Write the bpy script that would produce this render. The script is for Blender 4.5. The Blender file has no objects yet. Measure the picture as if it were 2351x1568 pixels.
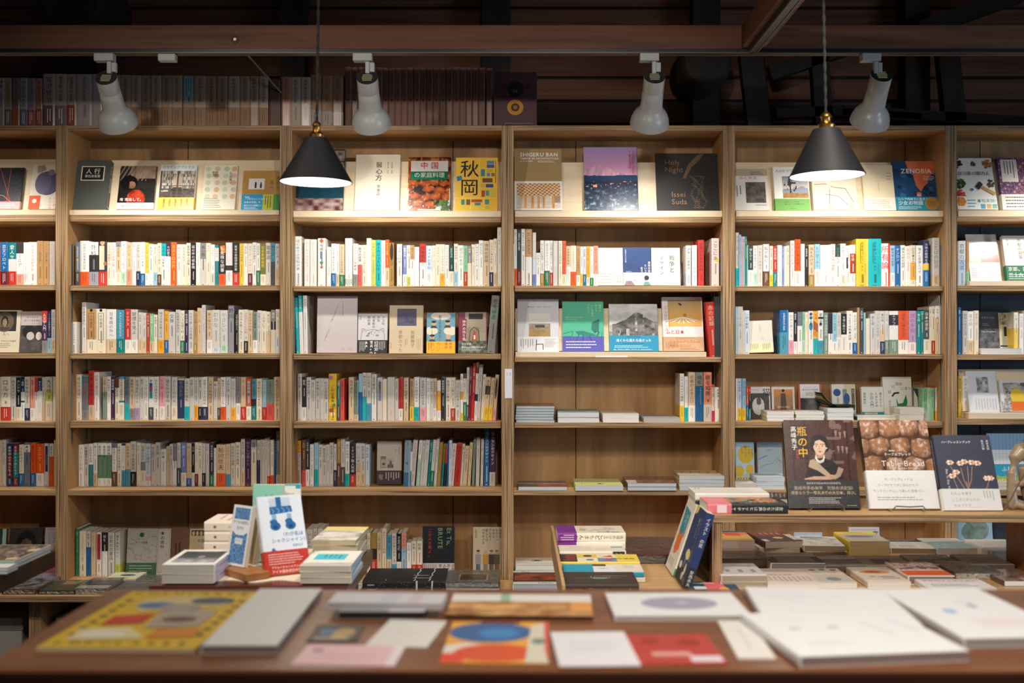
import bpy, math, random
import numpy as np
from mathutils import Matrix, Vector
R=math.radians
rng=random.Random(7)
scene=bpy.context.scene
COL=scene.collection
# ---------------------------------------------------------------- camera frame
F=2612.2; CX=1185.0; CY=784.0; CAMZ=1.5
def PX(px,Y): return (px-CX)*Y/F
def PZ(py,Y): return CAMZ-(py-CY)*Y/F
def PW(px,py,Y): return Vector((PX(px,Y),Y,PZ(py,Y)))
def s2l(c): return c/12.92 if c<=0.04045 else ((c+0.055)/1.055)**2.4
def hx(h): return tuple(s2l(int(h[i:i+2],16)/255) for i in (0,2,4))
# palette: key -> (hex, word used in descriptions)
PAL={}
for ln in '''w f1eee8 white|cr ece2cc cream|lg d6d2cb pale-grey|be dcc3a0 beige|ta c09765 tan|br 6d4a33 brown|k 26262a black|dk 35323a near-black
dg 4d4f52 dark-grey|gy 8f8e8c grey|sv 9a9aa2 silver|sl 6f7c88 slate|r c8352b red|or ea5a22 orange|ye f1c93a yellow|yo f2ae33 amber|nv 26375f navy|bl 1f6aa8 blue|lb 9fcbe2 light-blue
pb cfdcea pale-blue|te 178084 teal|tq 17b6bb turquoise|tb 4f9db8 sea-blue|gn 2c7a57 green|dn 24463f dark-green|mi b9dcc9 mint|lm 8cc79b light-green|yg c6c95c lime|ol 7d7a2f olive
pk eca7b4 pink|pw f3e0dc pale-pink|sal ee9f86 salmon|co e2584f coral|mr 6f2430 maroon|pu 4b3054 purple|lv b49bc0 lilac|go a98945 gold|bv 7388c8 periwinkle|mg d8306a magenta|gg 7f9486 grey-green|rb b2452d rust|fg 668d6d green|me 5a3630 dark-maroon'''.replace('\n','|').split('|'):
    a,b,c=ln.split(); PAL[a]=(hx(b),c)
def C(c):
    if isinstance(c,tuple): return c
    if c in PAL: return PAL[c][0]
    return hx(c)
# ---------------------------------------------------------------- materials
def nodes(name):
    m=bpy.data.materials.new(name); m.use_nodes=True
    nt=m.node_tree; b=nt.nodes['Principled BSDF']; return m,nt,b
def N(nt,t,**kw):
    n=nt.nodes.new(t)
    for k,v in kw.items():
        if k in n.inputs: n.inputs[k].default_value=v
        else: setattr(n,k,v)
    return n
def plain(name,col,rough=0.5,metal=0.0,spec=0.4,emit=None,es=0.0,bump=0.0,bscale=200):
    m,nt,b=nodes(name); c=C(col)
    b.inputs['Base Color'].default_value=(*c,1); b.inputs['Roughness'].default_value=rough
    b.inputs['Metallic'].default_value=metal; b.inputs['Specular IOR Level'].default_value=spec
    if emit: b.inputs['Emission Color'].default_value=(*C(emit),1); b.inputs['Emission Strength'].default_value=es
    tc=N(nt,'ShaderNodeTexCoord'); no=N(nt,'ShaderNodeTexNoise',Scale=bscale); nt.links.new(tc.outputs['Object'],no.inputs['Vector'])
    if bump:
        bp=N(nt,'ShaderNodeBump',Strength=bump,Distance=0.001); nt.links.new(no.outputs['Fac'],bp.inputs['Height']); nt.links.new(bp.outputs['Normal'],b.inputs['Normal'])
    else:
        mr=N(nt,'ShaderNodeMapRange'); mr.inputs['To Min'].default_value=max(0,rough-.05); mr.inputs['To Max'].default_value=min(1,rough+.05)
        nt.links.new(no.outputs['Fac'],mr.inputs['Value']); nt.links.new(mr.outputs['Result'],b.inputs['Roughness'])
    return m
def ramp(nt,stops):
    r=N(nt,'ShaderNodeValToRGB'); e=r.color_ramp.elements
    while len(e)<len(stops): e.new(0.5)
    for i,(p,c) in enumerate(stops): e[i].position=p; e[i].color=(*C(c),1)
    return r
def wood(name,scale,stops,rough=0.55,detail=6,knots=False,spec=0.3,bump=0.05):
    """grain along the axis whose scale is small; colours spread by stretched noise"""
    m,nt,b=nodes(name)
    tc=N(nt,'ShaderNodeTexCoord'); mp=N(nt,'ShaderNodeMapping'); mp.inputs['Scale'].default_value=scale
    nt.links.new(tc.outputs['Object'],mp.inputs['Vector'])
    no=N(nt,'ShaderNodeTexNoise',Scale=1.0,Detail=detail,Roughness=0.62); nt.links.new(mp.outputs['Vector'],no.inputs['Vector'])
    rp=ramp(nt,stops); nt.links.new(no.outputs['Fac'],rp.inputs['Fac'])
    out=rp.outputs['Color']
    if knots:
        n2=N(nt,'ShaderNodeTexVoronoi',Scale=9.0); nt.links.new(tc.outputs['Object'],n2.inputs['Vector'])
        r2=ramp(nt,[(0.0,'5a3b22'),(0.035,'ffffff')]); nt.links.new(n2.outputs['Distance'],r2.inputs['Fac'])
        mx=N(nt,'ShaderNodeMix',data_type='RGBA',blend_type='MULTIPLY'); mx.inputs['Factor'].default_value=0.55
        nt.links.new(out,mx.inputs['A']); nt.links.new(r2.outputs['Color'],mx.inputs['B']); out=mx.outputs['Result']
    nt.links.new(out,b.inputs['Base Color']); b.inputs['Roughness'].default_value=rough; b.inputs['Specular IOR Level'].default_value=spec
    if bump:
        bp=N(nt,'ShaderNodeBump',Strength=bump,Distance=0.001); nt.links.new(no.outputs['Fac'],bp.inputs['Height']); nt.links.new(bp.outputs['Normal'],b.inputs['Normal'])
    return m
def printed(name,rough,coat=0.0,spec=0.4):
    m,nt,b=nodes(name)
    at=N(nt,'ShaderNodeAttribute'); at.attribute_name='Col'
    tc=N(nt,'ShaderNodeTexCoord'); no=N(nt,'ShaderNodeTexNoise',Scale=140.0); nt.links.new(tc.outputs['Object'],no.inputs['Vector'])
    mr=N(nt,'ShaderNodeMapRange'); mr.inputs['To Min'].default_value=rough-.06; mr.inputs['To Max'].default_value=rough+.06
    nt.links.new(no.outputs['Fac'],mr.inputs['Value']); nt.links.new(mr.outputs['Result'],b.inputs['Roughness'])
    nt.links.new(at.outputs['Color'],b.inputs['Base Color']); b.inputs['Coat Weight'].default_value=coat; b.inputs['Coat Roughness'].default_value=0.12
    b.inputs['Specular IOR Level'].default_value=spec
    return m
def pages_mat():
    m,nt,b=nodes('page_edges')
    at=N(nt,'ShaderNodeAttribute'); at.attribute_name='Col'
    tc=N(nt,'ShaderNodeTexCoord'); mp=N(nt,'ShaderNodeMapping'); mp.inputs['Scale'].default_value=(3,1500,3)
    nt.links.new(tc.outputs['Object'],mp.inputs['Vector'])
    no=N(nt,'ShaderNodeTexNoise',Scale=1.0,Detail=2.0); nt.links.new(mp.outputs['Vector'],no.inputs['Vector'])
    rp=ramp(nt,[(0.3,'c9c4bb'),(0.62,'ffffff')]); nt.links.new(no.outputs['Fac'],rp.inputs['Fac'])
    mx=N(nt,'ShaderNodeMix',data_type='RGBA',blend_type='MULTIPLY'); mx.inputs['Factor'].default_value=0.7
    nt.links.new(at.outputs['Color'],mx.inputs['A']); nt.links.new(rp.outputs['Color'],mx.inputs['B']); nt.links.new(mx.outputs['Result'],b.inputs['Base Color'])
    b.inputs['Roughness'].default_value=0.8; b.inputs['Specular IOR Level'].default_value=0.2
    return m
M={}
M['matte']=printed('matte_printed_paper',0.55)
M['gloss']=printed('glossy_printed_paper',0.28,0.35,0.5)
M['pages']=pages_mat()
PLY=[(0.30,'a9835a'),(0.5,'c09a6c'),(0.72,'d2b083')]
M['ply']=wood('birch_plywood_face',(9,9,2.2),[(0.30,'9c7549'),(0.5,'b48b5c'),(0.72,'c69e6f')],knots=True)
M['plyh']=wood('birch_plywood_shelf_face',(2.0,14,9),[(0.30,'a9804f'),(0.5,'c39a66'),(0.72,'d6b07b')],knots=True)
M['edgeh']=wood('plywood_edge_lying',(1.5,60,430),[(0.385,'352416'),(0.43,'9a7a58'),(0.5,'c2a27a'),(0.56,'ab8a64'),(0.60,'7d5e42'),(0.64,'3f2c1c')],detail=2.0,bump=0.15)
M['edgev']=wood('plywood_edge_standing',(430,60,1.5),[(0.385,'352416'),(0.43,'9a7a58'),(0.5,'c2a27a'),(0.56,'ab8a64'),(0.60,'7d5e42'),(0.64,'3f2c1c')],detail=2.0,bump=0.15)
M['pale']=wood('pale_maple_board',(3,8,26),[(0.3,'dcc6a4'),(0.55,'e8d6b8'),(0.75,'f0e2c8')],rough=0.5)
M['backp']=wood('plywood_back_face',(14,9,2.0),[(0.30,'8d6844'),(0.5,'a37c52'),(0.72,'b58e63')],knots=True)  # same birch as the sides, darkened for the dim shelf backs
M['slate']=wood('bluish_daylit_board',(14,9,2.0),[(0.3,'39424c'),(0.7,'46515c')],rough=0.6)  # bluish daylight on the last bookcase's lower back is put into this colour
M['walnut']=wood('oiled_brown_counter_wood',(2.0,34,34),[(0.28,'5c341c'),(0.5,'7c4a29'),(0.75,'976039')],rough=0.33,spec=0.5)
M['counterface']=wood('dark_counter_front',(3,30,30),[(0.3,'2c140b'),(0.6,'3d1f13')],rough=0.45)
M['beam']=wood('cedar_beam',(1.6,40,40),[(0.3,'583525'),(0.5,'6d4530'),(0.75,'7d533a')],rough=0.6)
M['plank']=wood('old_roof_plank',(1.2,30,60),[(0.3,'64402f'),(0.55,'7c523f'),(0.75,'8c604a')],rough=0.75)
M['timber']=wood('smoke_blackened_timber',(8,8,2),[(0.3,'231f1d'),(0.7,'3a332e')],rough=0.8)
M['redwood']=wood('polished_red_brown_wood',(2.5,40,40),[(0.3,'3e1d16'),(0.6,'5a2d22'),(0.8,'6e3b2c')],rough=0.16,spec=0.7)
M['dwood']=wood('dark_stained_wood',(3,30,30),[(0.3,'2e2019'),(0.6,'41301f')],rough=0.45)
M['lwood']=wood('light_oak_table',(2.2,40,40),[(0.3,'b8905f'),(0.55,'c9a373'),(0.8,'d8b687')],rough=0.4)
M['honey']=wood('honey_wood',(3,30,30),[(0.3,'8f5c33'),(0.6,'a8703f')],rough=0.4)
M['lampgrey']=plain('satin_white_lamp_metal','b3b3b0',0.3,0.0,0.55)
M['vent']=plain('dark_vent_plate','2b2b2b',0.5)
M['slotm']=plain('lit_vent_slot','8f8a70',0.5,emit='e8dc9c',es=0.08)
M['blackm']=plain('matt_black_enamel','161619',0.6,0.0,0.25)
M['whitein']=plain('white_enamel_inside','f4f1ea',0.5)
M['brass']=plain('aged_brass','b98a4a',0.3,1.0)
M['rail']=plain('zinc_rail','8fa3b0',0.35,0.85)
M['steel']=plain('steel_wire','8d8d8d',0.3,0.9)
M['track']=plain('black_track','17171a',0.4)
M['trackline']=plain('aluminium_track_lip','5a564f',0.45,0.6)
M['cord']=plain('black_twisted_cord','0b0a0a',0.8,bump=0.3,bscale=600)
M['bulb']=plain('glowing_bulb','ffffff',0.4,emit='ffe9cf',es=40)
M['box']=plain('grey_card_box','a8a5a0',0.7)
M['plaster']=plain('dim_plaster','8a8078',0.9)
M['floor']=wood('floor_boards',(2,14,14),[(0.3,'4a3222'),(0.6,'5e4330')],rough=0.5)
M['cloth']=plain('cream_linen','e2d3bf',0.9,bump=0.25,bscale=900)
M['stone']=plain('carved_pale_soapstone','a08a70',0.28,0.0,0.5)
M['twig']=plain('dry_twig','6b5544',0.8)
M['label']=plain('white_label_card','e9e9ec',0.6)
M['glass']=plain('window_pane','cfe3f0',0.08)
gl=M['glass'].node_tree.nodes['Principled BSDF']; gl.inputs['Transmission Weight'].default_value=1.0
def film(name):
    m,nt,b=nodes(name); b.inputs['Base Color'].default_value=(1,1,1,1); b.inputs['Roughness'].default_value=0.12
    tr=N(nt,'ShaderNodeBsdfTransparent'); gs=N(nt,'ShaderNodeBsdfGlossy'); gs.inputs['Roughness'].default_value=0.14
    tc=N(nt,'ShaderNodeTexCoord'); no=N(nt,'ShaderNodeTexNoise',Scale=38.0,Detail=3.0,Distortion=1.2); nt.links.new(tc.outputs['Object'],no.inputs['Vector'])
    bp=N(nt,'ShaderNodeBump',Strength=0.8,Distance=0.006); nt.links.new(no.outputs['Fac'],bp.inputs['Height']); nt.links.new(bp.outputs['Normal'],gs.inputs['Normal'])
    fr=N(nt,'ShaderNodeFresnel',IOR=1.5); nt.links.new(bp.outputs['Normal'],fr.inputs['Normal'])
    mx=N(nt,'ShaderNodeMixShader'); nt.links.new(fr.outputs['Fac'],mx.inputs['Fac']); nt.links.new(tr.outputs[0],mx.inputs[1]); nt.links.new(gs.outputs[0],mx.inputs[2])
    nt.links.new(mx.outputs[0],nt.nodes['Material Output'].inputs['Surface']); return m
M['film']=film('clear_plastic_wrap')
# ---------------------------------------------------------------- mesh collector
class MB:
    def __init__(s): s.V=[];s.F=[];s.K=[];s.M=[]
    def add(s,vs,fs,col=None,m=0):
        o=len(s.V); s.V.extend(tuple(v) for v in vs); c=C(col) if col is not None else (.8,.8,.8)
        for f in fs: s.F.append(tuple(i+o for i in f)); s.K.append(c); s.M.append(m)
        return s
    def box(s,x0,x1,y0,y1,z0,z1,col=None,m=0,mx=None,my=None,mz=None):
        v=[(x,y,z) for x in(x0,x1) for y in(y0,y1) for z in(z0,z1)]
        fx=[(0,1,3,2),(4,6,7,5)];fy=[(0,4,5,1),(2,3,7,6)];fz=[(0,2,6,4),(1,5,7,3)]
        o=len(s.V); s.V.extend(v); c=C(col) if col is not None else (.8,.8,.8)
        for fs,mm in((fx,mx),(fy,my),(fz,mz)):
            for f in fs: s.F.append(tuple(i+o for i in f)); s.K.append(c); s.M.append(m if mm is None else mm)
        return s
    def lathe(s,prof,n=32,mat=None,col=None,m=0,cap0=False,cap1=False):
        mat=mat or Matrix(); vs=[]
        for r,z in prof:
            for i in range(n):
                a=2*math.pi*i/n; vs.append(mat@Vector((r*math.cos(a),r*math.sin(a),z)))
        fs=[(j*n+i,j*n+(i+1)%n,(j+1)*n+(i+1)%n,(j+1)*n+i) for j in range(len(prof)-1) for i in range(n)]
        if cap0: fs.append(tuple(range(n-1,-1,-1)))
        if cap1: fs.append(tuple((len(prof)-1)*n+i for i in range(n)))
        return s.add(vs,fs,col,m)
    def tube(s,pts,r,n=8,col=None,m=0):
        pts=[Vector(p) for p in pts]; rs=r if isinstance(r,(list,tuple)) else [r]*len(pts); vs=[]
        up=Vector((0.3,0.2,1)).normalized()
        for i,p in enumerate(pts):
            d=(pts[min(i+1,len(pts)-1)]-pts[max(i-1,0)]).normalized()
            a=d.cross(up); a=a.normalized() if a.length>1e-5 else Vector((1,0,0)); b=d.cross(a).normalized()
            for k in range(n):
                t=2*math.pi*k/n; vs.append(p+a*math.cos(t)*rs[i]+b*math.sin(t)*rs[i])
        fs=[(j*n+k,j*n+(k+1)%n,(j+1)*n+(k+1)%n,(j+1)*n+k) for j in range(len(pts)-1) for k in range(n)]
        fs.append(tuple(range(n-1,-1,-1))); fs.append(tuple((len(pts)-1)*n+k for k in range(n)))
        return s.add(vs,fs,col,m)
    def bar(s,a,b,w,d,col=None,m=0,up=(0,1,0)):
        """square timber from a to b, w across, d along UP-ish direction"""
        a=Vector(a);b=Vector(b);t=(b-a).normalized();u=Vector(up);u=(u-t*u.dot(t)).normalized();x=t.cross(u)
        vs=[p+x*sx*w/2+u*sy*d/2 for p in(a,b) for sx,sy in((-1,-1),(1,-1),(1,1),(-1,1))]
        return s.add(vs,[(0,1,2,3),(7,6,5,4),(0,4,5,1),(1,5,6,2),(2,6,7,3),(3,7,4,0)],col,m)
    def xf(s,mat):
        if s.V:
            a=np.array(s.V); m=np.array(mat); s.V=[tuple(r) for r in (a@m[:3,:3].T+m[:3,3])]
        return s
    def merge(s,o,mmap=None):
        k=len(s.V); s.V.extend(o.V); s.F.extend(tuple(i+k for i in f) for f in o.F); s.K.extend(o.K); s.M.extend(o.M if mmap is None else [mmap[x] for x in o.M])
    def build(s,name,mats,parent=None,smooth=False,bevel=0.0):
        me=bpy.data.meshes.new(name); me.from_pydata(s.V,[],s.F)
        for m in (mats if isinstance(mats,(list,tuple)) else [mats]): me.materials.append(M[m] if isinstance(m,str) else m)
        if any(s.M): me.polygons.foreach_set('material_index',s.M)
        at=me.attributes.new('Col','FLOAT_COLOR','FACE')
        at.data.foreach_set('color',np.hstack([np.array(s.K,dtype=np.float32),np.ones((len(s.K),1),np.float32)]).ravel())
        me.update()
        if smooth: me.shade_smooth()
        o=bpy.data.objects.new(name,me); COL.objects.link(o)
        if parent: o.parent=parent
        if bevel:
            b=o.modifiers.new('edge','BEVEL'); b.width=bevel; b.segments=2; b.limit_method='ANGLE'
        if smooth:
            e=o.modifiers.new('es','EDGE_SPLIT'); e.split_angle=R(40)
        return o
def tag(o,label,cat,group=None):
    o['label']=label; o['category']=cat
    if group: o['group']=group
    return o
def empty(name,loc=(0,0,0),label=None,cat=None,group=None):
    o=bpy.data.objects.new(name,None); o.empty_display_size=0.05; COL.objects.link(o); o.location=loc
    if label: tag(o,label,cat,group)
    return o
def struct(o): o['kind']='structure'; return o
# ---------------------------------------------------------------- lettering
_G={}; _tc=bpy.data.curves.new('letter','FONT'); _tc.size=1; _tc.resolution_u=2; _to=bpy.data.objects.new('letter',_tc)
def _shape(ch,off):
    _tc.body=ch; _tc.offset=off; me=_to.to_mesh()
    v=[(p.co.x,p.co.y) for p in me.vertices]; f=[tuple(p.vertices) for p in me.polygons]; ar=sum(p.area for p in me.polygons); _to.to_mesh_clear(); return v,f,ar
def _area(ch,off): return _shape(ch,off)[2]
def glyph(ch,bold):
    k=(ch,bold)
    if k not in _G:
        off=(0.011 if bold>0 else 0.012)*bold; ref=_area(ch,0); nv=len(_shape(ch,0)[0]) if off>0 and ord(ch)>0x2000 else 0
        if nv>40: off=min(off,.004 if nv<62 else .0015)
        while True:      # a stroke that closes up loses its fill: thicken less
            v,f,ar=_shape(ch,off)
            if off<=0 or ar>=ref*.995 or off<.002: break
            off*=.6
        adv=1.0 if ord(ch)>0x2000 else (max([x for x,_ in v],default=0.3)+0.07)
        _G[k]=(v,f,adv)
    return _G[k]
ROT='ー〜―（）「」『』…〈〉《》-'
EPS=0.00003
class Canvas:
    """draws flat ink on a face: u to the right, v downwards, both 0..1"""
    def __init__(s,mb,O,U,V,Nn,w,h,m=0): s.mb=mb;s.O=Vector(O);s.U=Vector(U);s.Vd=Vector(V);s.N=Vector(Nn);s.w=w;s.h=h;s.m=m;s.L=1
    def P(s,u,v,x=0,y=0): return s.O+s.U*(u*s.w+x)+s.Vd*(v*s.h+y)+s.N*(EPS*s.L)
    def up(s): s.L+=1
    def r(s,u0,v0,u1,v1,c): s.p([(u0,v0),(u1,v0),(u1,v1),(u0,v1)],c)
    def p(s,pts,c):
        pts=[(min(1,max(0,u)),min(1,max(0,v))) for u,v in pts]; s.mb.add([s.P(u,v) for u,v in pts],[tuple(range(len(pts)))],c,s.m); s.up()
    def e(s,u,v,ru,rv,c,n=20,a0=0,a1=360):
        if rv is None: rv=ru*s.w/s.h
        k=[(u+ru*math.cos(R(a0+(a1-a0)*i/n)),v+rv*math.sin(R(a0+(a1-a0)*i/n))) for i in range(n+(0 if a1-a0==360 else 1))]
        s.p(k,c)
    def l(s,pts,wd,c):
        W=wd*s.w; q=[Vector((min(1,max(0,u))*s.w,min(1,max(0,v))*s.h)) for u,v in pts]
        for a,b in zip(q,q[1:]):
            d=b-a
            if d.length<1e-6: continue
            d.normalize(); n=Vector((-d.y,d.x))*W/2; e=d*W*0.25
            s.mb.add([s.O+s.U*x+s.Vd*y+s.N*(EPS*s.L) for x,y in (a-n-e,b-n+e,b+n+e,a+n-e)],[(0,1,2,3)],c,s.m)
        s.up()
    def g(s,u0,v0,u1,v1,nx,ny,fn):
        vs=[s.P(u0+(u1-u0)*i/nx,v0+(v1-v0)*j/ny) for j in range(ny+1) for i in range(nx+1)]
        o=len(s.mb.V); s.mb.V.extend(tuple(v) for v in vs)
        for j in range(ny):
            for i in range(nx):
                a=o+j*(nx+1)+i; s.mb.F.append((a,a+nx+1,a+nx+2,a+1)); s.mb.K.append(C(fn((i+.5)/nx,(j+.5)/ny))); s.mb.M.append(s.m)
        s.up()
    def t(s,txt,u,v,size,c,d='h',b=0,al='l',lh=1.3,rot=0):
        S=size*s.w; c=C(c); vs=[];fs=[]
        def put(ch,x,y,turn):
            gv,gf,adv=glyph(ch,b); o=len(vs)
            for gx,gy in gv:
                if turn: gx,gy=0.5-(0.38-gy)*1.0,0.38+(0.5-gx)
                vs.append((x+gx*S,y-gy*S+0.86*S))
            fs.extend(tuple(i+o for i in f) for f in gf)
        lines=txt.split('\n')
        for k,ln in enumerate(lines):
            if d=='v':
                for i,ch in enumerate(ln):
                    if ch in ' 　': continue
                    put(ch,-S*.5-k*lh*S,i*S*1.04,ch in ROT)
            else:
                wd=sum(.35 if ch==' ' else glyph(ch,b)[2] for ch in ln)*S
                x=0 if al=='l' else (-wd/2 if al=='c' else -wd)
                for ch in ln:
                    if ch==' ': x+=.35*S; continue
                    put(ch,x,k*lh*S,False); x+=glyph(ch,b)[2]*S
        if d=='r':   # running downwards, letters turned clockwise
            vs=[(-(y-0.5*S),x) for x,y in vs]
        if rot:
            ca,sa=math.cos(R(rot)),math.sin(R(rot)); vs=[(x*ca-y*sa,x*sa+y*ca) for x,y in vs]
        if vs: s.mb.add([s.P(u,v,x,y) for x,y in vs],fs,c,s.m); s.up()
    def lines(s,u0,v0,u1,v1,n,c,d='h',th=0.35,seed=0):
        """rows of small print too fine to read: broken strokes"""
        rr=random.Random(seed+n)
        for k in range(n):
            if d=='h':
                v=v0+(v1-v0)*(k+.3)/n; hgt=(v1-v0)/n*th; u=u0; end=u1-(u1-u0)*rr.random()*.3
                while u<end: e=min(end,u+(u1-u0)*(.03+.05*rr.random())); s.r(u,v,e,v+hgt,c); s.L-=1; u=e+(u1-u0)*.012
            else:
                u=u1-(u1-u0)*(k+.7)/n; wd=(u1-u0)/n*th; v=v0; end=v1-(v1-v0)*rr.random()*.4
                while v<end: e=min(end,v+(v1-v0)*(.03+.05*rr.random())); s.r(u,v,u+wd,e,c); s.L-=1; v=e+(v1-v0)*.012
        s.up()
    def draw(s,cmds):
        for c in cmds: 
            if callable(c): c(s)
            else: getattr(s,c[0])(*c[1:])
def hsh(i,j,k=0):
    n=(i*374761393+j*668265263+k*974711)&0xffffffff; n=((n^(n>>13))*1274126177)&0xffffffff; return ((n^(n>>16))&0xffff)/65535.0
def vn(x,y,k=0):
    i,j=math.floor(x),math.floor(y); fx,fy=x-i,y-j; fx=fx*fx*(3-2*fx); fy=fy*fy*(3-2*fy)
    a=hsh(i,j,k)+(hsh(i+1,j,k)-hsh(i,j,k))*fx; b=hsh(i,j+1,k)+(hsh(i+1,j+1,k)-hsh(i,j+1,k))*fx
    return a+(b-a)*fy
def fbm(x,y,k=0): return .5*vn(x,y,k)+.3*vn(2.1*x,2.1*y,k+1)+.2*vn(4.3*x,4.3*y,k+2)
def mix(a,b,t): t=max(0,min(1,t)); a=C(a);b=C(b); return tuple(x+(y-x)*t for x,y in zip(a,b))
def sc(a,t): return tuple(min(1,x*t) for x in C(a))
# ---------------------------------------------------------------- books
def book(W,H,T,col='w',bands=(),obi=None,front=None,spine=None,bind='L',hard=False,b=None,page='cr',mat=0,back=None):
    """standing book: x width, y thickness (front cover at y=0), z up. Returns meshes of its parts.
    bands: [(v0,v1,colour)] down the cover; obi: (v0,colour,front_fn,spine_fn) loose paper band from v0 to the foot"""
    t=0.0022 if hard else 0.0006
    t=min(t,T*.2)
    if b is None: b=min(0.0018,T*.1)
    def prof(g):
        out=[(W,-g),(0,-g),(-b-g,.16*T),(-b-g,.84*T),(0,T+g),(W,T+g)]
        inn=[(W,T-t),(t,T-t),(t,t),(W,t)]
        return out+inn
    def flip(p): return [(W-x,y) for x,y in p] if bind=='R' else p
    def shell(mb,g,segs):
        pr=flip(prof(g)); n=len(pr)
        for z0,z1,c in segs:
            vs=[(x,y,z) for z in(z0,z1) for x,y in pr]
            fs=[(i,(i+1)%n,n+(i+1)%n,n+i) for i in range(n)]
            # caps: boards and spine as quads
            cap=[(0,1,8,9),(1,2,3,4),(1,4,7,8),(4,5,6,7)]
            fs+=cap+[tuple(n+i for i in f) for f in cap]
            mb.add(vs,fs,c,0)
    cov=MB(); segs=[]
    pts=sorted(set([0,1]+[x for bd in bands for x in bd[:2]]))
    for a,c in zip(pts,pts[1:]):
        k=col
        for v0,v1,cc in bands:
            if a>=v0-1e-6 and c<=v1+1e-6: k=cc
        segs.append((H*(1-c),H*(1-a),k))
    shell(cov,0,segs)
    def fc(mb,g): return Canvas(mb,(0,-g,H),(1,0,0),(0,0,-1),(0,-1,0),W,H)
    def spc(mb,g):
        if bind=='L': return Canvas(mb,(-b-g,.98*T,H),(0,-1,0),(0,0,-1),(-1,0,0),T*.96,H)
        return Canvas(mb,(W+b+g,.02*T,H),(0,1,0),(0,0,-1),(1,0,0),T*.96,H)
    top=1
    if front: cv=fc(cov,0); cv.draw(front); top=max(top,cv.L)
    if spine: cv=spc(cov,0); cv.draw(spine); top=max(top,cv.L)
    parts={'cover':cov}
    ins=0.0025 if hard else 0.0004; pg=MB()
    x0,x1=(t,W-(0.003 if hard else 0.0006))
    if bind=='R': x0,x1=W-x1,W-x0
    pg.box(x0,x1,t,T-t,ins,H-ins,page); parts['page_block']=pg
    if obi:
        ob=MB(); g=0.0003+EPS*(top+3); v0,oc=obi[0],obi[1]; shell(ob,g,[(0.0002,H*(1-v0),oc)])
        if len(obi)>2 and obi[2]:
            cv=Canvas(ob,(0,-g,H*(1-v0)),(1,0,0),(0,0,-1),(0,-1,0),W,H*(1-v0)); cv.draw(obi[2])
        if len(obi)>3 and obi[3]:
            cv=spc(ob,g); cv.O=cv.O+Vector((0,0,-H*v0)); cv.h=H*(1-v0); cv.draw(obi[3])
        parts['paper_band']=ob
    return parts
PM={'cover':['matte','gloss'],'page_block':['pages'],'paper_band':['matte','gloss'],'wrap':['film'],'slip':['matte']}
ITEMS=[]   # everything book-like: dict(parts|make, mat, label, area, force)
def item(make,mat,label,area,force=False,name='book',cat='book',group=None,gloss=False,key=None,wrap=False):
    ITEMS.append(dict(make=make,mat=mat,label=label,area=area,force=force,name=name,cat=cat,group=group,gloss=gloss,key=key,wrap=wrap))
SPIN=Matrix(((0,-1,0,0),(1,0,0,0),(0,0,1,0),(0,0,0,1)))      # spine towards the viewer
FLAT=Matrix(((1,0,0,0),(0,0,1,0),(0,-1,0,0),(0,0,0,1)))      # front cover upwards
def rotz(a): return Matrix.Rotation(R(a),4,'Z')
def rotx(a): return Matrix.Rotation(R(a),4,'X')
def T3(x,y,z): return Matrix.Translation((x,y,z))
# ---------------------------------------------------------------- bookcase layout (pixel readings of the front edges)
YF=4.80; YE=4.815; YB=5.062
STILE=[-368.5,141.5,656.5,1165.5,1673.5,2183.5,2693.5]
SX=[PX(p,YF) for p in STILE]; PT=0.0248
# shelf front edges (top, bottom) for bays 0..5, rows 1..5
LEV=[[(493,508),(654,666),(811,823),(969,982),(1125,1138)],
     [(493,508),(655,667),(811,824),(967,982),(1125,1138)],
     [(498,510),(657,669),(812,825),(969,983),(1125,1138)],
     [(498,511),(656,668),(820,831),(971,982),(1126,1137)],
     [(497,510),(657,668),(813,824),(968,982),(1125,1138)],
     [(497,508),(656,668),(814,826),(962,975),(1125,1138)]]
TOPZ=PZ(288,YF); TOPB=PZ(299.5,YF); LEDZ=0.495
def shelfz(bay,row): return LEDZ if row==6 else TOPZ if row==0 else PZ(LEV[bay][row-1][0],YE if row!=5 else YF)
ORD='first second third fourth fifth sixth seventh eighth ninth tenth eleventh twelfth thirteenth fourteenth fifteenth sixteenth seventeenth eighteenth nineteenth twentieth'.split()
def ordn(i):
    if i<20: return ORD[i]
    t,u=divmod(i+1,10); tens={2:'twent',3:'thirt',4:'fort',5:'fift'}[t]
    return tens+'ieth' if u==0 else tens+'y-'+ORD[u-1]
BAYN=['far-left','second','third','fourth','fifth','far-right']
ROWN=['top board','sloped top rack','second shelf','third shelf','fourth shelf','fifth shelf','bottom ledge']
DEP={0:4.86,2:4.85,3:4.858,4:4.895,5:4.925,6:4.87}
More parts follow.
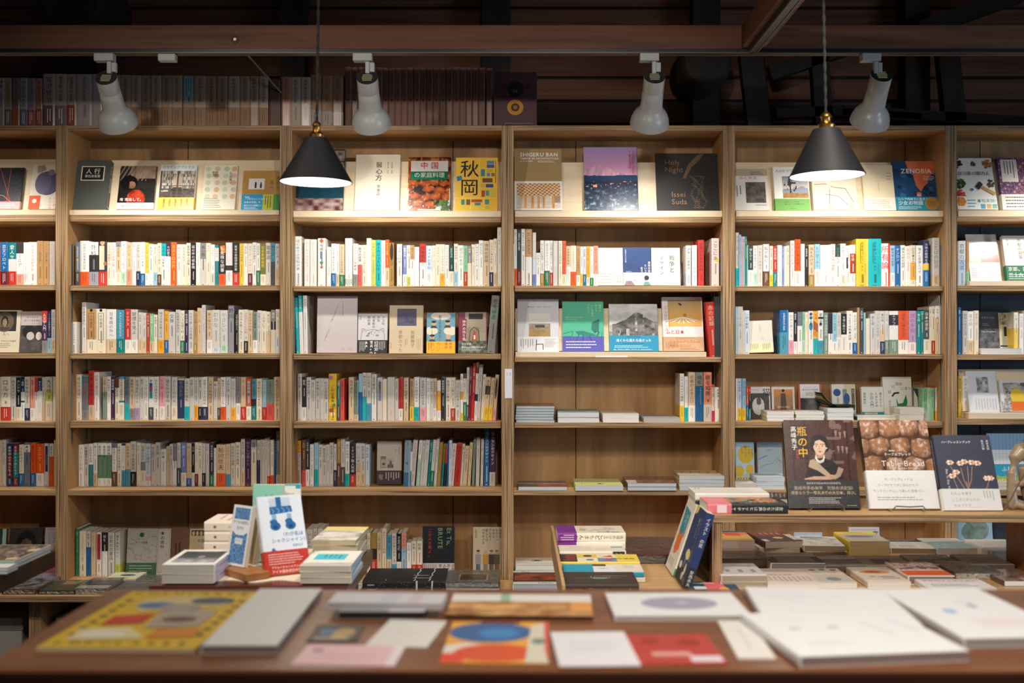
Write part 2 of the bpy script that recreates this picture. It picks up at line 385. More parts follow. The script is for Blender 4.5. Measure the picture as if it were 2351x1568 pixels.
# strips: bay,row,x0,y0,scale | L,T,colour[,colour,from-y][,=title[,ink]][,Rnn right edge][,lnn lean]   ("L,_" = gap)
SPINES='''
0,2,0,535,5.002|-30,105,or 3,105,bl,mr,442,=恋文フロベト,w 94,108,te,pw,300,r,440,=愛人サンド,w 187,104,dk,w,235,sal,470,=フィーニア,k 268,108,w,pw,450,=サンティトン,pk 325,104,w,=シェイクスピアの,r 425,90,ta,=ベケット戯曲全集1,br 497,93,ta,=ベケット戯曲全集2,br 570,95,lg,=モロイ,sal,R632
1,2,0,535,5.002|865,103,sl,dg,445,=訪問者恩田陸,w 919,90,w,or,445,=中庭の出来事恩田陸,k 1023,104,w,k,252,sv,446,=外科,k 1128,96,dk,r,443,=母の遺産新聞小説,be 1229,108,cr,=よろづ春夏冬中,or 1281,108,w,=ばらばら死体の夜,r 1330,98,gy,be,162,cr,450,=冬虫夏草,br 1389,95,w,mi,442,=博士の愛した数式,gy 1450,108,be,sal,420,=夏の花,go 1517,106,w,=春のソナタ,gy 1564,104,lg,nv,440,=水声見上采,gy 1611,104,w,bl,465,=どこかにいます,k 1668,110,ye,w,463,=ない友達,go 1707,127,w,=あひる,k 1762,130,cr,lb,450,=星の子,br 1806,116,cr,br,475,=木になった亜沙,br 1854,120,tq,w,265,=とんこつQ&A,k 1908,120,pu,w,270,=今村夏子,w 1960,105,or,=カストロの尻,ye 2029,130,w,=新百年録,or 2085,130,cr,=金井美恵子,gy 2140,115,cr,=星野智幸小説集,k 2190,112,k,=城の中の城倉橋,w 2250,110,w,=聖少女,gy 2300,115,gy,lg,300,=暗い旅,k,R2366
1,2,470,535,5.002|15,115,cr,=E・I・C,or 70,133,w,lg,460,=水柱町アーハ,gy 117,138,te,w,170,te,322,=島田雅彦,gy 163,130,k,or,470,=も危険な読書,w 242,110,pw,dk,372,w,430 318,112,k,r,455,=屍者の帝国伊藤計劃,w 399,120,ye,=バナナ円城塔,br 446,120,w,=道化師,gy 495,120,cr,mr,465,=グランド・フィナーレ,k 548,108,w,=あのゆる場所に,k 593,118,w,gn,430,=阿部和重,gn 636,120,ol,cr,475,=日本蒙昧前史,ye 700,113,lg,=電車道,k 760,115,tb,dg,330,=橋の上の,k 808,122,lg,be,380,=悲しもの,k,R862
2,2,470,535,5.002|1032,38,w,=はじめて小児科の本,k,R1112 1112,_ 1142,70,w,=子どもへのまなざし,sal 1208,73,w,=子どもへのまなざし,sal,R1284 1298,60,w,=母親,k,R1386 1398,160,w,=こころと心,pk 1452,122,w,bl,462,=ことばが劈かれるとき,k 1507,125,w,be,470,=こどものころ,k 1546,130,be,gn,480,=子どもたちの愉快な時間,br,R1603 1612,60,w,=自閉症スペクトラム,pk,R1695 1702,122,w,gy,475,=メグさんの性教育,k 1757,138,lg,co,365,=驚きの皮膚,k 1808,138,cr,=アレクサンダーと私,br 1859,60,w,=生きる,pk 1912,80,yg,=精神科治療,go 1964,78,tq,=居るのはつらいよ,k 2026,85,w,=気は挑戦する,r 2074,76,or,be,400,=からだの声,ye 2120,113,go,=くいしん坊哲学,k,R2173 2205,127,pw,=なぜの科学,k,R2267 2276,140,bv,w,475,=睡眠の謎,w 2317,140,cr,yg,500,=認知,k,R2375
2,2,940,520,5.002|8,215,ta,w,380,=捨てる女,br 57,235,w,=内澤旬子,lb,R112 118,200,r,w,415,=草食動物の,k 190,220,pb,w,515,=メイドの手帖,bl 262,218,cr,=海の花嫁,go 302,205,cr,=マスタリング,k 350,205,cr,yo,540,=ニューイングランド,br 408,212,w,=サステナブルに,k 455,220,dn,cr,515,=NAOMI,mi,R509 511,200,cr,lb,515,=贈与の技術,k 558,216,w,=遊びのある,te 622,220,lm,rb,520,=免疫細胞プロフェッショナル,dn 668,222,gy,cr,420,=地球,w 712,206,cr,=食べられる植物,go 752,200,w,=ネイチャーゲーム,k 797,160,w,=森の文化,gn,R848 850,165,be,=情熱の庭師,dn 918,153,cr,nv,525,=イルカと海の呼吸,k 965,140,cr,be,530,=鎖さらし,gy,R1006 1008,10,lg,=薔薇の世紀,gy,R1058
3,2,940,520,5.002|1200,30,w,or,485,=都市,or 1234,35,dn,mr,495,=SMALL・HOMES,w 1284,27,w,=構造デザイン現場,k,R1327 1330,30,ta,w,350,=BLUEPRINT,br,R1408 1412,70,lg,pb,380,bv,550,=構築,w 1454,303,w,=パタゴニ,k,R1501 1501,160,w,go,540,=みどりの空間学,k,R1545 1548,162,w,gn,508,=協力のテクノロジー,gn 1611,162,w,r,530,=文人誰で地域をつくる,k 1648,165,lg,=WINDOW・SCAPE,w,R1703 1709,165,cr,=木のある空間採集,gy 1755,165,or,cr,550,=美しいサラダ考,br 1797,225,be,w,460,=半建築長坂常,br 1848,220,cr,or,520,=インフォーマルパブリック,k 1914,225,ta,w,560,=まちづくりの思考力,br 1960,230,w,ye,540,=わたし,k 1993,230,pb,bl,550,=設計監理,br 2029,227,yo,cr,585,=超越職人論,r 2072,230,w,gn,590,=都市をつくる,te 2112,222,sal,w,545,=豊かな公共,r,R2166
3,2,1410,535,5.002|826,143,w,pb,465,=建築の四層藤森,k,R881 893,140,w,=ジェンダー写真論,gy,R951 962,80,r,=芸術のわるさ大和,k,R1031 1118,60,pw,=ここにあ,br,R1205
4,2,1410,535,5.002|1393,-5,lg,tq,405,=微生物の人類学,te 1432,18,lb,=生活史,bl 1457,40,pk,=ケア,r 1480,40,lb,=精神科,bl 1500,40,gn,=食べる,yg 1526,140,lb 1540,148,dn,w,425,=悼むひと,w 1594,145,pw,mi,455,=ケアするラジオ,k 1646,140,lg,=中動態の映像学,gy,R1703 1710,128,w,br,440,=私が私に,k,R1779 1783,148,cr,ye,480,=語る身体,br 1823,150,r,te,448,=常日対話,w 1873,140,w,=小山さんノート,gy 1927,150,bv,=ホームレス,w 1951,152,w,=女性,br 1976,145,cr,=記憶,k,R2012 2022,88,w,=隣人愛中国の死神,r,R2070 2073,73,or,w,435,=ネバーランド,k 2142,125,w,=哲学の先生,gy,R2188 2190,148,k,=社会学史,w,R2228 2232,133,be,go,480,=海をあげる,br,R2297 2300,128,lb,w,415,=私が謎である,te,R2363
4,2,1880,535,5.002|15,138,w,=カヘルソバージュ,pk 135,127,pw,w,475,=社会学入門一歩前,br 188,137,dn,w,275,=日日食客論,gy 245,122,w,cr,470,=商業文化,gy 308,145,w,pw,420,=列のはずれ,k 358,135,w,rb,235,w,465,=現代社会,w,R420 425,68,ye,=絓秀実コレクション,k 566,66,tq,=絓秀実コレクション,k,R716 718,120,w,=所有論,r,R816 818,143,lb,w,458,=観光客の哲学,k 874,145,bl,=ゲンロン,w,R934 938,140,w,=闘争の研究細野,k 990,150,w,=数学の,sal 1053,140,cr,yo,340,cr,540,=訂正する力,br,R1110 1115,142,w,=賢人と奴隷とバカ,k,R1196 1200,88,nv,ye,350,bl,425,=万物の黎明を読む,w,R1264 1303,55,lg,be,480,=ことばの起源,gy,R1386
5,2,1880,535,5.002|1592,92,w,pb,300,=京都の古道,bl,R1686 1690,95,ta,lm,440,=くらしのなか,or,R1725
0,3,0,680,5.002|482,170,r,pu,300,gy,510,=人文学入門,w 543,170,nv,lb,480,=ノーベル文学賞のすべて,w 590,153,lg,be,500,=熟達する物語,br,R634
1,3,0,680,5.002|815,295,w,=ブックストアで待ち,k,R880 880,_ 940,70,w,=片岡義男を読む,k,R990 993,145,ta,cr,497,=片岡義男,br 1105,145,cr,=片岡義男,br,R1216 1221,150,w,be,493,=日本語の外へ,k,R1334 1340,157,tb,te,490,=アメリカ小説をどうぞ,w,R1427 1435,145,r,w,500,=ミックス,w,R1500 1502,152,lg,w,500,=狼煙を見よ,k,R1582 1588,185,lg,be,480,=文房具,br 1632,190,lg,be,510,=バラード,br 1680,195,rb,=ロンサム,w 1720,200,lm,be,520,=歌謡曲,w 1765,213,cr,=木曜日,k,R1808 1815,150,lg,yo,500,=明日の友を数えれば,k,R1884 1888,170,yo,bl,502,=山口瞳,br 1935,180,lg,=文体,k,R2013 2018,155,lg,=私家東京放浪記,k 2070,165,cr,gn,510,=ちいさな城下町,k 2121,172,pu,nv,515,=夜の森番,w 2165,160,lg,=やがて哀しき外国語,k 2222,175,ta,go,540,=遠い太鼓,br 2265,135,be,=空想工房,go 2317,100,lg,=若者はみな,gy,R2361
1,3,470,680,5.002|24,160,be,w,500,=夏の緑の光,br 83,157,lg,pb,590,=静かな,gy,R173 177,160,lg,mi,560,=やさしい,gy,R264 270,105,sv,=野川,k,R336 347,180,k,=空想の読者たち,be 388,155,cr,=雨の木を聴く女たち,k 449,153,lg,k,515,=小説のたくらみ知,r 497,162,be,=本のなかの旅,br 552,178,gg,w,505,=海と文通信,k 603,163,lg,=言葉のラジオ,k 650,170,cr,=この世にて,k 705,178,cr,be,400,=夏の栞,gy,R758 760,157,gy,dk,290,cr,385,=昭和,w 815,150,cr,pb,460,=狂言,gy,R862
2,3,470,680,5.002|1030,15,tq,=サンリオ,w,l-22,R1066 1072,-8,tq,w,180,=文化出版,w,l-20,R1116 1126,-8,w,=やさしい,gy,l-10,R1172
2,3,650,520,4.354|2085,690,gy,gg,800,gy,940,=老後破産,k,l48,R2165
3,3,1150,520,4.2745|2010,735,r,=赤の記録,be,l-40,R2090 2092,690,dk,R2165
4,3,1640,670,5.002|242,170,lb 265,168,lg,=ことばと音,gy 328,215,cr 345,213,pb,=小説の解釈,k,R402
4,3,1640,670,5.002|752,210,bl,tb,465,=佐藤泰志作品集,w,R848 851,235,w,pk,555,=欧米の隅々,gy 910,220,k,w,570,=読書会,w,R949 953,232,sl,w,390,=マルクス,gy 1010,230,lm,mi,555,=文学論,gn 1040,235,cr,=死人,gy,R1076 1080,220,w,=松波太郎,k,R1136 1138,222,yo,tq,535,=文豪,r 1190,215,w,tb,560,=夏目漱石,k,R1250 1254,238,gg,=今すぐ文芸批評,w 1308,252,dk,w,480,=冒険読書記,k 1357,238,lb,w,570,=彼岸の図書館,te 1405,240,lg,w,520,=全身翻訳,gy 1455,252,k,w,490,=天使に触れる,w 1520,218,w,=はじめての橋本治論,k,R1588 1590,235,w,bl,585,=エンディング,k,R1638 1641,180,ta 1667,183,dg,=太宰治,w 1715,238,lb,R1736 1740,305,cr,R1786 1790,250,lg,=青と緑,bl 1845,218,lg,=プチブルの哲学,gy 1905,220,lg,be,440,nv,570,=象の旅,k 1955,218,lg,gg,555,=ある男,gy,R2004 2009,220,w,dk,265,w,385,gg,550,=エクフラシス,w,R2111 2113,218,or,w,553,=読者に憐れみを,nv,R2228 2231,218,lv,pw,580,=詩の手帖,r,R2318
4,3,1880,670,5.002|1120,220,te,=海と詩,w 1168,220,tq,gn,260,te,440,=ガラス,w 1204,205,dg,cr,545,=日本の歴史,w 1268,170,cr,=評論集,k 1292,165,cr,rb,560,=随筆,k 1335,160,w,be,300,=身体と書,br 1382,40,lg,=LGBT・BOOK,k,R1414
5,3,1880,670,5.002|1597,178,bl,=植物,w,R1632 1650,218,lg,=植物のある生活,bl 1706,225,w,be,560,=庭の話,gy,R1776 1782,215,cr,=鉱物の庭,gy,R1836 2236,235,cr,ye,420,=くま,br,R2290 2300,250,w,=花の名前,or,R2351 2353,215,cr,R2430 2432,210,te,R2520
0,4,0,840,5.002|-60,130,be,=詩人,k 8,125,cr,r,470,=ロルカ,k,R119 125,132,lg,=内なるゲットー,k 184,135,k,cr,470,=クンデラ,w 240,150,nv,w,300,nv,400,w,420,=英国,w 281,125,lg,nv,485,=都甲幸治,k,R342 346,128,sal,w,485,=台湾,pu 398,140,r,w,300,=まま猫,bl 434,143,nv,w,290,=きたたかの日々,w 482,130,lg,be,380,=シアトル,k,R516 520,125,lg,yg,280,cr,405,=大河詩,k,R600 607,125,cr,R640
1,4,0,840,5.002|872,98,cr,=昔話吉田健一,br 938,110,gy,te,120,sl,200,gy,510,=堀口大學,r,R1013 1015,55,r,be,450,=悪魔に憑かれ,k 1080,72,w,=記憶の遠近法,r,R1140 1140,_ 1178,125,be,gg,300,=古風,k,R1227 1229,122,w,=本は物語る,br 1272,122,pu,=堀田善衛,w 1322,135,br,cr,250,=生きる意味を問う,k 1365,122,tb,cr,150,te,400,cr,420,=天の怒り室町草太郎,k,R1426 1432,125,sl,tq,440,=小津安二郎,k 1487,125,be,gy,490,=黒井千次,k 1545,130,lg,lv,482,=妖怪巡礼ノート,k 1606,123,lg,=散歩,k 1655,128,w,=ここで井上ひさし,k,R1702 1707,127,w,dg,475,=夢,k 1762,125,w,=別れの挨拶丸谷才一,k,R1826 1830,120,pk,w,465,=女と男,r 1892,125,lg,=語りかける山,k,R1960 1967,130,lg,cr,460,=からくりの年,br,R2036 2042,145,be,nv,165,be,605,=寺田寅彦,gy,R2113 2117,145,lg,tq,465,=ほかならぬ松,pu 2178,130,lg,=京都,k 2228,135,lg,yo,450,=平凡な日本,k 2275,130,lg,k,470,=鹿島茂,k 2322,127,w,nv,470,=思想としての昭和,k,R2381
1,4,470,840,5.002|38,130,be,=人類史観梅原猛,k,R97 100,178,lg,=森,k 145,140,be,dg,480,=青春,gy 182,130,w,or,470,=舞台のシェイクスピア,k,R239 243,130,lg,=人生の夜,k,R298 300,145,lg,yo,480,=花の咲く,gy,R355 358,127,gy,w,430,=としのあと,k 413,130,be,r,470,=音,gy,R472 477,145,or,w,465,=舞台評論,w,R532 538,150,tb,dk,380,te,460,=鬼,k,R590 593,148,cr,=詩で味わう日本文学,k,R657 660,160,lb,r,475,=大人の,w 711,157,gg,co,430,=仕事本わたしたち,k,R793 795,128,be,=昔ばなしの文学史,br,R866
2,4,470,840,5.002|1065,90,lg,=ひとり旅,k 1115,128,dk,w,475,=旅先,w 1168,132,lg,=病気の幻想,k 1220,160,lg,=東京,bl,R1267 1270,145,lg,=旅を栖とす,k 1325,145,lg,=アジア,br 1365,147,lg,=私の五感彫琢,k,R1420 1424,92,ye,=ご利益事典,k,R1515 1520,165,go,te,220,dg,440,=福岡,w,R1552 1555,148,co,=京都に行こう,k,R1602 1652,132,be,=洛中通信,k,R1713 1716,165,gg,be,560,=文学紀行,dn,R1764 1767,90,lb,bl,300 1811,80,lg,tq,352,=夢の旅印,k 1858,80,lg,tb,430,=京の歌道,br,R1911 1915,95,lg,w,310,=金沢散歩,k,R1972 1980,135,lg,=青柳,bl,R2039 2041,150,cr,R2091 2097,132,lg,=おいしいがいっぱい,sal,R2181 2184,148,lg,=立ち食い,k,R2224 2226,135,r,w,492,=すするラーメン,k,R2275 2282,137,be,=一日一稲菅洋,k,R2340
2,4,940,825,5.002|2,222,ta,ye,540,=献立,br,R50 53,205,w,tq,548,=くりた陸のもの,k,R111 118,210,lg,pk,548,=食道楽の人村井弦斎,k,R190 194,218,w,=料理と掃除,bl 235,223,lg,=剣客料理帖,k 273,222,be,w,560,=剣客料理帖,k,R312 316,242,w,yo,362,w,590,R359 362,208,dk,=食味歳時記,w,R408 417,210,cr,=新版ワイン教本,k 472,210,cr,rb,562,=ワイン風土,k 526,240,lg,=フランス料理小典,k,R582 585,167,w,yo,370,w,465,ye,610,=料理,k 617,167,dg,cr,220,gn,490,=ワイン料理ノート,br,R656 658,90,lg,br,522,=料理人,k,l6,R691 692,75,mr,=フランス菓子,be,l22,R726 730,42,r,=アジア料理,w,l26,R765 768,33,lg,dk,90,w,160,nv,400,w,480,=料理の手帳,r,l26,R800 803,57,lg,=わたしのために,k,l34,R846 846,172,cr,=食と,dn,l30,R880 880,205,be,ye,540,=薔薇,k,l36,R937 941,215,be,ye,540,=パンとチーズ,k,l36,R984 988,178,be,pk,570,=茶の湯,k,l40,R1030
3,4,1520,840,5.002|203,88,w,ye,455,=マチスのみかた猪熊,k,R253 256,122,w,tq,478,=眠る,lb,R298 302,72,be,w,455,=絵画のよろこび,br,R380 384,72,gy,bl,230,=抽象の力,k,R473 477,72,sal,lg,445,=眠る知勝,k,R570 571,215,or,cr,245,mg,515,=美術館の冒険,k,R603 606,245,w,=未来派,k,R677 681,90,w,R700
4,4,1520,840,5.002|845,145,w 865,145,pb,ye,480,=声の地層,bl,R914 918,145,lb,ye,490,=傷のある手記,bl,R962 966,240,or,bl,450,=哲学,w 996,240,r,k,320,te,490,=文庫,w,R1020
4,4,1880,830,5.002|1190,305,lm,pb,570,=小さな町,gn,R1243 1245,305,mi,=文藝,gn 1278,305,lm,=文学の,gn,R1322 1340,283,or,w,305,yo,565,=詩の書,k,R1375 1378,205,lg,=小説ある手,sl,R1438
5,4,1880,830,5.002|1598,165,ye,=季刊文芸,k,R1643 1647,165,w,=西洋の生活,gy,R1717
0,5,0,990,5.002|-50,100,be,=人,k 20,95,lg,=死の貝殻,k,R67 82,140,nv,mr,250,nv,530,=真夜中の子供たち上,w,R141 148,140,mr,te,240,mr,530,=真夜中の子供たち下,w,R211 218,155,cr,bl,485,=その名はオーソン,k,R273 276,130,sl,w,155,sl,240,=未来,k,R343 350,135,or,bl,480,=愛のかたち,k,R411 415,145,or,w,482,=エルサ,ye,R502 508,140,lg,=時評,k,R562 567,142,w,or,290,=世界文学,k,R613 617,95,be,R640
1,5,0,990,5.002|893,155,w,=アイヌと文学,gy 963,150,lg,=中里恒子文学,k 1017,145,w,te,382,=文学哲学感想,k,R1066 1070,135,w,be,480,=聞くこと,k,R1118 1122,137,w,fg,272,w,540,=集英武編,k 1173,137,w,fg,272,w,540,=集英武編,k 1225,137,w,fg,272,w,540,=精算編,k,R1280 1285,135,sl,w,190,br,465,=日本語が亡びるとき,k,R1338 1345,143,cr,=新解さんの謎赤瀬川,k,R1394 1397,145,dk,w,165,tb,448,=日本語のまわり,gy 1440,138,be,tb,437,=自然神話,br,R1494 1497,117,lg,k,465,=詩的リズム大岡信,k,R1563 1567,133,cr,=詩論,gy 1615,138,lg,gg,350,cr,450,=言葉の友人,gn,R1667 1669,143,pb,pk,520,w,570,=ぼくの遊歩ノート,k,R1731 1734,150,lg,=詩と散文,k 1783,130,lg,=金の波,k,R1840 1843,208,w,=絵本,gy,R1908 1911,172,be,=土,br 1946,147,lg,=文藝時評,k 1985,148,gy,w,340,=飼い人,pu,R2028 2031,133,lg,dg,420,=田園,gy,R2075 2078,135,bv,w,475,=藤の花,w,R2138 2141,137,be,bl,540,=森,gy,R2199 2201,140,k,w,475,=人の姿,w 2236,130,cr,mr,490,=言葉,gy 2274,137,cr,=文明批評,k,R2320 2322,142,lg,k,480,=谷,gy,R2356
1,5,470,990,5.002|10,145,lg,=時代,gy,R52 58,130,dk,gn,500,=村の名前詩人,w,R102 104,195,w,=春,gy,R132 134,155,be,or,482,=鮎川信夫,br,R236 239,150,be,tb,490,=大岡昇平,go,R294 298,140,lg,=宮沢賢治の理想,k,R348 350,128,cr,=詩のある風景,k,R410 414,87,lg,be,455,=戦後詩人論,k,R461 467,82,pu,=わたしは燃えた,lv,R529 531,95,sv,cr,180,=遊行,k,R594 600,100,lg,nv,330,=高橋睦郎,k,R634 637,95,lg,R652 655,95,lg,=詩集,gy 688,82,lg,=北川透,gy 717,70,lg,r,515,=谷川俊太郎,gy,R747 752,98,cr,or,505,=パラレル,gn,R793 796,115,bl,=海,lb,R816 820,0,gy,be,500,=詩,w,R866
2,5,470,990,5.002|1046,110,yo,lg,245,=ダブルローカル,k,l-2,R1106 1113,97,br,co,450,=人口,be,R1160 1161,93,dk,w,440,=人の小説,w,R1201 1207,152,w,=ハードワーク,k,R1252 1257,135,lb,tq,437,=これから,tq,R1303 1306,155,lg,=地域再生,k 1351,165,lg,=鎌倉資本主義,k 1394,155,lg,=フライパン,k,R1432 1433,132,lg,=私の古寺巡礼,k,R1477 1479,150,lg,nv,445,=家,k,R1514 1519,90,go,br,365,=民家,be,R1561 1563,88,lg,dg,410,=すまい,mr,R1608 1612,118,w,tq,487,=障子の時代,k,R1663 1668,140,dk,r,495,=イタリア職人物語,w,R1731 1735,140,lg,be,360,=美しい日本の道具,gy 1794,140,lg,be,480,=愉快な骨董,k,R1840 1843,155,pb,=ぬりもの,k,R1892
2,5,940,975,5.002|-24,205,sl,w,310,tb,530,=暮,w,R34 44,175,lg,=サヨナラ民芸こんにちは,r,l42,R98 113,177,w,mi,395,=PORTLAND,r,l40,R153 155,178,lg,=街路,k,l38,R183 185,175,lg,=農と,tb,l40,R236 240,175,te,=デザイン,w,l38,R273 274,170,lg,gn,530,=くらし,gy,l40,R312 315,160,lg,=つくる,k,l38,R346 347,207,go,=衣服の時代と,br,l36,R389 392,225,ol,te,430,=色,k,l34,R418 420,228,r,k,450,R440,l26 441,195,bl,R456,l18 457,178,pb,=衣,nv,l12,R490 493,215,lg,=下着を変えた女,r,l38,R544 547,215,r,=流転のモード,k,l36,R609 611,222,lg,=鷲田,k,l34,R640 641,245,be,=おしゃれ,k,l34,R690 695,205,be,=服装,go,l32,R732 738,160,gg,=装い,k,l24,R769 772,148,lg,=衣裳,gy,l14,R815 825,160,lg,=きものの自在,k,l12,R856 861,48,bl,=コンランのデザイン,w,l8,R921 926,50,pu,lg,545,=コンランのデザイン,w,l8,R990
1,6,0,1130,3.58|622,300,gn,=白夜,lm,R650 652,320,cr,=シェイクスピアカンパニイ書店,k,R706 709,320,lg,bl,450,=荒地,k,R745 748,330,be,=グラフ,go,R786 792,330,w,=人参して本好きに,r,R834 838,330,k,w,485,=夜を,w,R882 887,330,lg,=日本の古書店,k,R940 945,330,lg,yg,590,=電子本をバカに,k,R986
2,6,680,1160,4.521|102,250,lg,=いしかわじゅん,k,R170 173,240,lg,=芋虫,r,R218 222,240,lg,R278 735,285,cr,=お笑い,k,R769 772,290,go,k,450,r,560,R835 838,280,be,=小宮山座談,br,R888 891,240,cr,=後家かまぼこ新聞,r,R936 940,305,tb,be,560,=幸福,k,R989 992,290,lg,tb,610,=明日は休みます,k,R1040 1043,295,k,w,585,=渋谷円山町,w,R1089 1092,283,sal,lb,450,=アウトサイダー,nv,R1141 1145,390,w,=文庫,gy,R1194 1197,372,cr,r,615,=新書,br,R1246 1250,370,cr,r,615,=新書,br,R1308
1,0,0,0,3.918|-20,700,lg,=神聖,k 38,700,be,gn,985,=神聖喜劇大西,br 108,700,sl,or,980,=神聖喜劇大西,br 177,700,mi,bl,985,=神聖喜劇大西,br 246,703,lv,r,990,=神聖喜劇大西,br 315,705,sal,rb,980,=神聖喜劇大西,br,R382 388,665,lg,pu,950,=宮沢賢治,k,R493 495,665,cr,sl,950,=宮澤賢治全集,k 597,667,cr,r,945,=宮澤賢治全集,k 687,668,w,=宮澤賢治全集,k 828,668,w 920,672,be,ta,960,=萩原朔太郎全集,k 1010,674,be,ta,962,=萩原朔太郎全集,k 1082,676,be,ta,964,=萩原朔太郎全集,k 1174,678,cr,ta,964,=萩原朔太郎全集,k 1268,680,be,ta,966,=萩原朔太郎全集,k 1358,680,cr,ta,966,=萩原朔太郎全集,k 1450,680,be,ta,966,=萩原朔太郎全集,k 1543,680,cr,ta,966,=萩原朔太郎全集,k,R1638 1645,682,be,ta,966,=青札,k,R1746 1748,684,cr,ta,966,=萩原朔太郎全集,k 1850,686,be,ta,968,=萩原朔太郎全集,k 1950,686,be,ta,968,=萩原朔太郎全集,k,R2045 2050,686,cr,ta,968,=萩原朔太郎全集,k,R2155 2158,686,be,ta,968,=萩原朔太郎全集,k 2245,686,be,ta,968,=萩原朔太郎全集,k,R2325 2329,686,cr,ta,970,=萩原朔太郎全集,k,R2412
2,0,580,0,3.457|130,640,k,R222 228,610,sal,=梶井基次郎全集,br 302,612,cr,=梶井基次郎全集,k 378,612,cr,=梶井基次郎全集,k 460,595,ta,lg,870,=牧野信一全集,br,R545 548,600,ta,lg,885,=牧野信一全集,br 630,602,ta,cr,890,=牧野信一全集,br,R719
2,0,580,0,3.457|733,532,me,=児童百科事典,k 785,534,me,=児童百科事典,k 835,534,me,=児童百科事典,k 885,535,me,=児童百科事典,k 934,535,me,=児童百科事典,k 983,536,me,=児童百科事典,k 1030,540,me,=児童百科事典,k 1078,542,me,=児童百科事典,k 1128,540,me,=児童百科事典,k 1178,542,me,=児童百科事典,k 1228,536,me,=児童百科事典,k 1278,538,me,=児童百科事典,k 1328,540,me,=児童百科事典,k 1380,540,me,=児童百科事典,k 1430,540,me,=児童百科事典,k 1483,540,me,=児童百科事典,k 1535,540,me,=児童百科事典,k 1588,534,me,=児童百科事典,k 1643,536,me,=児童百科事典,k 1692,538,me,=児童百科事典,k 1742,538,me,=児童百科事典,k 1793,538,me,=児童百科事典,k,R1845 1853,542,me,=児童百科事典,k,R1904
'''
EXTRA={}   # (bay,row,title) -> extra marks drawn on the spine (u,v on the spine)
def deco(k):
    if k=='青札': return [('r',.1,.015,.95,.5,'86b4c2'),('lines',.2,.05,.85,.42,3,'3a5a6a','v',.3,4)]
    if k=='母親': return [('p',[(.2,.055),(.5,.0),(.8,.055),(.5,.11)],'ea5a22'),('r',.3,.27,.62,.43,'5a86b8'),('p',[(.5,.47),(.75,.5),(.5,.57),(.25,.5)],'2c7a57'),('e',.5,.6,.19,None,'ea5a22')]
    if k=='自閉症スペクトラム': return [('p',[(0,.84+.03*i),(.5,.87+.03*i),(1,.84+.03*i),(1,.852+.03*i),(.5,.882+.03*i),(0,.852+.03*i)],'3f9a78') for i in range(4)]
    if k=='所有論': return [('r',.78,0,1,1,'e5391f')]
    if k=='片岡義男': return [('l',[(.22,.1),(.78,.1),(.78,.7),(.22,.7),(.22,.1)],.045,'4a4033'),('e',.5,.035,.16,None,'2a2522',10)]
    if k=='人参して本好きに': return [('r',.15,.04,.85,.62,'b0384a')]
    if k=='ご利益事典': return [('e',.25,.08,.3,None,'c8788a',8),('e',.55,.7,.42,None,'c9a23a',9),('e',.3,.78,.3,None,'b5563f',9),('e',.5,.86,.28,None,'fbf6d8',14),('e',.7,.66,.2,None,'4f8f8a',8)]
    if k=='松波太郎': return [('e',.5,.07,.34,None,'7d3f6d',9),('e',.5,.16,.36,None,'1f8f96',9),('e',.5,.36,.4,.1,'2b86b5',11)]
    if k=='文豪': return [('p',[(0,.22),(1,.3),(1,.5),(0,.42)],'a5553a'),('p',[(0,.44),(1,.52),(1,.64),(0,.56)],'d98e2b')]
    if k=='夏目漱石': return [('r',0,.15,1,.19,'222222'),('e',.5,.31,.26,.035,'222222',10)]
    if k=='絓秀実コレクション': return [('lines',.3,.1,.4,.55,1,'3a3a20','v',.5,3),('lines',.7,.52,.85,.8,2,'3a3a20','v',.3,5)]
    if k=='訪問者恩田陸': return [('p',[(.2,.42),(.8,.42),(.5,.36)],'f2b31c')]
    if k=='ネイチャーゲーム': return [('p',[(0,0),(.4,0),(.2,.06)],'a9c79a')]
    if k=='ここにあ': return [('r',.45,.42,1,.5,'f0d264')]
    if k=='仕事本わたしたち': return []
    if k=='列のはずれ': return [('r',.1,.29,.5,.56,'2a2a2a')]
    if k=='訂正する力': return [('r',.3,.24,.7,.28,'5aa03c')]
    if k=='青柳': return [('r',.25,.1,.8,.38,'6b6656'),('r',.25,.36,.8,.54,'8688b8')]
    if k=='時評': return [('r',.2,.06,.8,.66,'2b3350')]
    if k=='夢': return [('r',.15,.14,.85,.24,'33609a'),('r',.15,.24,.85,.33,'a03c5e'),('r',.15,.33,.85,.5,'2fa0b0')]
    if k=='舞台評論': return [('r',.25,.06,.75,.64,'2e9db0')]
    if k=='母の遺産新聞小説': return [('r',.12,.1,.72,.64,'e6dcbd'),('e',.5,.03,.3,None,'d0a58a',8),('e',.85,.5,.25,None,'b76a4a',8)]
    if k=='も危険な読書': return [('p',[(.1,.04),(.9,.02),(1,.2),(.4,.24)],'e07a1a')]
    if k=='外科': return []
    if k=='くいしん坊哲学': return [('e',.5,.2,.38,.2,'2a2218',18)]
    if k=='茶の湯': return [('e',.5,.3,.34,.22,'35302a',16)]
    if k=='薔薇': return [('r',.0,.2,1,.4,'3b352c')]
    if k=='絵画のよろこび': return [('lines',.25,.6,.75,.9,2,'b8a78a','v',.2,4)]
    if k=='抽象の力': return [('lines',.55,.32,.75,.75,1,'a9bac6','v',.4,4)]
    if k=='眠る知勝': return [('l',[(.1+.17*i,0+.02*i),(.55+.08*i,.32),(.2+.15*i,.6)],.05,'d9694a') for i in range(5)]
    if k=='児童百科事典': return [('e',.5,.535,.2,None,'33141a',12)]
    return []
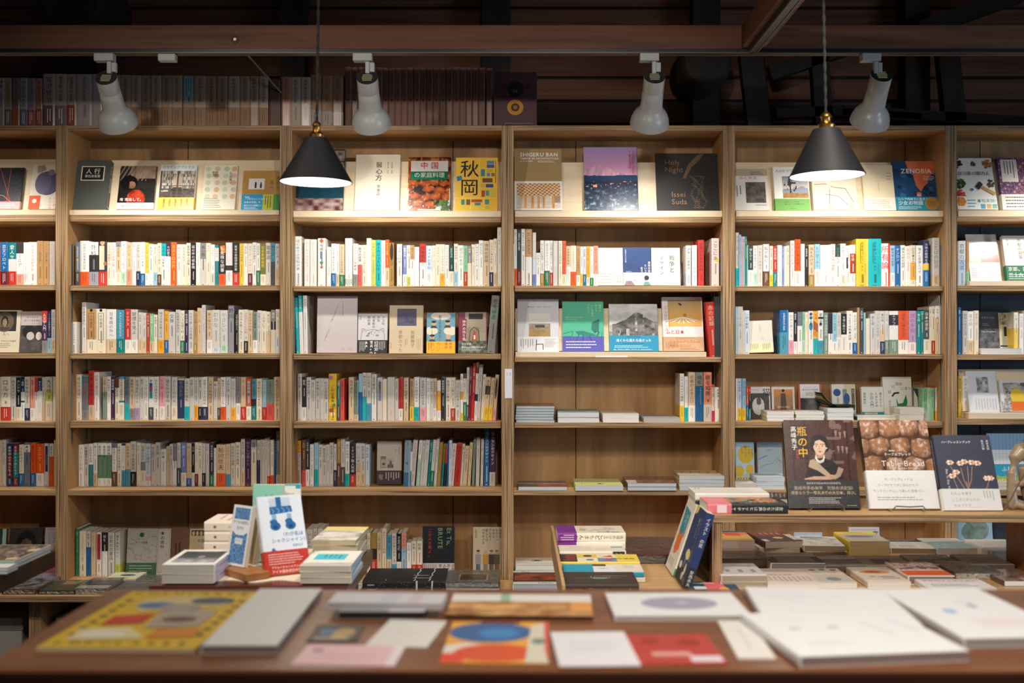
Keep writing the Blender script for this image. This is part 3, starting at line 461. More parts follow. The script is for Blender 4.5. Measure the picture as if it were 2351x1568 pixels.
def addspines():
    groups={}
    for ln in SPINES.strip().split('\n'):
        hd,body=ln.split('|'); bay,row,x0,y0,s=hd.split(','); bay=int(bay);row=int(row);x0=float(x0);y0=float(y0);s=float(s)
        Y=DEP[row]; toks=body.split(' ')
        for i,tk in enumerate(toks):
            p=tk.split(',')
            if p[1]=='_': continue
            L=float(p[0]);T=float(p[1]);base=p[2]; Rr=None;lean=0;title=None;ink='k';segs=[]
            k=3
            while k<len(p):
                q=p[k]
                if q[0]=='=': 
                    title=q[1:]
                    if k+1<len(p) and p[k+1] in PAL: ink=p[k+1];k+=1
                elif q[0]=='R': Rr=float(q[1:])
                elif q[0]=='l' and (q[1:].lstrip('-').isdigit()): lean=float(q[1:])
                else: segs.append((q,float(p[k+1])));k+=1
                k+=1
            if Rr is None: Rr=float(toks[i+1].split(',')[0])
            zb=shelfz(bay,row); yy=Y+rng.uniform(0,.006)
            if title in('老後破産','赤の記録') : yy=4.86
            top=y0+T/s; xl=x0+L/s; xr=x0+Rr/s
            Z=PZ(top,yy); H=Z-zb; Tk=(xr-xl)*yy/F-0.0004; xR=PX(xr-lean/s,yy)
            hpx=H*F/yy; toppx=top
            fr=[((y0+y/s)-toppx)/hpx for _,y in segs]
            bands=[];obi=None
            for j,(c,_) in enumerate(segs):
                v0=fr[j]; v1=fr[j+1] if j+1<len(segs) else 1.0
                if j==len(segs)-1 and v0>.5: obi=(v0,c)
                bands.append((max(0,v0),min(1,v1),c)) if not(j==len(segs)-1 and v0>.5) else None
            groups.setdefault((bay,row),[]).append(dict(x=xl,xR=xR,Y=yy,zb=zb,H=H,T=Tk,base=base,bands=bands,obi=obi,title=title,ink=ink,lean=math.atan2(lean/s*yy/F,H),area=(xr-xl)*hpx,px=xl))
    for (bay,row),gs in groups.items():
        gs.sort(key=lambda g:g['px']); n=len(gs)
        for i,g in enumerate(gs):
            H,T=g['H'],g['T']
            W=0.105 if H<.158 else 0.128 if H<.2 else 0.15 if H<.225 else .17
            W=min(W,5.05-g['Y'])
            if row==0:   # old volumes: colours darkened for the dim top row, paper aged brown
                dim_aged=lambda c:mix(sc(c,.72),'8a6250',.5)
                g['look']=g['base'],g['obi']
            ttl=g['title']; r2=random.Random(i*31+bay*7+row); cm=[]
            endv=g['obi'][0] if g['obi'] else 1.0
            if ttl:
                cm+=deco(ttl)
                lat=all(ord(c)<128 or c=='・' for c in ttl)
                a0=.06 if row else .05; lim=min(endv,.72 if endv==1 else endv)-a0-.04
                if ttl in('母親',): a0,lim=.115,.15
                if ttl=='片岡義男': a0,lim=.14,.3
                if ttl=='訪問者恩田陸': a0,lim=.1,.25
                if ttl=='ご利益事典': a0,lim=.24,.38
                if ttl=='所有論': a0,lim=.05,.9
                if ttl=='未来派': a0,lim=.05,.25
                if ttl=='児童百科事典': a0,lim=.08,.38
                if '全集' in ttl: lim=min(lim,.46)
                cw=T*.96; size=min(.66,(lim*H/len(ttl))/1.04/cw)
                if ttl in('母親','所有論','未来派','電車道','野川'): size=min(.95,(lim*H/len(ttl))/1.04/cw)
                if ttl=='青札': pass
                elif lat:
                    size=min(.62,(lim*H/len(ttl))/.72/cw); cm.append(('t',ttl.replace('・',' '),.5,a0,size,g['ink'],'r',1))
                else: cm.append(('t',ttl,.5 if ttl!='所有論' else .4,a0,size,g['ink'],'v',1 if r2.random()<.3 else 0))
                te=a0+size*cw*1.04*len(ttl)/H
                if endv-te>.16 and ttl not in('児童百科事典',):     # author line, too small to read
                    cm.append(('lines',.36,te+.06,.66,min(endv-.03,te+.06+.3),1,mix(g['ink'],g['base'],.25),'v',.62,i))
                if not g['obi'] and row: cm.append(('lines',.3,.955,.7,.985,1,mix(g['ink'],g['base'],.3),'h',.6,i))
            obi=g['obi']
            if obi:
                oc=C(obi[1]); dark=sum(oc)<.75; ik='f4f0e6' if dark else '4a4540'
                if obi[1] in('w','cr','pw') and r2.random()<.4: ik=['c05548','4a78a8','4a4540'][i%3]
                ob=[('lines',.28,.14,.74,.84,2 if T>.018 else 1,ik,'v',.3,i+9)]
                obi=(obi[0],obi[1],None,ob)
            hard=r2.random()<.5 and T>.016
            if row==0: obi=(obi[0],dim_aged(obi[1]),None,obi[3]) if obi else None
            mk=lambda W=W,row=row,dim_aged=(dim_aged if row==0 else None),H=H,T=T,g=g,cm=cm,obi=obi,hard=hard:book(W,H,T,dim_aged(g['base']) if row==0 else g['base'],g['bands'],obi,None,cm,'L',hard,page='ece6d6')
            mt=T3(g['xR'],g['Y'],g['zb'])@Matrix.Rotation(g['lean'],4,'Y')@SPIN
            g['mk']=mk; g['mt']=mt
        # labels: by look where the look is alone on its shelf, else by the count along the shelf
        def look(g):
            ws=PAL[g['base']][1]; s=ws+' book'
            bw=[]
            for a,b,c in g['bands']:
                if PAL[c][1]!=ws and PAL[c][1] not in bw: bw.append(PAL[c][1])
            ow=PAL[g['obi'][1]][1] if g['obi'] else None
            if ow and ow!=ws: s+=' with '+ow+' lower band'
            elif bw: s+=' with '+bw[0]+' stripe'
            return s
        lk=[look(g) for g in gs]
        nm={0:'on top of bookcases',2:'second shelf',3:'third shelf',4:'fourth shelf',5:'fifth shelf',6:'bottom shelf'}
        for i,g in enumerate(gs):
            place=('in '+('left' if bay==1 else 'middle')+' old set atop bookcases') if row==0 else ('on '+nm[row]+' of '+BAYN[bay]+' bookcase')
            if row==0 and bay==2 and i>6:
                lab=ordn(i-7)+' volume from left in dark-maroon encyclopedia set atop bookcases'
            elif lk.count(lk[i])==1: lab=lk[i]+' '+place+(', spine out' if row else ', spine out')
            else:
                lab=lk[i]+' '+place+', '+ordn(i)+' from left'
            grp='spine-out books on the '+nm[row]+' of the '+BAYN[bay]+' bookcase' if row else 'old volumes lined up on top of the bookcases'
            item(g['mk'],g['mt'],lab,g['area']*(1.0 if row else 1.0),group=grp,gloss=rng.random()<.45,key=(bay,row))
addspines()
# ---------------------------------------------------------------- printed pictures
def a_sea(top,bot,k,sx=6,sy=14,amt=.5):
    return lambda u,v: sc(mix(top,bot,v),1-amt/2+amt*fbm(u*sx,v*sy,k))
def a_town(u,v):
    n=vn(u*16,v*30,3)*.6+vn(u*40,v*60,4)*.4; c=mix('1b2c44','6f93b0',(n-.35)*1.5)
    if n>.72: c=mix(c,'d5dce2',.5)
    return c
def a_fuji(u,v):
    ridge=.44+.025*fbm(u*6,1,2); peak=.27+abs(u-.28)*.33+.02*vn(u*30,v*30,9)
    if v>ridge+.1: 
        d=(v-ridge-.1)/.5; c=a_town(u,v); c=mix('16263f',c,d)
        if vn(u*22,v*40,6)>.86 and v<.66: c=C('f0a08c')
        return c
    if v>ridge: return mix('2c4468','1e3352',(v-ridge)*9)
    if v>peak: return mix('f0b8c4','8d7aa8',vn(u*26+v*8,v*9,5)*.9)
    return mix('a08cc4','d79ab8',v*2.2)
def a_timber(u,v):
    if v<.5:
        w=abs(math.sin((u*11+v*7)*3.1))*abs(math.sin((u*9-v*9)*3.1)); return mix('b26a22','f7e2bd',1-w*1.6)
    for t in(.2,.36,.5,.62,.84):
        if abs(u-t)<.028-(v-.5)*.0: return mix('c77f33','f0b872',vn(u*60,v*3,2))
    if v>.78: return mix('efe6da','c9b9a5',vn(u*8,v*20,4)*.7)
    if u>.86: return sc('a98f78',.8+.4*vn(u*40,v*40,3))
    return mix('e7dccd','cbb9a3',vn(u*9,v*6,7))
def a_food(u,v):
    c=C('2a1712'); best=9
    if u<.12 or (v>.86 and u>.2) or (u>.86 and v>.4): c=mix('dfe8e6','7fa9bd',vn(u*14,v*14,5))
    if u>.62 and v>.66 and vn(u*14,v*14,8)>.45: c=mix('2f4a2c','6d8a4c',vn(u*30,v*30,9))
    for i in range(-1,5):
        for j in range(5):
            cx=(i+.5*(j%2)+.5*hsh(i,j,1)+.2)/3.8; cy=(j+.5*hsh(i,j,2)+.25)/4.4; a=.15+.06*hsh(i,j,5); b=.11+.05*hsh(i,j,6)
            d=((u-cx)/a)**2+((v-cy)/b)**2+.5*(vn(u*16,v*16,7)-.5)
            if d<1 and d<best and hsh(i,j,9)>.12 and not(u>.66 and v>.7): best=d; n=vn(u*20+i*5,v*20+j*3,4); c=mix('4d160a','c8642c',(1-d)*.9+.4*n-.2); c=mix(c,'f0b478',max(0,n-.72)*2.5)
    return c
def a_foodold(u,v):
    n=fbm(u*5,v*6,11); m=vn(u*9,v*11,12)
    if v>.9 or (u<.08 and v<.2): return mix('e8efe9','7fb0c0',m)
    if n>.44: return mix('6b1f0c','e08a45',(m*.7+n*.6)-.25)
    if u>.6 and v>.62: return mix('2f4a2c','7d9a5c',m)
    return mix('3a1a10','8f3c1a',m)
def a_shelves(u,v):
    if .0<v and (abs((v*9)%1)<.1 or abs(u-.5)<.015 or abs(u-.02)<.02): return C('54443a')
    if .36<u<.64 and v>.15: 
        if v>.62: return C('2a2523')
        return mix('cdbfa8','a88f78',vn(u*10,v*10))
    return mix('3f332d','d8cfc0',hsh(int(u*46),int(v*9),3)) if v<.66 else mix('201b19','6d6058',vn(u*14,v*20,5)*.8)
def a_night(u,v):
    c=mix('1c1e1a','4d4234',max(0,.4-v)+.25*fbm(u*6,v*8,3))
    if v<.35 and u>.3: c=mix(c,'d9b9a0',.5*fbm(u*4,v*6,8)+.25*(u>.45))
    if v<.4 and math.sin((u*9+v*5)*6)>.55 and u<.75: c=mix(c,'b9a58a',.55)
    d=((u-.28)/.24)**2+((v-.46)/.2)**2
    if d<1: c=C('141113')
    if ((u-.36)/.11)**2+((v-.52)/.1)**2<1 and v>.42 and u>.3: c=mix('b08068','5a3c30',(v-.42)*4)
    if v>.62: c=mix(c,'14120f',.6)
    e=((u-.5)/.26)**2+((v-.9)/.26)**2
    if e<1 and u>.26: c=mix('6a140d','d8492a',fbm(u*7,v*6,4)*1.5-.35)
    return c
def a_bread(u,v):
    c=mix('1f1815','3a2d26',vn(u*20,v*20,3)); best=9
    for i in range(-1,4):
        for j in range(5):
            cx=(i+.5*(j%2)+.3*hsh(i,j,1)+.3)/3.3; cy=(j+.3*hsh(i,j,2)+.35)/4.6; a=.17+.05*hsh(i,j,5); b=.12+.03*hsh(i,j,6)
            d=(abs(u-cx)/a)**3+(abs(v-cy)/b)**3
            if d<1 and d<best:
                best=d; n=fbm(u*24+i*7,v*24+j*5,4); hi=max(0,1-((u-cx+.03)/a)**2-((v-cy+.04)/b)**2)
                c=mix('3b2116','96694a',hi*1.1+.25*n); c=mix(c,'ddd2c8',max(0,(n-.47)*2.4)*hi)
    return c
def a_lady(u,v):
    c=mix('2b1614','4d2a24',fbm(u*3,v*5,2)*1.2)
    if abs((u*5)%1-.5)<.04: c=C('1f1010')
    if u>.55 and vn(u*10,v*14,4)>.62 and v<.5: c=mix(c,'8d7468',.5)
    if v>.82: c=mix('1c1112','2c1a18',vn(u*9,v*9))
    return c
def a_wool(u,v): return sc('2b2b30',.7+.9*fbm(u*14,v*16,5))
def a_hill(u,v):
    sky=.42+.08*vn(u*3,.5,2)
    if v<.45*u**0+.0 and v<sky-.02*u: return mix('e9e6e0','cfccc6',v)
    if .5<v<.62 and .3<u<.75: return C('4a4038')
    return mix('6d6250','b7a98f',fbm(u*16,v*20,6)) if v<.72 else mix('b89a62','8a7040',fbm(u*12,v*14,3))
def a_castle(u,v):
    n=fbm(u*9,v*10,7); edge=.62-.34*math.exp(-((u-.6)/.2)**2)-.12*vn(u*8,1,2)+.1*abs(u-.5)
    if v<edge: return mix('f0efec','8e8f92',.2+.9*fbm(u*4,v*5,1)-.2)
    if int(u*17)%3==0 and vn(int(u*14),int(v*14),3)>.55: return mix('d8d6d2','5c5a58',n)
    return mix('1c1c1e','8d8a86',n*1.4-.25)
def a_cat(u,v):
    c=mix('5b534c','3a332f',fbm(u*4,v*4,3))
    if ((u-.42)/.32)**2+((v-.5)/.34)**2<1: c=mix('f1efea','c8c2ba',fbm(u*9,v*9,2))
    if ((u-.45)/.13)**2+((v-.3)/.16)**2<1: c=C('6d5a4c')
    return c
def a_photo(a,b,k,s=8): return lambda u,v: mix(a,b,fbm(u*s,v*s,k)*1.5-.25)
def a_tree(u,v):
    if v>.78: return mix('7d5a2c','c69a55',fbm(u*9,v*14,4))
    if abs(u-.3)<.05-.03*v or (((u-.3)/.26)**2+((v-.45)/.3)**2<1 and fbm(u*13,v*13,3)>.55): return C('2f271d')
    if v>.58-.12*math.exp(-((u-.75)/.18)**2): return mix('7386a8','a9a6b0',v)
    return mix('6d8aa8','eadfc8',v*1.4)
def a_texl(u,v):
    n=math.sin(u*40)*math.sin(v*46)+.8*math.sin((u+v)*23)
    return C('3b3f6d') if n>.6 else C('b0606a') if n>.1 else C('c98f86') if n<-.9 else C('59406a')
def a_car(u,v):
    if v>.62: return C('f2f0ee')
    if .4<v<.6 and u>.42 and (.43<v or u<.8): return mix('d8382c','7a1d18',(v-.42)*4) if (v<.5 or u>.6) else C('3a3432')
    if v<.3: return mix('c9c9c6','efeeea',vn(u*6,v*7,2)) if u<.6 else mix('e6e4e0','8d96a0',vn(u*9,v*5,3))
    return mix('cfc6a8','b9b08a',v)
def a_port(dark,skin,k,hair='1c1814'):
    def f(u,v):
        c=sc(dark,.7+.7*fbm(u*4,v*5,k))
        if ((u-.52)/.34)**2+((v-.42)/.36)**2<1: c=C(hair)
        if ((u-.52)/.22)**2+((v-.5)/.27)**2<1: c=mix(skin,hair,max(0,(.4-v))*2+.35*fbm(u*6,v*6,k)*(u<.5))
        if v>.8: c=sc(dark,.6)
        return c
    return f
def a_grid(u,v):
    if v<.3: c=C('7fa6c8')
    elif v<.68: c=C('dfe6ea')
    else: c=C('8fb6cf')
    return sc(c,.8) if (abs((u*12)%1)<.12 or abs((v*15)%1)<.12) else c
def a_octo(u,v):
    c=C('a9d3e8')
    for (x,y,rx,ry,k) in((.45,.25,.2,.25,'6f8f86'),(.62,.55,.28,.25,'8aa39c'),(.35,.6,.2,.2,'77948c')):
        if ((u-x)/rx)**2+((v-y)/ry)**2<1: c=sc(k,.7+.6*vn(u*14,v*14,5))
    return c
def a_room(u,v):
    if v<.55: 
        if abs((u*4)%1)<.08 or abs((v*5)%1)<.1: return C('2a2326')
        return mix('b85a66','5a7a6a',vn(u*8,v*8,4)) if .15<u<.8 else mix('3a2a30','c9b9b0',vn(u*24,v*24,2)*.8)
    if v<.8: return mix('0f4a5c','12303f',vn(u*5,v*6,1))
    return mix('5a2a34','c9b0a8',vn(u*9,v*20,7)*1.2-.2)
def a_leaf(u,v): return mix('e9ead0','c9c46d',fbm(u*7,v*9,3)) if fbm(u*5,v*6,8)>.5 else C('d9c34a')
def a_crowd(u,v):
    return mix('2b2624','d9b5a8',(fbm(u*14,v*9,6)*1.8-.6))
def a_lily(u,v): return mix('7a6f66','2d2a2c',fbm(u*5,v*7,9)*1.4-.2)
def a_mix(cols,k,s=7):
    def f(u,v):
        n=int(vn(u*s,v*s,k)*len(cols)*.999); return cols[max(0,min(len(cols)-1,n))]
    return f
def G(u0,v0,u1,v1,nx,ny,fn): return ('g',u0,v0,u1,v1,nx,ny,fn)
def Tt(*a): return ('t',)+a
def Ls(*a): return ('lines',)+a
# ---------------------------------------------------------------- covers standing face-out
RACKY=4.885; RLEAN=16.0
def front(bay,row,x0,x1,yt,yb,T,col,cmds,label,obi=None,bind='R',lean=8.0,Y=None,rack=False,hard=False,gloss=False,yaw=0,spine=None,name='book',cat='book',z=None,roll=0,group=None,wrap=False,bands=()):
    T=T/1000
    if rack: lean=RLEAN; Y=RACKY-T/math.cos(R(lean))-0.0015
    elif Y is None: Y=4.87
    zb=PZ(yb,Y) if z is None else z
    W=(x1-x0)*Y/F/math.cos(R(yaw)); a=(yt-CY)/F; c,s_=math.cos(R(lean)),math.sin(R(lean)); H=(CAMZ-zb-a*Y)/(c+a*s_)
    mt=T3(PX(x0,Y),Y,zb)@rotz(yaw)@Matrix.Rotation(R(roll),4,'Y')@rotx(-lean)
    item(lambda:book(W,H,T,col,bands,obi,cmds,spine,bind,hard),mt,label,(x1-x0)*(yb-yt),True,name,cat,group or 'books shown face out',gloss,wrap=wrap)
FR=front
G1='books face out on the sloped top racks'
def rk(*a,**k): FR(*a,rack=True,group=G1,**k)
rk(0,1,-36,44,385,480,16,'2a2a2c',[G(0,0,1,1,30,36,a_wool),('l',[(.3,0),(.8,1)],.012,'c04a4a'),('l',[(.62,0),(.6,1)],.012,'c04a4a'),('l',[(0,.62),(.5,.68),(.9,.95)],.02,'c96a6a')],'black photograph cover crossed by thin red lines, leaning on top rack of far-left bookcase',obi=(.82,'e6a0a0',[Ls(.1,.2,.9,.9,3,'ffffff')]),gloss=True)
rk(0,1,64,126,378,480,14,'ece0cc',[('e',.62,.42,.46,.27,'56506e'),('e',.45,.42,.3,.25,'6b6484'),('e',.72,.18,.13,.07,'8a7f90'),('p',[(.15,.03),(.45,.0),(.52,.13),(.2,.2)],'c79a8c'),G(.22,.04,.44,.15,8,8,a_photo('5a5048','d9cfc0',4))],'cream cover with purple gourd and tilted stamp, beside first pillar on top rack',obi=(.7,'efe6d6',[('r',0,0,.42,1,'e5562b'),('e',.2,.4,.09,None,'f4e6d8',8),Tt('ワンダー\nトリップ',.95,.1,.13,'d8463a','v')]))
rk(1,1,158.6,243,368,480,34,'50554f',[('r',.22,.12,.86,.42,'e9e4d6'),('r',.25,.138,.83,.402,'1f1f1f'),Tt('人 行',.54,.17,.17,'e9e4d6','h',1,'c'),Tt('著石漱目夏',.54,.3,.085,'e9e4d6','h',1,'c')],'dark grey-green slipcase with white-framed black title plate',hard=True,spine=[('r',.2,.12,.8,.95,'e2dccb'),('r',.26,.13,.74,.94,'2a2a28'),Tt('行人 夏目漱石著',.5,.17,.4,'e2dccb','v')])
rk(1,1,267,350,381,480,16,'1c1a1a',[G(0,0,1,.86,64,70,a_night),Tt('俺 南進して。',.06,.74,.105,'f4efe6','h',1)],'dark photo cover of person in red coat looking away, white strip at foot',obi=(.855,'f3f0ea',[Tt('写真荒木経惟 小説町田康',.06,.32,.075,'26262a')]),gloss=True)
rk(1,1,360,443,378,481,16,'eae6de',[G(0.02,.14,1,.74,46,44,a_shelves),('r',.02,.0,1,.14,'e9ecec'),Tt('ブライングブックス',.05,.02,.1,'2aa0ae','h',1),Tt('山田航',.06,.56,.07,'f0ede6','h',1)],'cover photo of a book-lined room with teal title and yellow strip',obi=(.735,'f2cf4c',[Ls(.1,.12,.9,.85,5,'7a6418','v')]),gloss=True)
rk(1,1,462,538,379,481,15,'e9e3cf',[('e',.12+.26*i+.05*hsh(i,j),.09+.155*j,.085,None,['c9d3b3','d9b183','bfcaa6','d8bfa6'][(i*3+j*2)%4],10) for i in range(4) for j in range(5)]+[Tt('猫',.34,.14,.2,'3a3a34','v'),Tt('石庭湊千',.82,.16,.1,'3a3a34','v'),Ls(.05,.74,.6,.97,6,'8d8a78')],'cream cover dotted with pale green and ochre pebble shapes')
rk(1,1,553,640,392,483,14,'b98f4a',[('r',.16,.2,.58,.47,'e9e9ea'),('r',.32,.31,.37,.44,'2a2a2a'),('e',.345,.3,.02,None,'2a2a2a',8),('r',.46,.33,.51,.44,'2a2a2a'),('e',.485,.31,.02,None,'2a2a2a',8),Tt('手から\n 手へ',.95,.13,.13,'3d2f1c','v')],'ochre cover with small white photo of two figures, blue and green strip',obi=(.6,'2b9fd4',[('r',.56,0,.84,1,'c5cf4a'),('r',.84,0,1,1,'4f9a4a'),Tt('NHK',.08,.1,.06,'ffffff','h',1),Tt('「プロフェッショナル\n仕事の流儀」で\n紹介され話題に!',.07,.22,.062,'ffffff','h',1,'l',1.5),Ls(.08,.8,.5,.95,2,'ffffff'),Ls(.6,.1,.8,.9,3,'5a6020','v')]))
rk(2,1,676,786,343,483,20,'3a2c30',[G(0,0,1,1,44,56,a_room)],'dark interior photo cover with teal sofa behind the black pendant shade',gloss=True)
rk(2,1,813,915,355,483,22,'e6dcc6',[Tt('醫心方',.53,.13,.155,'26241f','v',1),Tt('食養篇',.53,.54,.09,'2f2c26','v',1),Tt('丹波康頼 原著',.82,.13,.04,'4a463c','v'),Tt('粟島行春 訳註',.73,.13,.04,'4a463c','v')],'tall plain cream slipcase with black brush-lettered title',hard=True)
rk(2,1,935,1033,361,483,22,'3a2018',[G(0,.0,1,1,50,58,a_food),('e',.5,.7,.52,.34,'c9dbe0'),G(.02,.42,.98,.98,80,56,a_food),('r',.06,.07,.94,.29,'f4f1ea'),('r',.06,.27,.94,.425,'11805a'),Tt('中 国',.5,.09,.185,'d8412f','h',1,'c'),Tt('の家庭料理',.5,.285,.145,'f4f1ea','h',1,'c')],'Chinese home-cooking book, glossy photo of glazed meat under white and green title panel',gloss=True)
def akioka(c):
    for i,(u,v,w,h) in enumerate([(.74,.06,.18,.06),(.74,.13,.18,.07),(.6,.22,.1,.14),(.74,.21,.14,.07),(.74,.29,.08,.08),(.85,.29,.08,.07),(.64,.39,.24,.08),(.72,.5,.18,.07),(.6,.5,.1,.07),(.62,.62,.08,.12),(.72,.62,.08,.1),(.82,.6,.14,.16),(.14,.79,.08,.1),(.26,.79,.1,.1),(.38,.79,.26,.05),(.46,.85,.14,.05),(.7,.79,.1,.09),(.12,.91,.22,.06),(.4,.91,.26,.07),(.7,.91,.1,.06)]):
        c.r(u,v,u+w,v+h,['4d93a8','4a5a8a','3f8f90','d9b23a','4a93a8','8a6a4a','6b543a','3f4f8a','d9b23a','b5482f','4f9a9a','d5c24e','2f8a7a','6a5a3a','b5482f','2f8a8a','3f9a8a','e2c04a','e2c04a','d9b93f'][i])
    for q in ([(.57,.03),(.57,.76)],[(0,.76),(.98,.76)],[(.57,.2),(.98,.2)],[(.57,.36),(.98,.36)],[(.57,.57),(.98,.57)],[(.36,.77),(.36,1)],[(.68,.77),(.68,1)]): c.l(q,.008,'f6e6a0')
rk(2,1,1045,1142,362,484,20,'efc23f',[akioka,Tt('秋岡',.33,.05,.46,'231d18','v',2),('p',[(.02,.36),(.14,.34),(.16,.42),(.04,.45)],'2f7fae'),Ls(.93,.06,.98,.5,1,'5a4a1a','v')],'yellow cover with huge black two-character title and tiny product pictures',gloss=False)
rk(3,1,1181,1290,342,483,18,'a58a5c',[Tt('SHIGERU BAN',.12,.05,.118,'f2f0ea','h',2),Tt('TIMBER IN ARCHITECTURE',.12,.135,.063,'f2f0ea','h',1),Tt('坂 茂 木の建築',.12,.19,.04,'f2f0ea','h',1),Ls(.5,.19,.92,.225,2,'f2f0ea')],'brown kraft architecture book with photo of timber columns on its lower band',obi=(.53,'f0eeea',[G(.05,.07,.97,.93,84,50,a_timber)]))
rk(3,1,1342,1466,338,483,18,'2c4468',[G(0,0,1,1,90,110,a_fuji),Tt('Thirty-Six Views',.93,.05,.062,'c8382f','r',1),Tt('of Mount Fuji',.87,.05,.062,'c8382f','r',1)],'photo cover of pink snow mountain above a blue evening town',gloss=True)
rk(3,1,1509,1655,352,483,16,'2a2a2c',[('p',[(.42,.44),(.52,.2),(.66,.04),(.78,.0),(.7,.12),(.56,.26),(.47,.44)],'6d5840')]+[('l',[(.52+.05*k+.1*vn(i*.7,k),.4+.034*i),(.55+.05*k+.1*vn(i*.7+.7,k),.42+.034*i)],.008,'7a6a52') for k in range(4) for i in range(17)]+[('l',[(.56+.02*i,.38+.03*i),(.8,.4+.033*i)],.003,'4d4439') for i in range(16)]+[Tt('Holy\nNight',.14,.1,.125,'8a6848','h',0,'l',1.0),Tt('Issei\nSuda',.23,.66,.125,'9a754f','h',0,'l',1.0)],'large black art book with bronze lettering and faint feather picture',hard=True)
rk(4,1,1688,1767,388,483,10,'e4e1dc',[('r',0,0,1,.17,'b9aa92'),Ls(.5,.06,.95,.15,2,'5a5040'),Tt('読 む 時 間',.18,.18,.1,'d9695f'),G(.34,.32,.92,.82,26,30,a_lily),Ls(.04,.4,.24,.75,2,'6a665e','v'),Ls(.6,.85,.95,.9,1,'8a857c')],'pale cover with black-and-white window photo and red spaced title, first on fifth top rack')
rk(4,1,1781,1861,383,483,18,'f1efe9',[Tt('人はかつて樹',.06,.06,.1,'35322e'),G(.24,.22,.98,.72,36,26,a_tree)],'white cover with landscape painting of a bare tree, green strip at foot',obi=(.735,'6aa84a',[Tt('大切なことだけが\n 書かれている詩集です。',.25,.2,.055,'2f4a1f'),Ls(.4,.82,.6,.9,1,'2f4a1f')]),bind='L')
rk(4,1,1869,1970,352,483,24,'e9dcc2',[('r',0,0,1,.14,'6b7f93'),('l',[(.05,.55),(.3,.54),(.5,.6)],.012,'5a5044'),('l',[(.5,.6),(.75,.62),(.92,.86)],.012,'5a5044'),('l',[(.3,.72),(.6,.76),(.78,.9)],.012,'5a5044'),('e',.36,.92,.07,.06,'cdbda0'),('l',[(.4,.6),(.36,.88)],.012,'5a5044'),('e',.87,.93,.06,.05,'cdbda0'),Tt('無力',.36,.42,.15,'f7f1e2','v',1)],'cream line-drawing cover with grey top edge under the second pendant lamp',bind='L')
rk(4,1,1987,2058,379,483,20,'ecdcb9',[Tt('natsu jin\nmatsu',.5,.28,.06,'e07a4a','h',0,'c'),Ls(.48,.38,.52,.6,1,'e07a4a','v'),Ls(.78,.15,.95,.35,3,'e0a07a')],'pale beige cover with thin orange lettering, left of the blue and orange comic',obi=(.72,'f4ecdc',[Ls(.1,.15,.9,.85,6,'c9a58a')]),bind='L')
def zen(c):
    c.r(0,0,1,1,'1f4a78')
    c.p([(.3,0),(1,0),(.95,.25),(.82,.3),(.78,.45),(.68,.52),(.6,.62),(.5,.5),(.46,.3),(.36,.2)],'e2764f')
    for i in range(26): 
        x,y=hsh(i,1),.1+.6*hsh(i,2); c.p([(x,y),(x+.12,y+.03),(x+.1,y+.1),(x-.02,y+.07)],['19395f','27588a','2f6f9a','173050'][i%4]) if not(.38<x<.78 and y<.5) else None
    c.e(.55,.66,.06,.03,'d86a4a',10); c.r(.5,.67,.6,.72,'e9a08a')
    c.t('ZENOBIA',.18,.14,.155,'fbeee2','h',2)
    c.lines(.68,.3,.95,.4,3,'f4e0d0')
rk(4,1,2059,2159,370,483,14,'1f4a78',[zen],'blue and orange comic cover with white hand-drawn title',obi=(.73,'2590a8',[Tt('シリア内戦下に生きる',.05,.06,.07,'f4f4f0','h',1),Tt('少女の物語',.05,.28,.115,'f4f4f0','h',1),Ls(.05,.68,.6,.95,3,'d8eef0'),('e',.82,.5,.16,None,'b58a4a',24),Ls(.7,.3,.94,.7,4,'7a5a2a')]),bind='L')
def minerals(c):
    for (u,v,r,k) in((.12,.1,.2,'2b3038'),(.52,.12,.1,'5a4a40'),(.88,.12,.18,'b07a3a'),(.15,.5,.2,'3f5a2f'),(.9,.5,.16,'5a4a44'),(.12,.72,.2,'c9553f'),(.42,.62,.06,'2f7fb8')):
        for i in range(30):
            q=hsh(i,1,int(u*99))*6.28; d=r*.6*hsh(i,2,int(u*99))**.5; c.e(u+d*math.cos(q),v+d*.75*math.sin(q),r*.17,None,sc(k,.5+1.1*hsh(i,3)),5,a0=i*40,a1=i*40+360)
    c.p([(.5,.56),(.62,.46),(.7,.52),(.58,.63)],'3a3c40'); c.p([(.63,.58),(.68,.54),(1,.68),(.96,.73)],'c9a066')
    c.t('石は元素の案内人',-.02,.27,.115,'2a2a2a')
rk(5,1,2198,2290,363,482,16,'f3f1ea',[minerals],'white cover scattered with mineral specimens and a hammer',obi=(.75,'eef2ee',[('e',.1,.4,.14,None,'d9913a',6),Tt('本格実験!',.5,.2,.11,'1f8f70','h',2),('r',.58,.6,.7,.95,'3f9ac0'),('r',.73,.6,.85,.95,'d9a03a'),('r',.87,.6,.99,.95,'3fa08a'),Ls(.25,.2,.48,.9,3,'3f9ac0')]),bind='L',gloss=True)
rk(5,1,2303,2392,363,482,22,'4a3f63',[G(0,0,1,1,46,56,a_texl),('r',.08,.03,.5,.46,'efe8dc'),Ls(.14,.06,.44,.42,4,'5a5048','v')],'ethnic textile-patterned purple cover with white title panel at the picture edge',obi=(.7,'f0ece4',[Ls(.1,.1,.9,.9,4,'5a5048')]),bind='L',spine=[('r',.1,.7,.9,.95,'f0ece4'),Tt('世界の染めと織り',.5,.2,.4,'d9d0c0','v')])
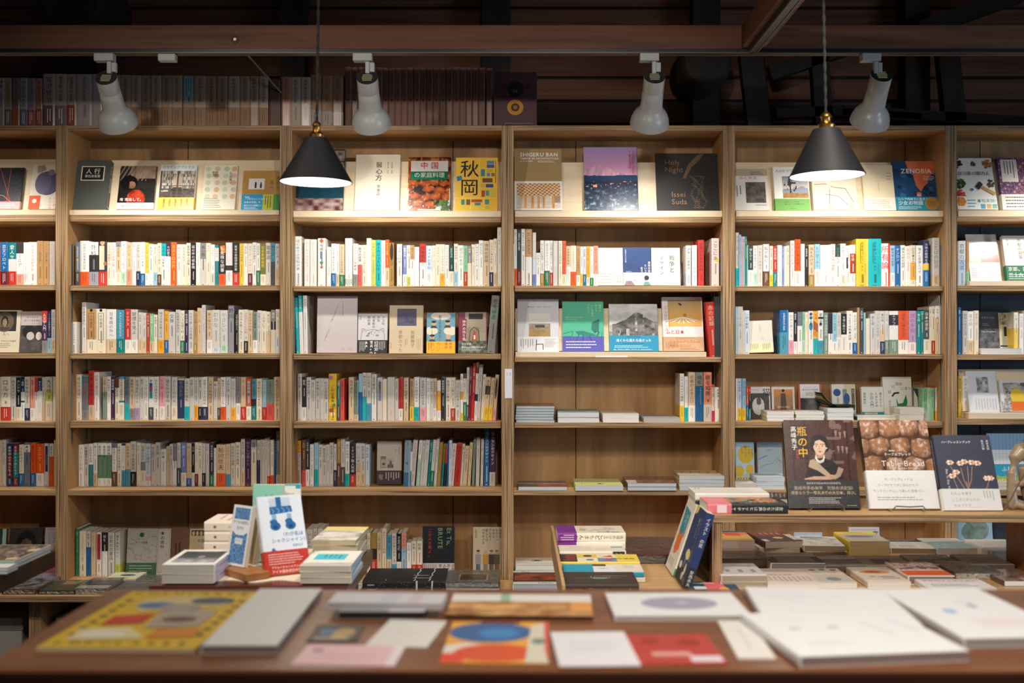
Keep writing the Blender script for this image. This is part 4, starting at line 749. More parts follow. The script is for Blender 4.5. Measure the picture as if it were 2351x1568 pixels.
# second shelf
G2='books face out among the spines'
FR(3,2,1374,1430,569,655,16,'f4f0e8',[('p',[(.42,.09),(.5,.09),(.5,.15),(.56,.15),(.56,.18),(.42,.18)],'cfc9bd'),Tt('ある\nノルウェーの\n大工の日記',.5,.24,.105,'b8b2a8','h',0,'c',1.35),Ls(.2,.56,.8,.58,1,'cfcac0')],'near-white cover with faint grey title, left of the navy engineer cover',obi=(.62,'f6f2ec',[Ls(.05,.1,.6,.9,4,'cfa79a'),Ls(.62,.2,.95,.8,3,'e0b0a0','v'),('r',.75,.75,.95,.8,'e8a58c')]),group=G2)
FR(3,2,1431.5,1495,568,655,18,'24477f',[('l',[(.3+.3*math.sin(i*1.3+j),.1+.06*i+.1*j),(.5+.3*math.cos(i+j),.16+.05*i+.1*j)],.008,'1b3566') for i in range(4) for j in range(4)]+[Tt('建築技師\n という\n  生き方',.94,.37,.1,'f0ece2','v',1,'l',1.35),Tt('長期保全大全習慣',.09,.05,.06,'d8dfe8','v'),Ls(.1,.62,.35,.66,2,'cfd8e4')],'navy cover with white band of two drawn people on second shelf of fourth bookcase',obi=(.665,'f2f0ec',[('e',.2,.45,.11,None,'e6e2dc',14),('p',[(.03,1),(.1,.65),(.3,.65),(.42,1)],'8f8c92'),('e',.84,.42,.09,None,'2d2d33',14),('p',[(.72,1),(.76,.72),(.92,.72),(.99,1)],'6fa09a'),('p',[(.2,.7),(.23,.7),(.24,.9),(.19,.9)],'d8552f'),Tt('守屋みのりさん推薦',.35,.55,.055,'4a4048')]),group=G2)
FR(3,2,1496.5,1562,569,655,18,'f2eee6',[Tt('戦争と',.72,.19,.21,'2a2826','v',1),Tt('デザイン',.36,.22,.165,'2a2826','v',1),Ls(.06,.04,.3,.12,3,'9a958c'),Tt('松田行正',.73,.69,.045,'6a665e','v'),Tt('その企みに騙されるな',.12,.9,.075,'7a766e')],'white cover with large black brush title, last face-out on second shelf of fourth bookcase',group=G2)
FR(5,2,2229,2299,538,645,6,'ece9e2',[G(0,0,1,1,44,60,a_car),Tt('京都国際会館',.5,.85,.085,'9a9a9e'),Ls(.05,.72,.3,.95,6,'a9a9ad'),Ls(.5,.76,.95,.8,1,'b0b0b4')],'magazine with a red car photo on its cover',rack=True,gloss=True,name='magazine',cat='magazine',group=G2)
FR(5,2,2313,2388,541,644,26,'efede4',[Tt('京都の建築',.5,.07,.13,'3a3a36','v'),Tt('石山修',.15,.08,.07,'3a3a36','v'),('r',.5,.35,.95,.4,'d9b98a')],'white Kyoto architecture book with dark green lower band',obi=(.67,'2c7a55',[Tt('京都、建\n三十六景',.06,.08,.15,'f0f0ea','h',2),Ls(.06,.55,.8,.95,3,'cfe0d4')]),rack=True,bind='L',group=G2)
# third shelf
FR(0,3,-18,42,712,809,16,'e2d8bd',[('r',.02,.03,.86,.5,'33302a'),('e',.4,.28,.36,.24,'6a5c48'),G(.2,.12,.6,.48,16,18,a_port('6a5c48','a08a6c',3)),('r',0,.52,.7,.6,'e2d8bd'),Tt('人へ',.35,.53,.13,'33302a'),Tt('ナボコフの美術',.3,.71,.085,'9a4438','h',1),Ls(.1,.78,.7,.9,3,'8a8270')],'cream cover with oval brown profile portrait at picture edge',obi=None,group='books shown face out')
FR(0,3,44,96,715,809,16,'c9bcb8',[G(.0,.34,1,1,30,36,lambda u,v:mix('33302f','6d6763',fbm(u*5,v*6,3)*.8) ),('e',.4,.5,.32,.16,'23201f'),('e',.8,.48,.25,.14,'2a2625'),('e',.45,.6,.17,.1,'cdc2bd'),('e',.82,.6,.13,.1,'d8cdc8'),Tt('テヘランで\nロリータを読む',.5,.12,.105,'3a3432','h',1,'c'),Ls(.45,.29,.9,.31,1,'5a5250')],'grey cover with two bowed veiled heads under black title')
FR(2,3,727,819,680,810,10,'cfc6c6',[Tt('イッセイさんは',.64,.08,.052,'2e2b2b','v',1),Tt('どこからきたの？',.52,.17,.055,'2e2b2b','v',1,'l',1.3,22),Tt('こいけかずこ',.32,.56,.055,'2e2b2b','v',1,'l',1.3,22),Ls(.6,.91,.72,.96,3,'b0988c'),Ls(.78,.91,.92,.96,3,'b0988c')],'large pale wrapped cover with slanting black handwriting on third shelf',gloss=True,lean=5)
FR(2,3,821,888,720,811,18,'d9d6d6',[Tt('ネコ科\n大型\n肉食獣の\n教科書',.86,.06,.105,'2b2b2d','v',1,'l',1.55),Tt('林良博',.08,.05,.05,'2b2b2d','v'),('l',[(.1,.66),(.12,.5),(.2,.42),(.32,.42),(.5,.4),(.7,.42),(.82,.42),(.9,.5),(.92,.66)],.012,'3a3a3c'),('l',[(.12,.46),(.14,.38),(.25,.4)],.012,'3a3a3c'),('l',[(.76,.4),(.87,.37),(.9,.46)],.012,'3a3a3c'),('e',.33,.56,.06,.025,'9a9a9c'),('e',.66,.55,.06,.025,'9a9a9c')]+[('e',.25+.5*hsh(i,3),.43+.12*hsh(i,4),.012,None,'3a3a3c',6) for i in range(22)],'white cover with line-drawn leopard head and black lower band',obi=(.67,'2a2c30',[Tt('紀行文+\n写真+Q\n&A',.62,.06,.115,'f0efec','v',2,'l',1.3),Ls(.66,.08,.95,.8,5,'d8d6d2','v'),Ls(.05,.1,.28,.9,5,'d8d6d2','v')]))
FR(2,3,893,970,701,811,22,'d9c7a6',[('r',.23,.07,.81,.43,'5a5570'),('p',[(.45,.36),(.52,.22),(.6,.36)],'4a4560'),('p',[(.58,.38),(.68,.28),(.76,.38)],'4a4560'),Tt('佐藤雅子',.7,.52,.13,'7a6a4a','v'),Tt('季節のうた',.34,.52,.13,'a5603c','v'),Ls(.46,.7,.56,.9,2,'9a8a6a','v'),Ls(.8,.7,.95,.95,3,'b09a70','v'),Tt('文化出版局',.06,.78,.035,'8a7a5a','v')],'plain beige boxed book with slate square panel on cover',hard=True)
FR(2,3,979,1044,718,811,16,'6fa5b8',[('e',.5,.08,.36,.1,'ece2d0',14),('e',.16,.45,.24,.1,'ece2d0',14),('e',.86,.45,.26,.11,'ece2d0',14)]+[x for (u,v,h) in((.25,.26,'26262a'),(.74,.25,'1f1f22'),(.2,.6,'26262a'),(.77,.6,'d8b08f')) for x in (('e',u,v,.09,None,'d8b08f',12),('e',u,v-.035,.09,.03,h,12),('p',[(u-.13,v+.12),(u-.07,v+.06),(u+.07,v+.06),(u+.13,v+.12)],'3a3f4a'))]+[Tt('餃子のおんがえし',.47,.06,.112,'26262a','v'),Tt('じろまるいずみ',.19,.41,.05,'4a463c','v')],'blue cover with cloud shapes and small cartoon heads, yellow lower band',obi=(.71,'f2bb2e',[Tt('ウソ\nホント',.42,.08,.16,'d8672a','v'),Tt('奇想\n痛快',.85,.08,.12,'b5482f','v'),Ls(.05,.1,.2,.9,2,'a5731a','v')]))
def kobe(c):
    c.r(0,0,1,1,'8a3450'); c.r(.22,0,.96,1,'b0a590'); c.r(.35,.03,.85,.17,'2a2624')
    for i in range(9): c.l([(.24,.2+.035*i),(.94,.19+.035*i)],.006,'4a443c')
    c.r(.3,.36,.72,.7,'8f8672'); c.p([(.4,1),(.52,.44),(.58,.44),(.74,1)],'c8432f'); c.l([(.36,.8),(.4,.45),(.55,.36),(.7,.45),(.74,.8)],.02,'1f1c1a'); c.r(.53,.56,.59,.66,'e8e0d0')
    c.r(.1,.16,.27,.66,'8a2f48'); c.t('神戸の残り香',.185,.19,.12,'f0e2d8','v',1)
FR(2,3,1053,1118,717,811,16,'6b2f45',[kobe],'maroon Kobe book with tunnel picture and green checked strip',obi=(.7,'5a6657',[('r',.125*i,.125*j*2,.125*(i+1),.125*j*2+.25,'46514a' if (i+j)%2 else '66725f') for i in range(8) for j in range(4)]+[Tt('巡る余韻、\n懐かしい港町のにおい',.1,.15,.085,'f0eee4','h',1),Ls(.1,.5,.9,.85,4,'dfe0d4')]),bind='L')
def chair(c):
    c.r(0,.7,1,1,'5a57b4')
    c.p([(.72,.42),(.9,.35),(.88,.6),(.78,.64),(.7,.56)],'17766a'); c.l([(.82,.55),(.88,.62),(.84,.7)],.035,'17766a')
    c.p([(.3,.6),(.5,.59),(.78,.66),(.84,.69),(.6,.7),(.36,.66)],'1b8677'); c.l([(.4,.66),(.34,.78),(.36,.92)],.03,'1a6f80'); c.l([(.66,.7),(.76,.9)],.03,'2a4f9a'); c.l([(.5,.68),(.47,.92)],.03,'2a4f9a')
    c.l([(0,.65),(.25,.6),(.22,.75)],.02,'1a8c80'); c.l([(.96,.62),(.93,.85)],.012,'2a4f9a'); c.l([(.05,.7),(.22,.7)],.015,'1a8c80')
FR(3,3,1188,1283,687,808,12,'d5d6da',[('r',0,0,.42,1,'cfd0d4'),G(.28,.27,.8,.71,34,34,a_hill),Tt('構築の人、ジャン・プルーヴェ',.24,.13,.042,'5a5c62','h',1)],'grey-white cover with photo of small house on hillside and black chair below',obi=(.715,'dfe0e3',[('l',[(.46,.2),(.45,.9)],.018,'1c1c1c'),('l',[(.46,.5),(.62,.48),(.62,.85)],.018,'1c1c1c'),Ls(.06,.15,.4,.8,6,'7a7c80','v'),Ls(.66,.12,.95,.7,7,'9a9c9e')]),rack=True,group='books on the third-shelf rack')
FR(3,3,1292,1387,692,807,12,'4fb795',[chair,Tt('椅子と\nめぐる\n20世紀の\nデザイン',.92,.06,.062,'cfe6a8','v',0,'l',1.5),Tt('20th Century Design',.08,.3,.045,'cfe6a8'),Tt('through Chairs',.08,.345,.042,'cfe6a8'),Ls(.08,.78,.85,.95,3,'e4e2f4')],'green cover with dark green bent-plywood chair over purple base',rack=True,group='books on the third-shelf rack')
FR(3,3,1400,1512,698,806,14,'77787a',[G(0,0,1,.68,60,40,a_castle)],'black-and-white photo cover of a ruined hill fortress above a bright blue band',obi=(.67,'1893bd',[Tt('BRUNO MUNARI',.5,.04,.035,'10303a','h',1,'c'),Tt('遠くから見たら島だった',.5,.22,.066,'ffffff','h',1,'c'),Ls(.28,.48,.72,.56,1,'10303a'),Ls(.1,.62,.9,.8,2,'d8eef4'),Tt('石は、海や川による彫刻だ。ひとつとして、おなじものはない。',.08,.86,.028,'ffffff','h',1)]),rack=True,group='books on the third-shelf rack')
FR(3,3,1524,1617,682,806,18,'dfdcda',[('r',.14,.06,.98,.55,'d9ab5c'),G(.14,.06,.98,.3,26,14,lambda u,v:mix('a08a68','d0a862',v*1.3)),('e',.56,.34,.05,.03,'c96a2c',10)]+[('l',[(.5+.04*math.cos(k),.38),(.5+.36*math.cos(k),.4+.07*math.sin(k)+.02)],.02,'f4eee0') for k in (2.9,2.4,1.9,1.5,1.1,.6,.2)]+[('l',[(.42,.12),(.47,.15)],.05,'3a332c'),Tt('シュルレアリス',.085,.18,.088,'c8382f','v'),Tt('ムと日本',.07,.61,.115,'c8382f','h',1),('l',[(.06,.17),(.16,.17),(.16,.6)],.006,'c8382f')],'surrealism exhibition book with red title, golden picture of scattered feathers',obi=(.74,'c9a27c',[Tt('シュルレアリスムは\n終わらないっ!',.14,.22,.085,'c8502a','h',1,'l',1.3),Ls(.3,.05,.95,.18,2,'a5603c'),Ls(.05,.4,.35,.9,6,'a5703c','v'),Ls(.4,.76,.95,.95,2,'a5603c')]),rack=True,bind='L',group='books on the third-shelf rack')
FR(4,3,1720,1776,737,810,22,'ddd8cc',[Tt('ことばの',.5,.12,.075,'6a665c','v'),Tt('季',.5,.5,.16,'d8bfae')],'plain pale-grey book with cream strip beside thick blue volume',obi=(.69,'efe5b8',[Ls(.05,.08,.4,.7,5,'8a8468','v'),Ls(.55,.08,.9,.7,5,'8a8468','v')]),lean=6,roll=-2)
FR(5,3,2250,2296,716,808,16,'3a3a3f',[G(0,.42,1,1,24,22,a_photo('2a2a2e','7a7a7e',3,6)),Tt('生きている山',.15,.12,.11,'a9a9ad'),Tt('The Shepherd',.12,.46,.12,'e8e6e2','h',0),Ls(.2,.28,.6,.36,2,'8a8a8e')],'dark moorland photo cover with pale script title in far-right bookcase',lean=7,Y=4.92,bind='L')
FR(5,3,2298,2335,718,808,18,'e6dfc2',[G(0,0,.98,.3,16,8,a_photo('e6dfc2','3f3a30',5,9)),('r',.15,.3,.5,.82,'c9cdc4'),('r',.25,.36,.42,.6,'2a2c2c'),('p',[(.55,.3),(.9,.35),(.85,.75),(.7,.8)],'2a6f50'),('e',.25,.28,.08,None,'c04a5a',8),('r',0,.83,1,.87,'2a4f7a')],'cream cover with green dress and doorway picture in far-right bookcase',lean=7,Y=4.92,bind='L')
# fourth shelf
Y4=4.975; z4=lambda b:shelfz(b,4)
FR(4,4,1724,1770,888,962,12,'e2dcd8',[G(0,.2,.94,1,30,34,a_cat),Tt('猫',.6,.04,.42,'26262a','h',0),Ls(.05,.08,.45,.11,1,'7a7470')],'cat photo cover with tall black character, fourth shelf of fifth bookcase',Y=Y4,z=z4(4),bind='L')
FR(4,4,1774,1826,888,962,12,'e0d8d0',[G(.08,.08,.92,1,24,28,lambda u,v:mix('d98f4a','6b4a34',v*1.1)),('e',.5,.5,.38,.28,'a5815a',24),('p',[(.4,.2),(.6,.2),(.66,.9),(.34,.9)],'5a4438'),('e',.5,.12,.07,None,'2f2622',10),Tt('親愛にして重さ',.5,.6,.075,'f0e6da','h',1,'c')],'sepia cover with robed figure inside a circle',Y=Y4,z=z4(4),bind='L')
FR(4,4,1836,1888,882,962,16,'c96a52',[('r',.06,0,.92,1,'e9e7e6'),G(.06,.4,.92,.84,22,20,lambda u,v:mix('2c3138','9a9ea2',(.6-abs(u-.55)*1.6)*vn(u*4,v*4,2)*1.4)),Tt('自分ひとりの部屋',.5,.13,.088,'2a2a2c','h',1,'c'),Tt('ヴァージニア・ウルフ',.5,.07,.055,'4a4a4c','h',0,'c'),Ls(.3,.23,.7,.33,4,'8a8a8c')],'small cover with red-orange edges and dark photo of woman in profile',Y=Y4,z=z4(4),bind='L')
FR(4,4,1912,1966,882,962,20,'d6c9a8',[('r',0,0,.52,1,'e6e2d8'),('e',.22,.24,.16,None,'2f5a8a',20),('r',.46,.14,.64,.9,'7f9396'),('e',.63,.42,.13,.16,'2c5a88',20),('p',[(.63,.24),(.7,.33),(.56,.33)],'2c5a88'),('r',.84,.13,.96,.74,'2a2a2c'),Tt('言葉というもの',.9,.15,.09,'cfc6a8','v',1),Tt('吉田健一',.25,.38,.08,'2a2a2c','v',1),('r',.05,.7,.38,.77,'a05a66')],'half white half tan cover with blue disc and leaf shapes',Y=Y4,z=z4(4),obi=(.88,'c8385a'))
FR(4,4,1980,2031,888,962,20,'e9e6dd',[Tt('書きあぐね',.86,.17,.13,'2b4a8a','v',2),Tt('人のための',.67,.17,.13,'3a3a3c','v',2),Tt('人',.67,.17,.13,'d8782a','v',2),Tt('小説入門',.46,.17,.165,'1f7a60','v',2),Tt('保坂和志',.14,.17,.13,'2a2a2c','v',1)],'white novel-writing handbook with green and orange title, teal lower band',obi=(.78,'2596a8',[('r',.12,.1,.7,.6,'d9d6cc'),Tt('これが真の\n小説入門だ。',.2,.12,.08,'3a3a3c')]),Y=Y4,z=z4(4))
FR(4,4,2030,2096,865,962,22,'e4e0d4',[Tt('試',.16,.33,.12,'4a463f','h',0,'l',1.3,-12),Tt('行',.3,.2,.12,'4a463f'),Tt('錯誤',.44,.13,.12,'4a463f'),Tt('に漂う',.62,.24,.12,'4a463f'),('p',[(.45,.5),(.52,.64),(.68,.62),(.8,.42),(.84,.6),(.76,.8),(.6,.86),(.48,.76)],'1d7a4d'),('l',[(.32,.46),(.4,.39),(.55,.38)],.06,'26262a'),Tt('保坂和志',.22,.56,.09,'6a665c','v'),G(.66,.8,.98,.9,10,4,a_photo('c9552f','e4e0d4',3))],'pale cover with curved title and green cat-head shape',Y=Y4,z=z4(4))
FR(4,4,2098,2117,892,962,12,'1f1c1c',[('p',[(.1,.05),(.5,.3),(.6,1),(.0,1)],'c9c4bc'),('r',.6,.3,.8,.9,'d8d4cc')],'black and white cover beside green spines on fourth shelf of fifth bookcase',Y=4.94,z=z4(4),yaw=-8)
FR(5,4,2227,2296,852,947,18,'d9dbe0',[('p',[(.0,0),(1,0),(1,.25),(0,.18)],'d5d8de'),G(.32,.14,.72,.52,20,22,a_photo('2c2c30','e0dfdc',5,5)),Ls(.2,.66,.95,.97,8,'b9bac0','v')],'white cover with small dark photograph on lower rack of far-right bookcase',rack=True,bind='L',group='books on the fourth-shelf rack')
FR(5,4,2302,2376,873,945,18,'d8dadd',[G(.1,.08,1,.68,24,20,a_photo('2a2a26','d8d4c8',6,9)),('e',.52,.52,.22,.26,'e6c43a',20)],'cover with yellow rounded figure and orange strip at picture edge',obi=(.68,'e9edf2',[('r',.3,0,1,.95,'e8722a'),G(0,0,.3,1,8,8,a_photo('2a2a34','e4e0e4',3))]),rack=True,bind='L',group='books on the fourth-shelf rack')
# fifth shelf
FR(2,5,865,921,1013,1112,14,'c4bcae',[('r',.14,.36,.37,.62,'8d7a64'),('r',.16,.42,.35,.6,'b9a88f'),('l',[(.14,.36),(.37,.36)],.02,'3a2f2c'),('e',.27,.53,.05,.03,'4a3a30'),('r',.43,.4,.67,.62,'b3aa9a'),('r',.43,.54,.67,.62,'5a5458'),('p',[(.5,.62),(.52,.47),(.56,.43),(.6,.47),(.61,.62)],'6d6a66'),Tt('琉球の風のう',.9,.13,.055,'5a5448','v'),Tt('工芸品',.76,.16,.055,'5a5448','v')],'pale cover with two small craft photos and dark purple-brown band',obi=(.68,'41323a',[Ls(.33,.12,.95,.75,6,'cfc4c0','v'),('e',.16,.45,.12,.3,'4d3c44',18),Ls(.08,.3,.24,.7,3,'cfc4c0','v')]),lean=6,Y=4.94)
FR(2,5,926,938,1010,1116,10,'9db8cf',[('r',0,.7,1,1,'4f86b0'),('e',.6,.5,.2,None,'2f8fc0',10)],'pale-blue cover turned sideways at the gap in third bookcase, fifth shelf',lean=3,Y=4.93,yaw=-35)
FR(4,5,1690,1733,1015,1110,12,'b4d4e6',[('e',.55,.3,.42,.22,'d9b83a',14),('e',.2,.7,.25,.14,'d9b83a',12),('e',.75,.66,.22,.12,'d9b83a',12),Tt('口の立つ\nやつが\n勝つって\nことで',.92,.09,.15,'3a4a5a','v',0,'l',1.25)],'pale-blue cover with mustard blobs and scattered title, behind the woman portrait book',Y=4.95,lean=8,obi=(.84,'d9cf8a',[Ls(.05,.1,.95,.9,6,'5a5a4a','v')]))
FR(4,5,1741,1798,1015,1110,14,'a3b2b8',[('r',0,0,1,.13,'7d919c'),Tt('野生のしっそう',.5,.03,.105,'4a6070','h',0,'c'),Tt('猪瀬浩平',.5,.18,.05,'3a4a54','h',0,'c'),('l',[(.05,.42),(.3,.34),(.4,.33)],.025,'3a6a8a'),('l',[(.1,.62),(.3,.55),(.6,.52),(.8,.36),(.9,.5)],.012,'5a7080'),('e',.85,.32,.08,.06,'a3b2b8'),('l',[(.74,.5),(.86,.42),(.98,.5)],.012,'5a7080')],'grey-blue cover with pencil sketch of running figure',Y=4.95,lean=8,obi=(.75,'c3d0d8',[Tt('それは失敗か、それとも成長か',.05,.12,.062,'3a4a54')]))
FR(5,5,2272,2372,995,1138,12,'a9c4d6',[G(0,0,1,1,60,60,a_grid)],'large blue checked cover behind the stone figure',obi=(.56,'2d9ab8',[Tt('ふしぎの',.3,.1,.12,'eef6f8','h',2),('r',.06,.42,.9,1,'9ab04a'),('p',[(.06,.42),(.3,.52),(.5,.44),(.9,.5),(.9,.4),(.06,.38)],'2d9ab8'),Tt('みずいろの\n世界',.2,.6,.07,'f0f4e4')]),Y=4.86,z=shelfz(5,5),lean=6,bind='L')
FR(5,5,2256,2272,1008,1136,8,'9cc6dc',[],'thin pale-blue book edging out beside the large blue checked cover',Y=4.9,z=shelfz(5,5),lean=5)
# bottom ledge
Y6=4.90
FR(0,6,-34,9,1214,1315,16,'2b4a44',[('r',0,0,.8,1,'2a3f42'),('r',.8,0,1,1,'9fc0b0')],'dark teal book at far-left edge of the bottom ledge',Y=Y6,z=LEDZ)
FR(0,6,18,92,1212,1315,18,'3a332f',[G(0,0,1,1,30,40,a_port('4a443e','8a7868',5,'2a2522'))],'dark brown painted portrait cover wrapped in film on bottom ledge',Y=Y6,z=LEDZ,gloss=True,hard=True,wrap=True)
FR(0,6,99,127,1211,1315,14,'c9c0c4',[('l',[(.12,.03),(.95,.03)],.03,'a05a6a'),('l',[(.12,.03),(.12,.7)],.03,'a05a6a'),Tt('ジェニー',.74,.1,.28,'35302e','v',1),Tt('ポール・ギャリコ',.3,.12,.11,'5a5250','v'),('e',.95,.5,.3,.12,'c98a5a',14)],'white Jenny cover with pink-red band, against first pillar on bottom ledge',obi=(.62,'c4707c',[Ls(.1,.1,.9,.5,4,'f0dce0')]),Y=Y6,z=LEDZ,gloss=True)
FR(1,6,289,357,1213,1312,18,'d4cfc4',[('e',.48,.14,.08,None,'3f7a5a',18),Tt('モリス論集',.48,.28,.085,'4a463f','h',0,'c'),Ls(.34,.22,.62,.24,1,'8a8478')],'grey-white paperback with green emblem and green lower band',obi=(.74,'5f8a66',[Ls(.1,.15,.9,.8,3,'cfdccf')]),Y=Y6,z=LEDZ,wrap=True,gloss=True)
FR(1,6,358,388,1214,1314,14,'c8c2bc',[('l',[(.1,.02),(.92,.02),(.92,.95),(.1,.95),(.1,.02)],.02,'a05a50'),Tt('本の森林',.38,.05,.33,'3a3632','v',1),Tt('一九',.75,.5,.16,'3a3632','v')],'narrow grey cover with red frame and brush lettering down it',Y=Y6,z=LEDZ)
FR(1,6,389,431,1214,1314,14,'7a5a48',[Ls(.2,.3,.6,.7,2,'3a2a22','v'),Tt('図書の陰',.5,.45,.12,'4a362c','v')],'plain reddish-brown cover behind the stack of cream volumes',Y=Y6,z=LEDZ,gloss=True)
FR(1,6,432,500,1214,1314,18,'c8b68f',[('r',.06,.03,.8,.15,'2b3a40')]+[('e',.13+.13*i,.1,.05,.05,'c8b68f',10) for i in range(5)]+[Tt('本屋一代記',.26,.22,.13,'6a4038'),Ls(.45,.4,.7,.43,1,'4a4038'),('r',.04,.52,.98,.98,'26343a'),('l',[(.1,.95),(.3,.66),(.6,.58),(.95,.6)],.05,'c8b68f'),('l',[(.4,.95),(.55,.75),(.9,.68)],.05,'c8b68f')],'tan bookshop memoir with dark wave pattern behind the cream volumes',Y=Y6,z=LEDZ)
FR(2,6,970,1043,1208,1306,18,'22252a',[Tt('Et Tu,',.83,.03,.2,'7a9a74','r',2),Tt('BRUTE',.55,.03,.2,'7a9a74','r',2),Tt('この人を見よ。',.22,.05,.125,'c8452f','v',1)],'black cover with green sideways lettering and red Japanese title',obi=(.76,'d6d2cc',[Tt('過去\n男たち\n人生は\n難しい',.95,.08,.1,'2a2a2c','v',2),Ls(.05,.1,.45,.9,7,'6a6660','v')]),Y=Y6,z=LEDZ,gloss=True,bind='L')
def four(c):
    for (u,a,b,h,k) in((.18,'9a93a0','4f6a72','3a2522',0),(.44,'c08a3a','8a8078','b5aa9c',1),(.65,'4a3236','6a6660','8a5a3a',2),(.84,'5f5a3f','8a6a44','5f7a6a',3)):
        c.r(u-.1,.6,u+.1,.82,a); c.r(u-.08,.82,u+.08,1,b); c.e(u,.56,.06,None,'c99a78',12); c.e(u,.525,.065,.022,h,12); c.l([(u-.02,.82),(u-.02,1)],.012,'2a2522')
FR(2,6,1086,1151,1210,1310,14,'c9bca2',[four,Tt('メザス\nヒカリノ\nサキニ\nアルモノ\n若しくは\nパラダイス',.96,.04,.105,'2e2a26','v',1,'l',1.15),Tt('松本大洋',.1,.05,.075,'4a443c','v')],'tan cover with four standing cartoon figures and handwritten title',Y=4.95,z=LEDZ,bind='L')
FR(4,6,1826,1891,1222,1305,10,'b9c6d8',[('r',.03,.06,.97,.2,'c9d4e2'),('r',.1,.2,.9,.34,'4a5a78'),('r',.12,.21,.88,.33,'c9d4e2'),Ls(.14,.24,.86,.31,1,'3a4a6a')],'pale-blue cover standing behind low stacks under the display bench',Y=4.93,z=LEDZ)
FR(4,6,1953,2023,1210,1305,14,'d6d4d8',[Tt('宮',.87,.08,.2,'3a3a42','v',1),Tt('沢賢治',.87,.3,.14,'3a3a42','v'),('l',[(.06,.06),(.9,.06)],.01,'8a8a92')],'white cover with one large black character standing behind yellow stacked book',Y=4.93,z=LEDZ)
FR(5,6,2200,2284,1165,1310,12,'a9d3e8',[G(0,0,1,.62,80,60,a_octo)],'pale-blue cover with grey-green sea creature drawing, seen under the display bench',Y=4.93,z=LEDZ,bind='L')
# encyclopedia volume face out on top of the cases
FR(2,0,1134,1232,166,290,18,'55343a',[('e',.5,.31,.19,None,'1f1a1c',28),Tt('児童百科事典',.5,.225,.12,'1d1416','h',1,'c'),Tt('24',.5,.31,.1,'8a6a6a','h',1,'c'),('e',.5,.65,.19,None,'c88a2a',28),('e',.5,.65,.1,None,'4a2f22',18),('e',.5,.65,.05,None,'a5702a',12),Ls(.15,.44,.85,.47,1,'2a1c1e'),Tt('平凡社',.5,.88,.06,'2a1c1e','h',0,'c')],'maroon encyclopedia volume numbered 24 shown face out on wire easel atop bookcases',lean=7,Y=4.84,z=TOPZ+.004,hard=True,group='old volumes lined up on top of the bookcases')
# ---------------------------------------------------------------- books lying flat
def stack(x0,x1,Y,zb,items,rot=0,D=None,group=None,jit=1.5,name='book',cat='book',force=True):
    """items bottom to top: (thickness mm, colour, cover marks, label, options)"""
    W=(x1-x0)*Y/F; D=D or (W*1.4 if rot in(0,180) else W/1.45); z=zb; cx=(PX(x0,Y)+PX(x1,Y))/2; cy=Y+D/2
    for k,it in enumerate(items):
        T=it[0]/1000; o=it[4] if len(it)>4 else {}
        bw,bh=(W,D) if rot in(0,180) else (D,W)
        bind=o.get('bind','R' if rot==-90 else 'L'); z+=T+.0003
        j=rng.uniform(-jit,jit) if k else 0
        mt=T3(cx+(rng.uniform(-.002,.002) if k else 0),cy,z)@rotz(rot+j+o.get('yaw',0))@FLAT@T3(-bw/2,0,-bh/2)
        item(lambda it=it,o=o,T=T,bw=bw,bh=bh,bind=bind:book(bw,bh,T,it[1],o.get('bands',()),o.get('obi'),it[2],o.get('spine'),bind,o.get('hard',False),page=o.get('page','ebe6dc')),
             mt,it[3],(x1-x0)*20,force,o.get('name',name),o.get('cat',cat),group,o.get('gloss',False),wrap=o.get('wrap',False))
    return z
POS={1:[''],2:['lower','upper'],3:['bottom','middle','top'],4:['bottom','third','second','top'],5:['bottom','fourth','third','second','top'],6:['bottom','fifth','fourth','third','second','top']}
def pile(n,T,col,top,desc,**o):
    """n alike books; TOP marks only the uppermost cover"""
    return [(T,col,top if i==n-1 else [],(POS[n][i]+' '+desc if n>1 else desc),o) for i in range(n)]
S4=lambda b:shelfz(b,4)
g4='books lying flat on the fourth shelves'
stack(1185,1273,4.835,S4(3),pile(6,11.5,'30383c',[G(.05,.05,.95,.95,20,20,a_photo('2a2a2c','c9542f',4,6))],'wrapped grey magazine in tall six-high pile on fourth shelf of fourth bookcase',page='b9c4cc',name='magazine',cat='magazine',gloss=True),group=g4)
stack(1281,1376,4.83,S4(3),pile(2,22,'6a8284',[G(0,0,1,1,18,18,a_photo('5f7a7c','9ab0b0',6,8))],'thick book with grey-green cover on fourth shelf, next to six-high magazine pile',page='dfe2e6'),group=g4)
stack(1385,1467,4.845,S4(3),pile(1,36,'e4dccb',[('r',.06,.05,.94,.95,'ded5c2')],'single thick white-paged book, third pile along the fourth shelf',page='e8e8ea'),group=g4)
stack(1479,1561,4.845,S4(3),pile(1,20,'b0aca8',[Ls(.1,.1,.6,.2,2,'8a8682')],'thin grey book lying flat beside upright Matisse-yellow spine',page='bcbab8'),group=g4)
stack(1762,1824,4.85,S4(4),pile(3,13.5,'d9cdb8',[G(.05,.1,.95,.9,14,14,a_photo('a03c34','e0d4c0',3,6))],'cream-paged book in three-high pile under cat photo cover',page='e9ecec'),group=g4)
stack(1827,1892,4.85,S4(4),pile(3,13.5,'dcd6c4',[Ls(.1,.15,.9,.6,5,'a8a488')],'white-paged book in three-high pile below woman in profile cover',page='e9ecec'),group=g4)
zt=stack(1901,1960,4.85,S4(4),pile(3,18,'d5d2cc',[],'white-paged book in three-high pile topped by fanned magazine',page='e4e9ee'),group=g4)
stack(1968,2062,4.9,S4(4),[(14,'2c3030',[],'black book under thin pale magazine on fourth shelf of fifth bookcase'),(6,'cfd8de',[Ls(.1,.1,.8,.4,3,'8a9498')],'thin pale magazine on black book below novel-writing handbook',{'name':'magazine','cat':'magazine'})],group=g4,D=.12)
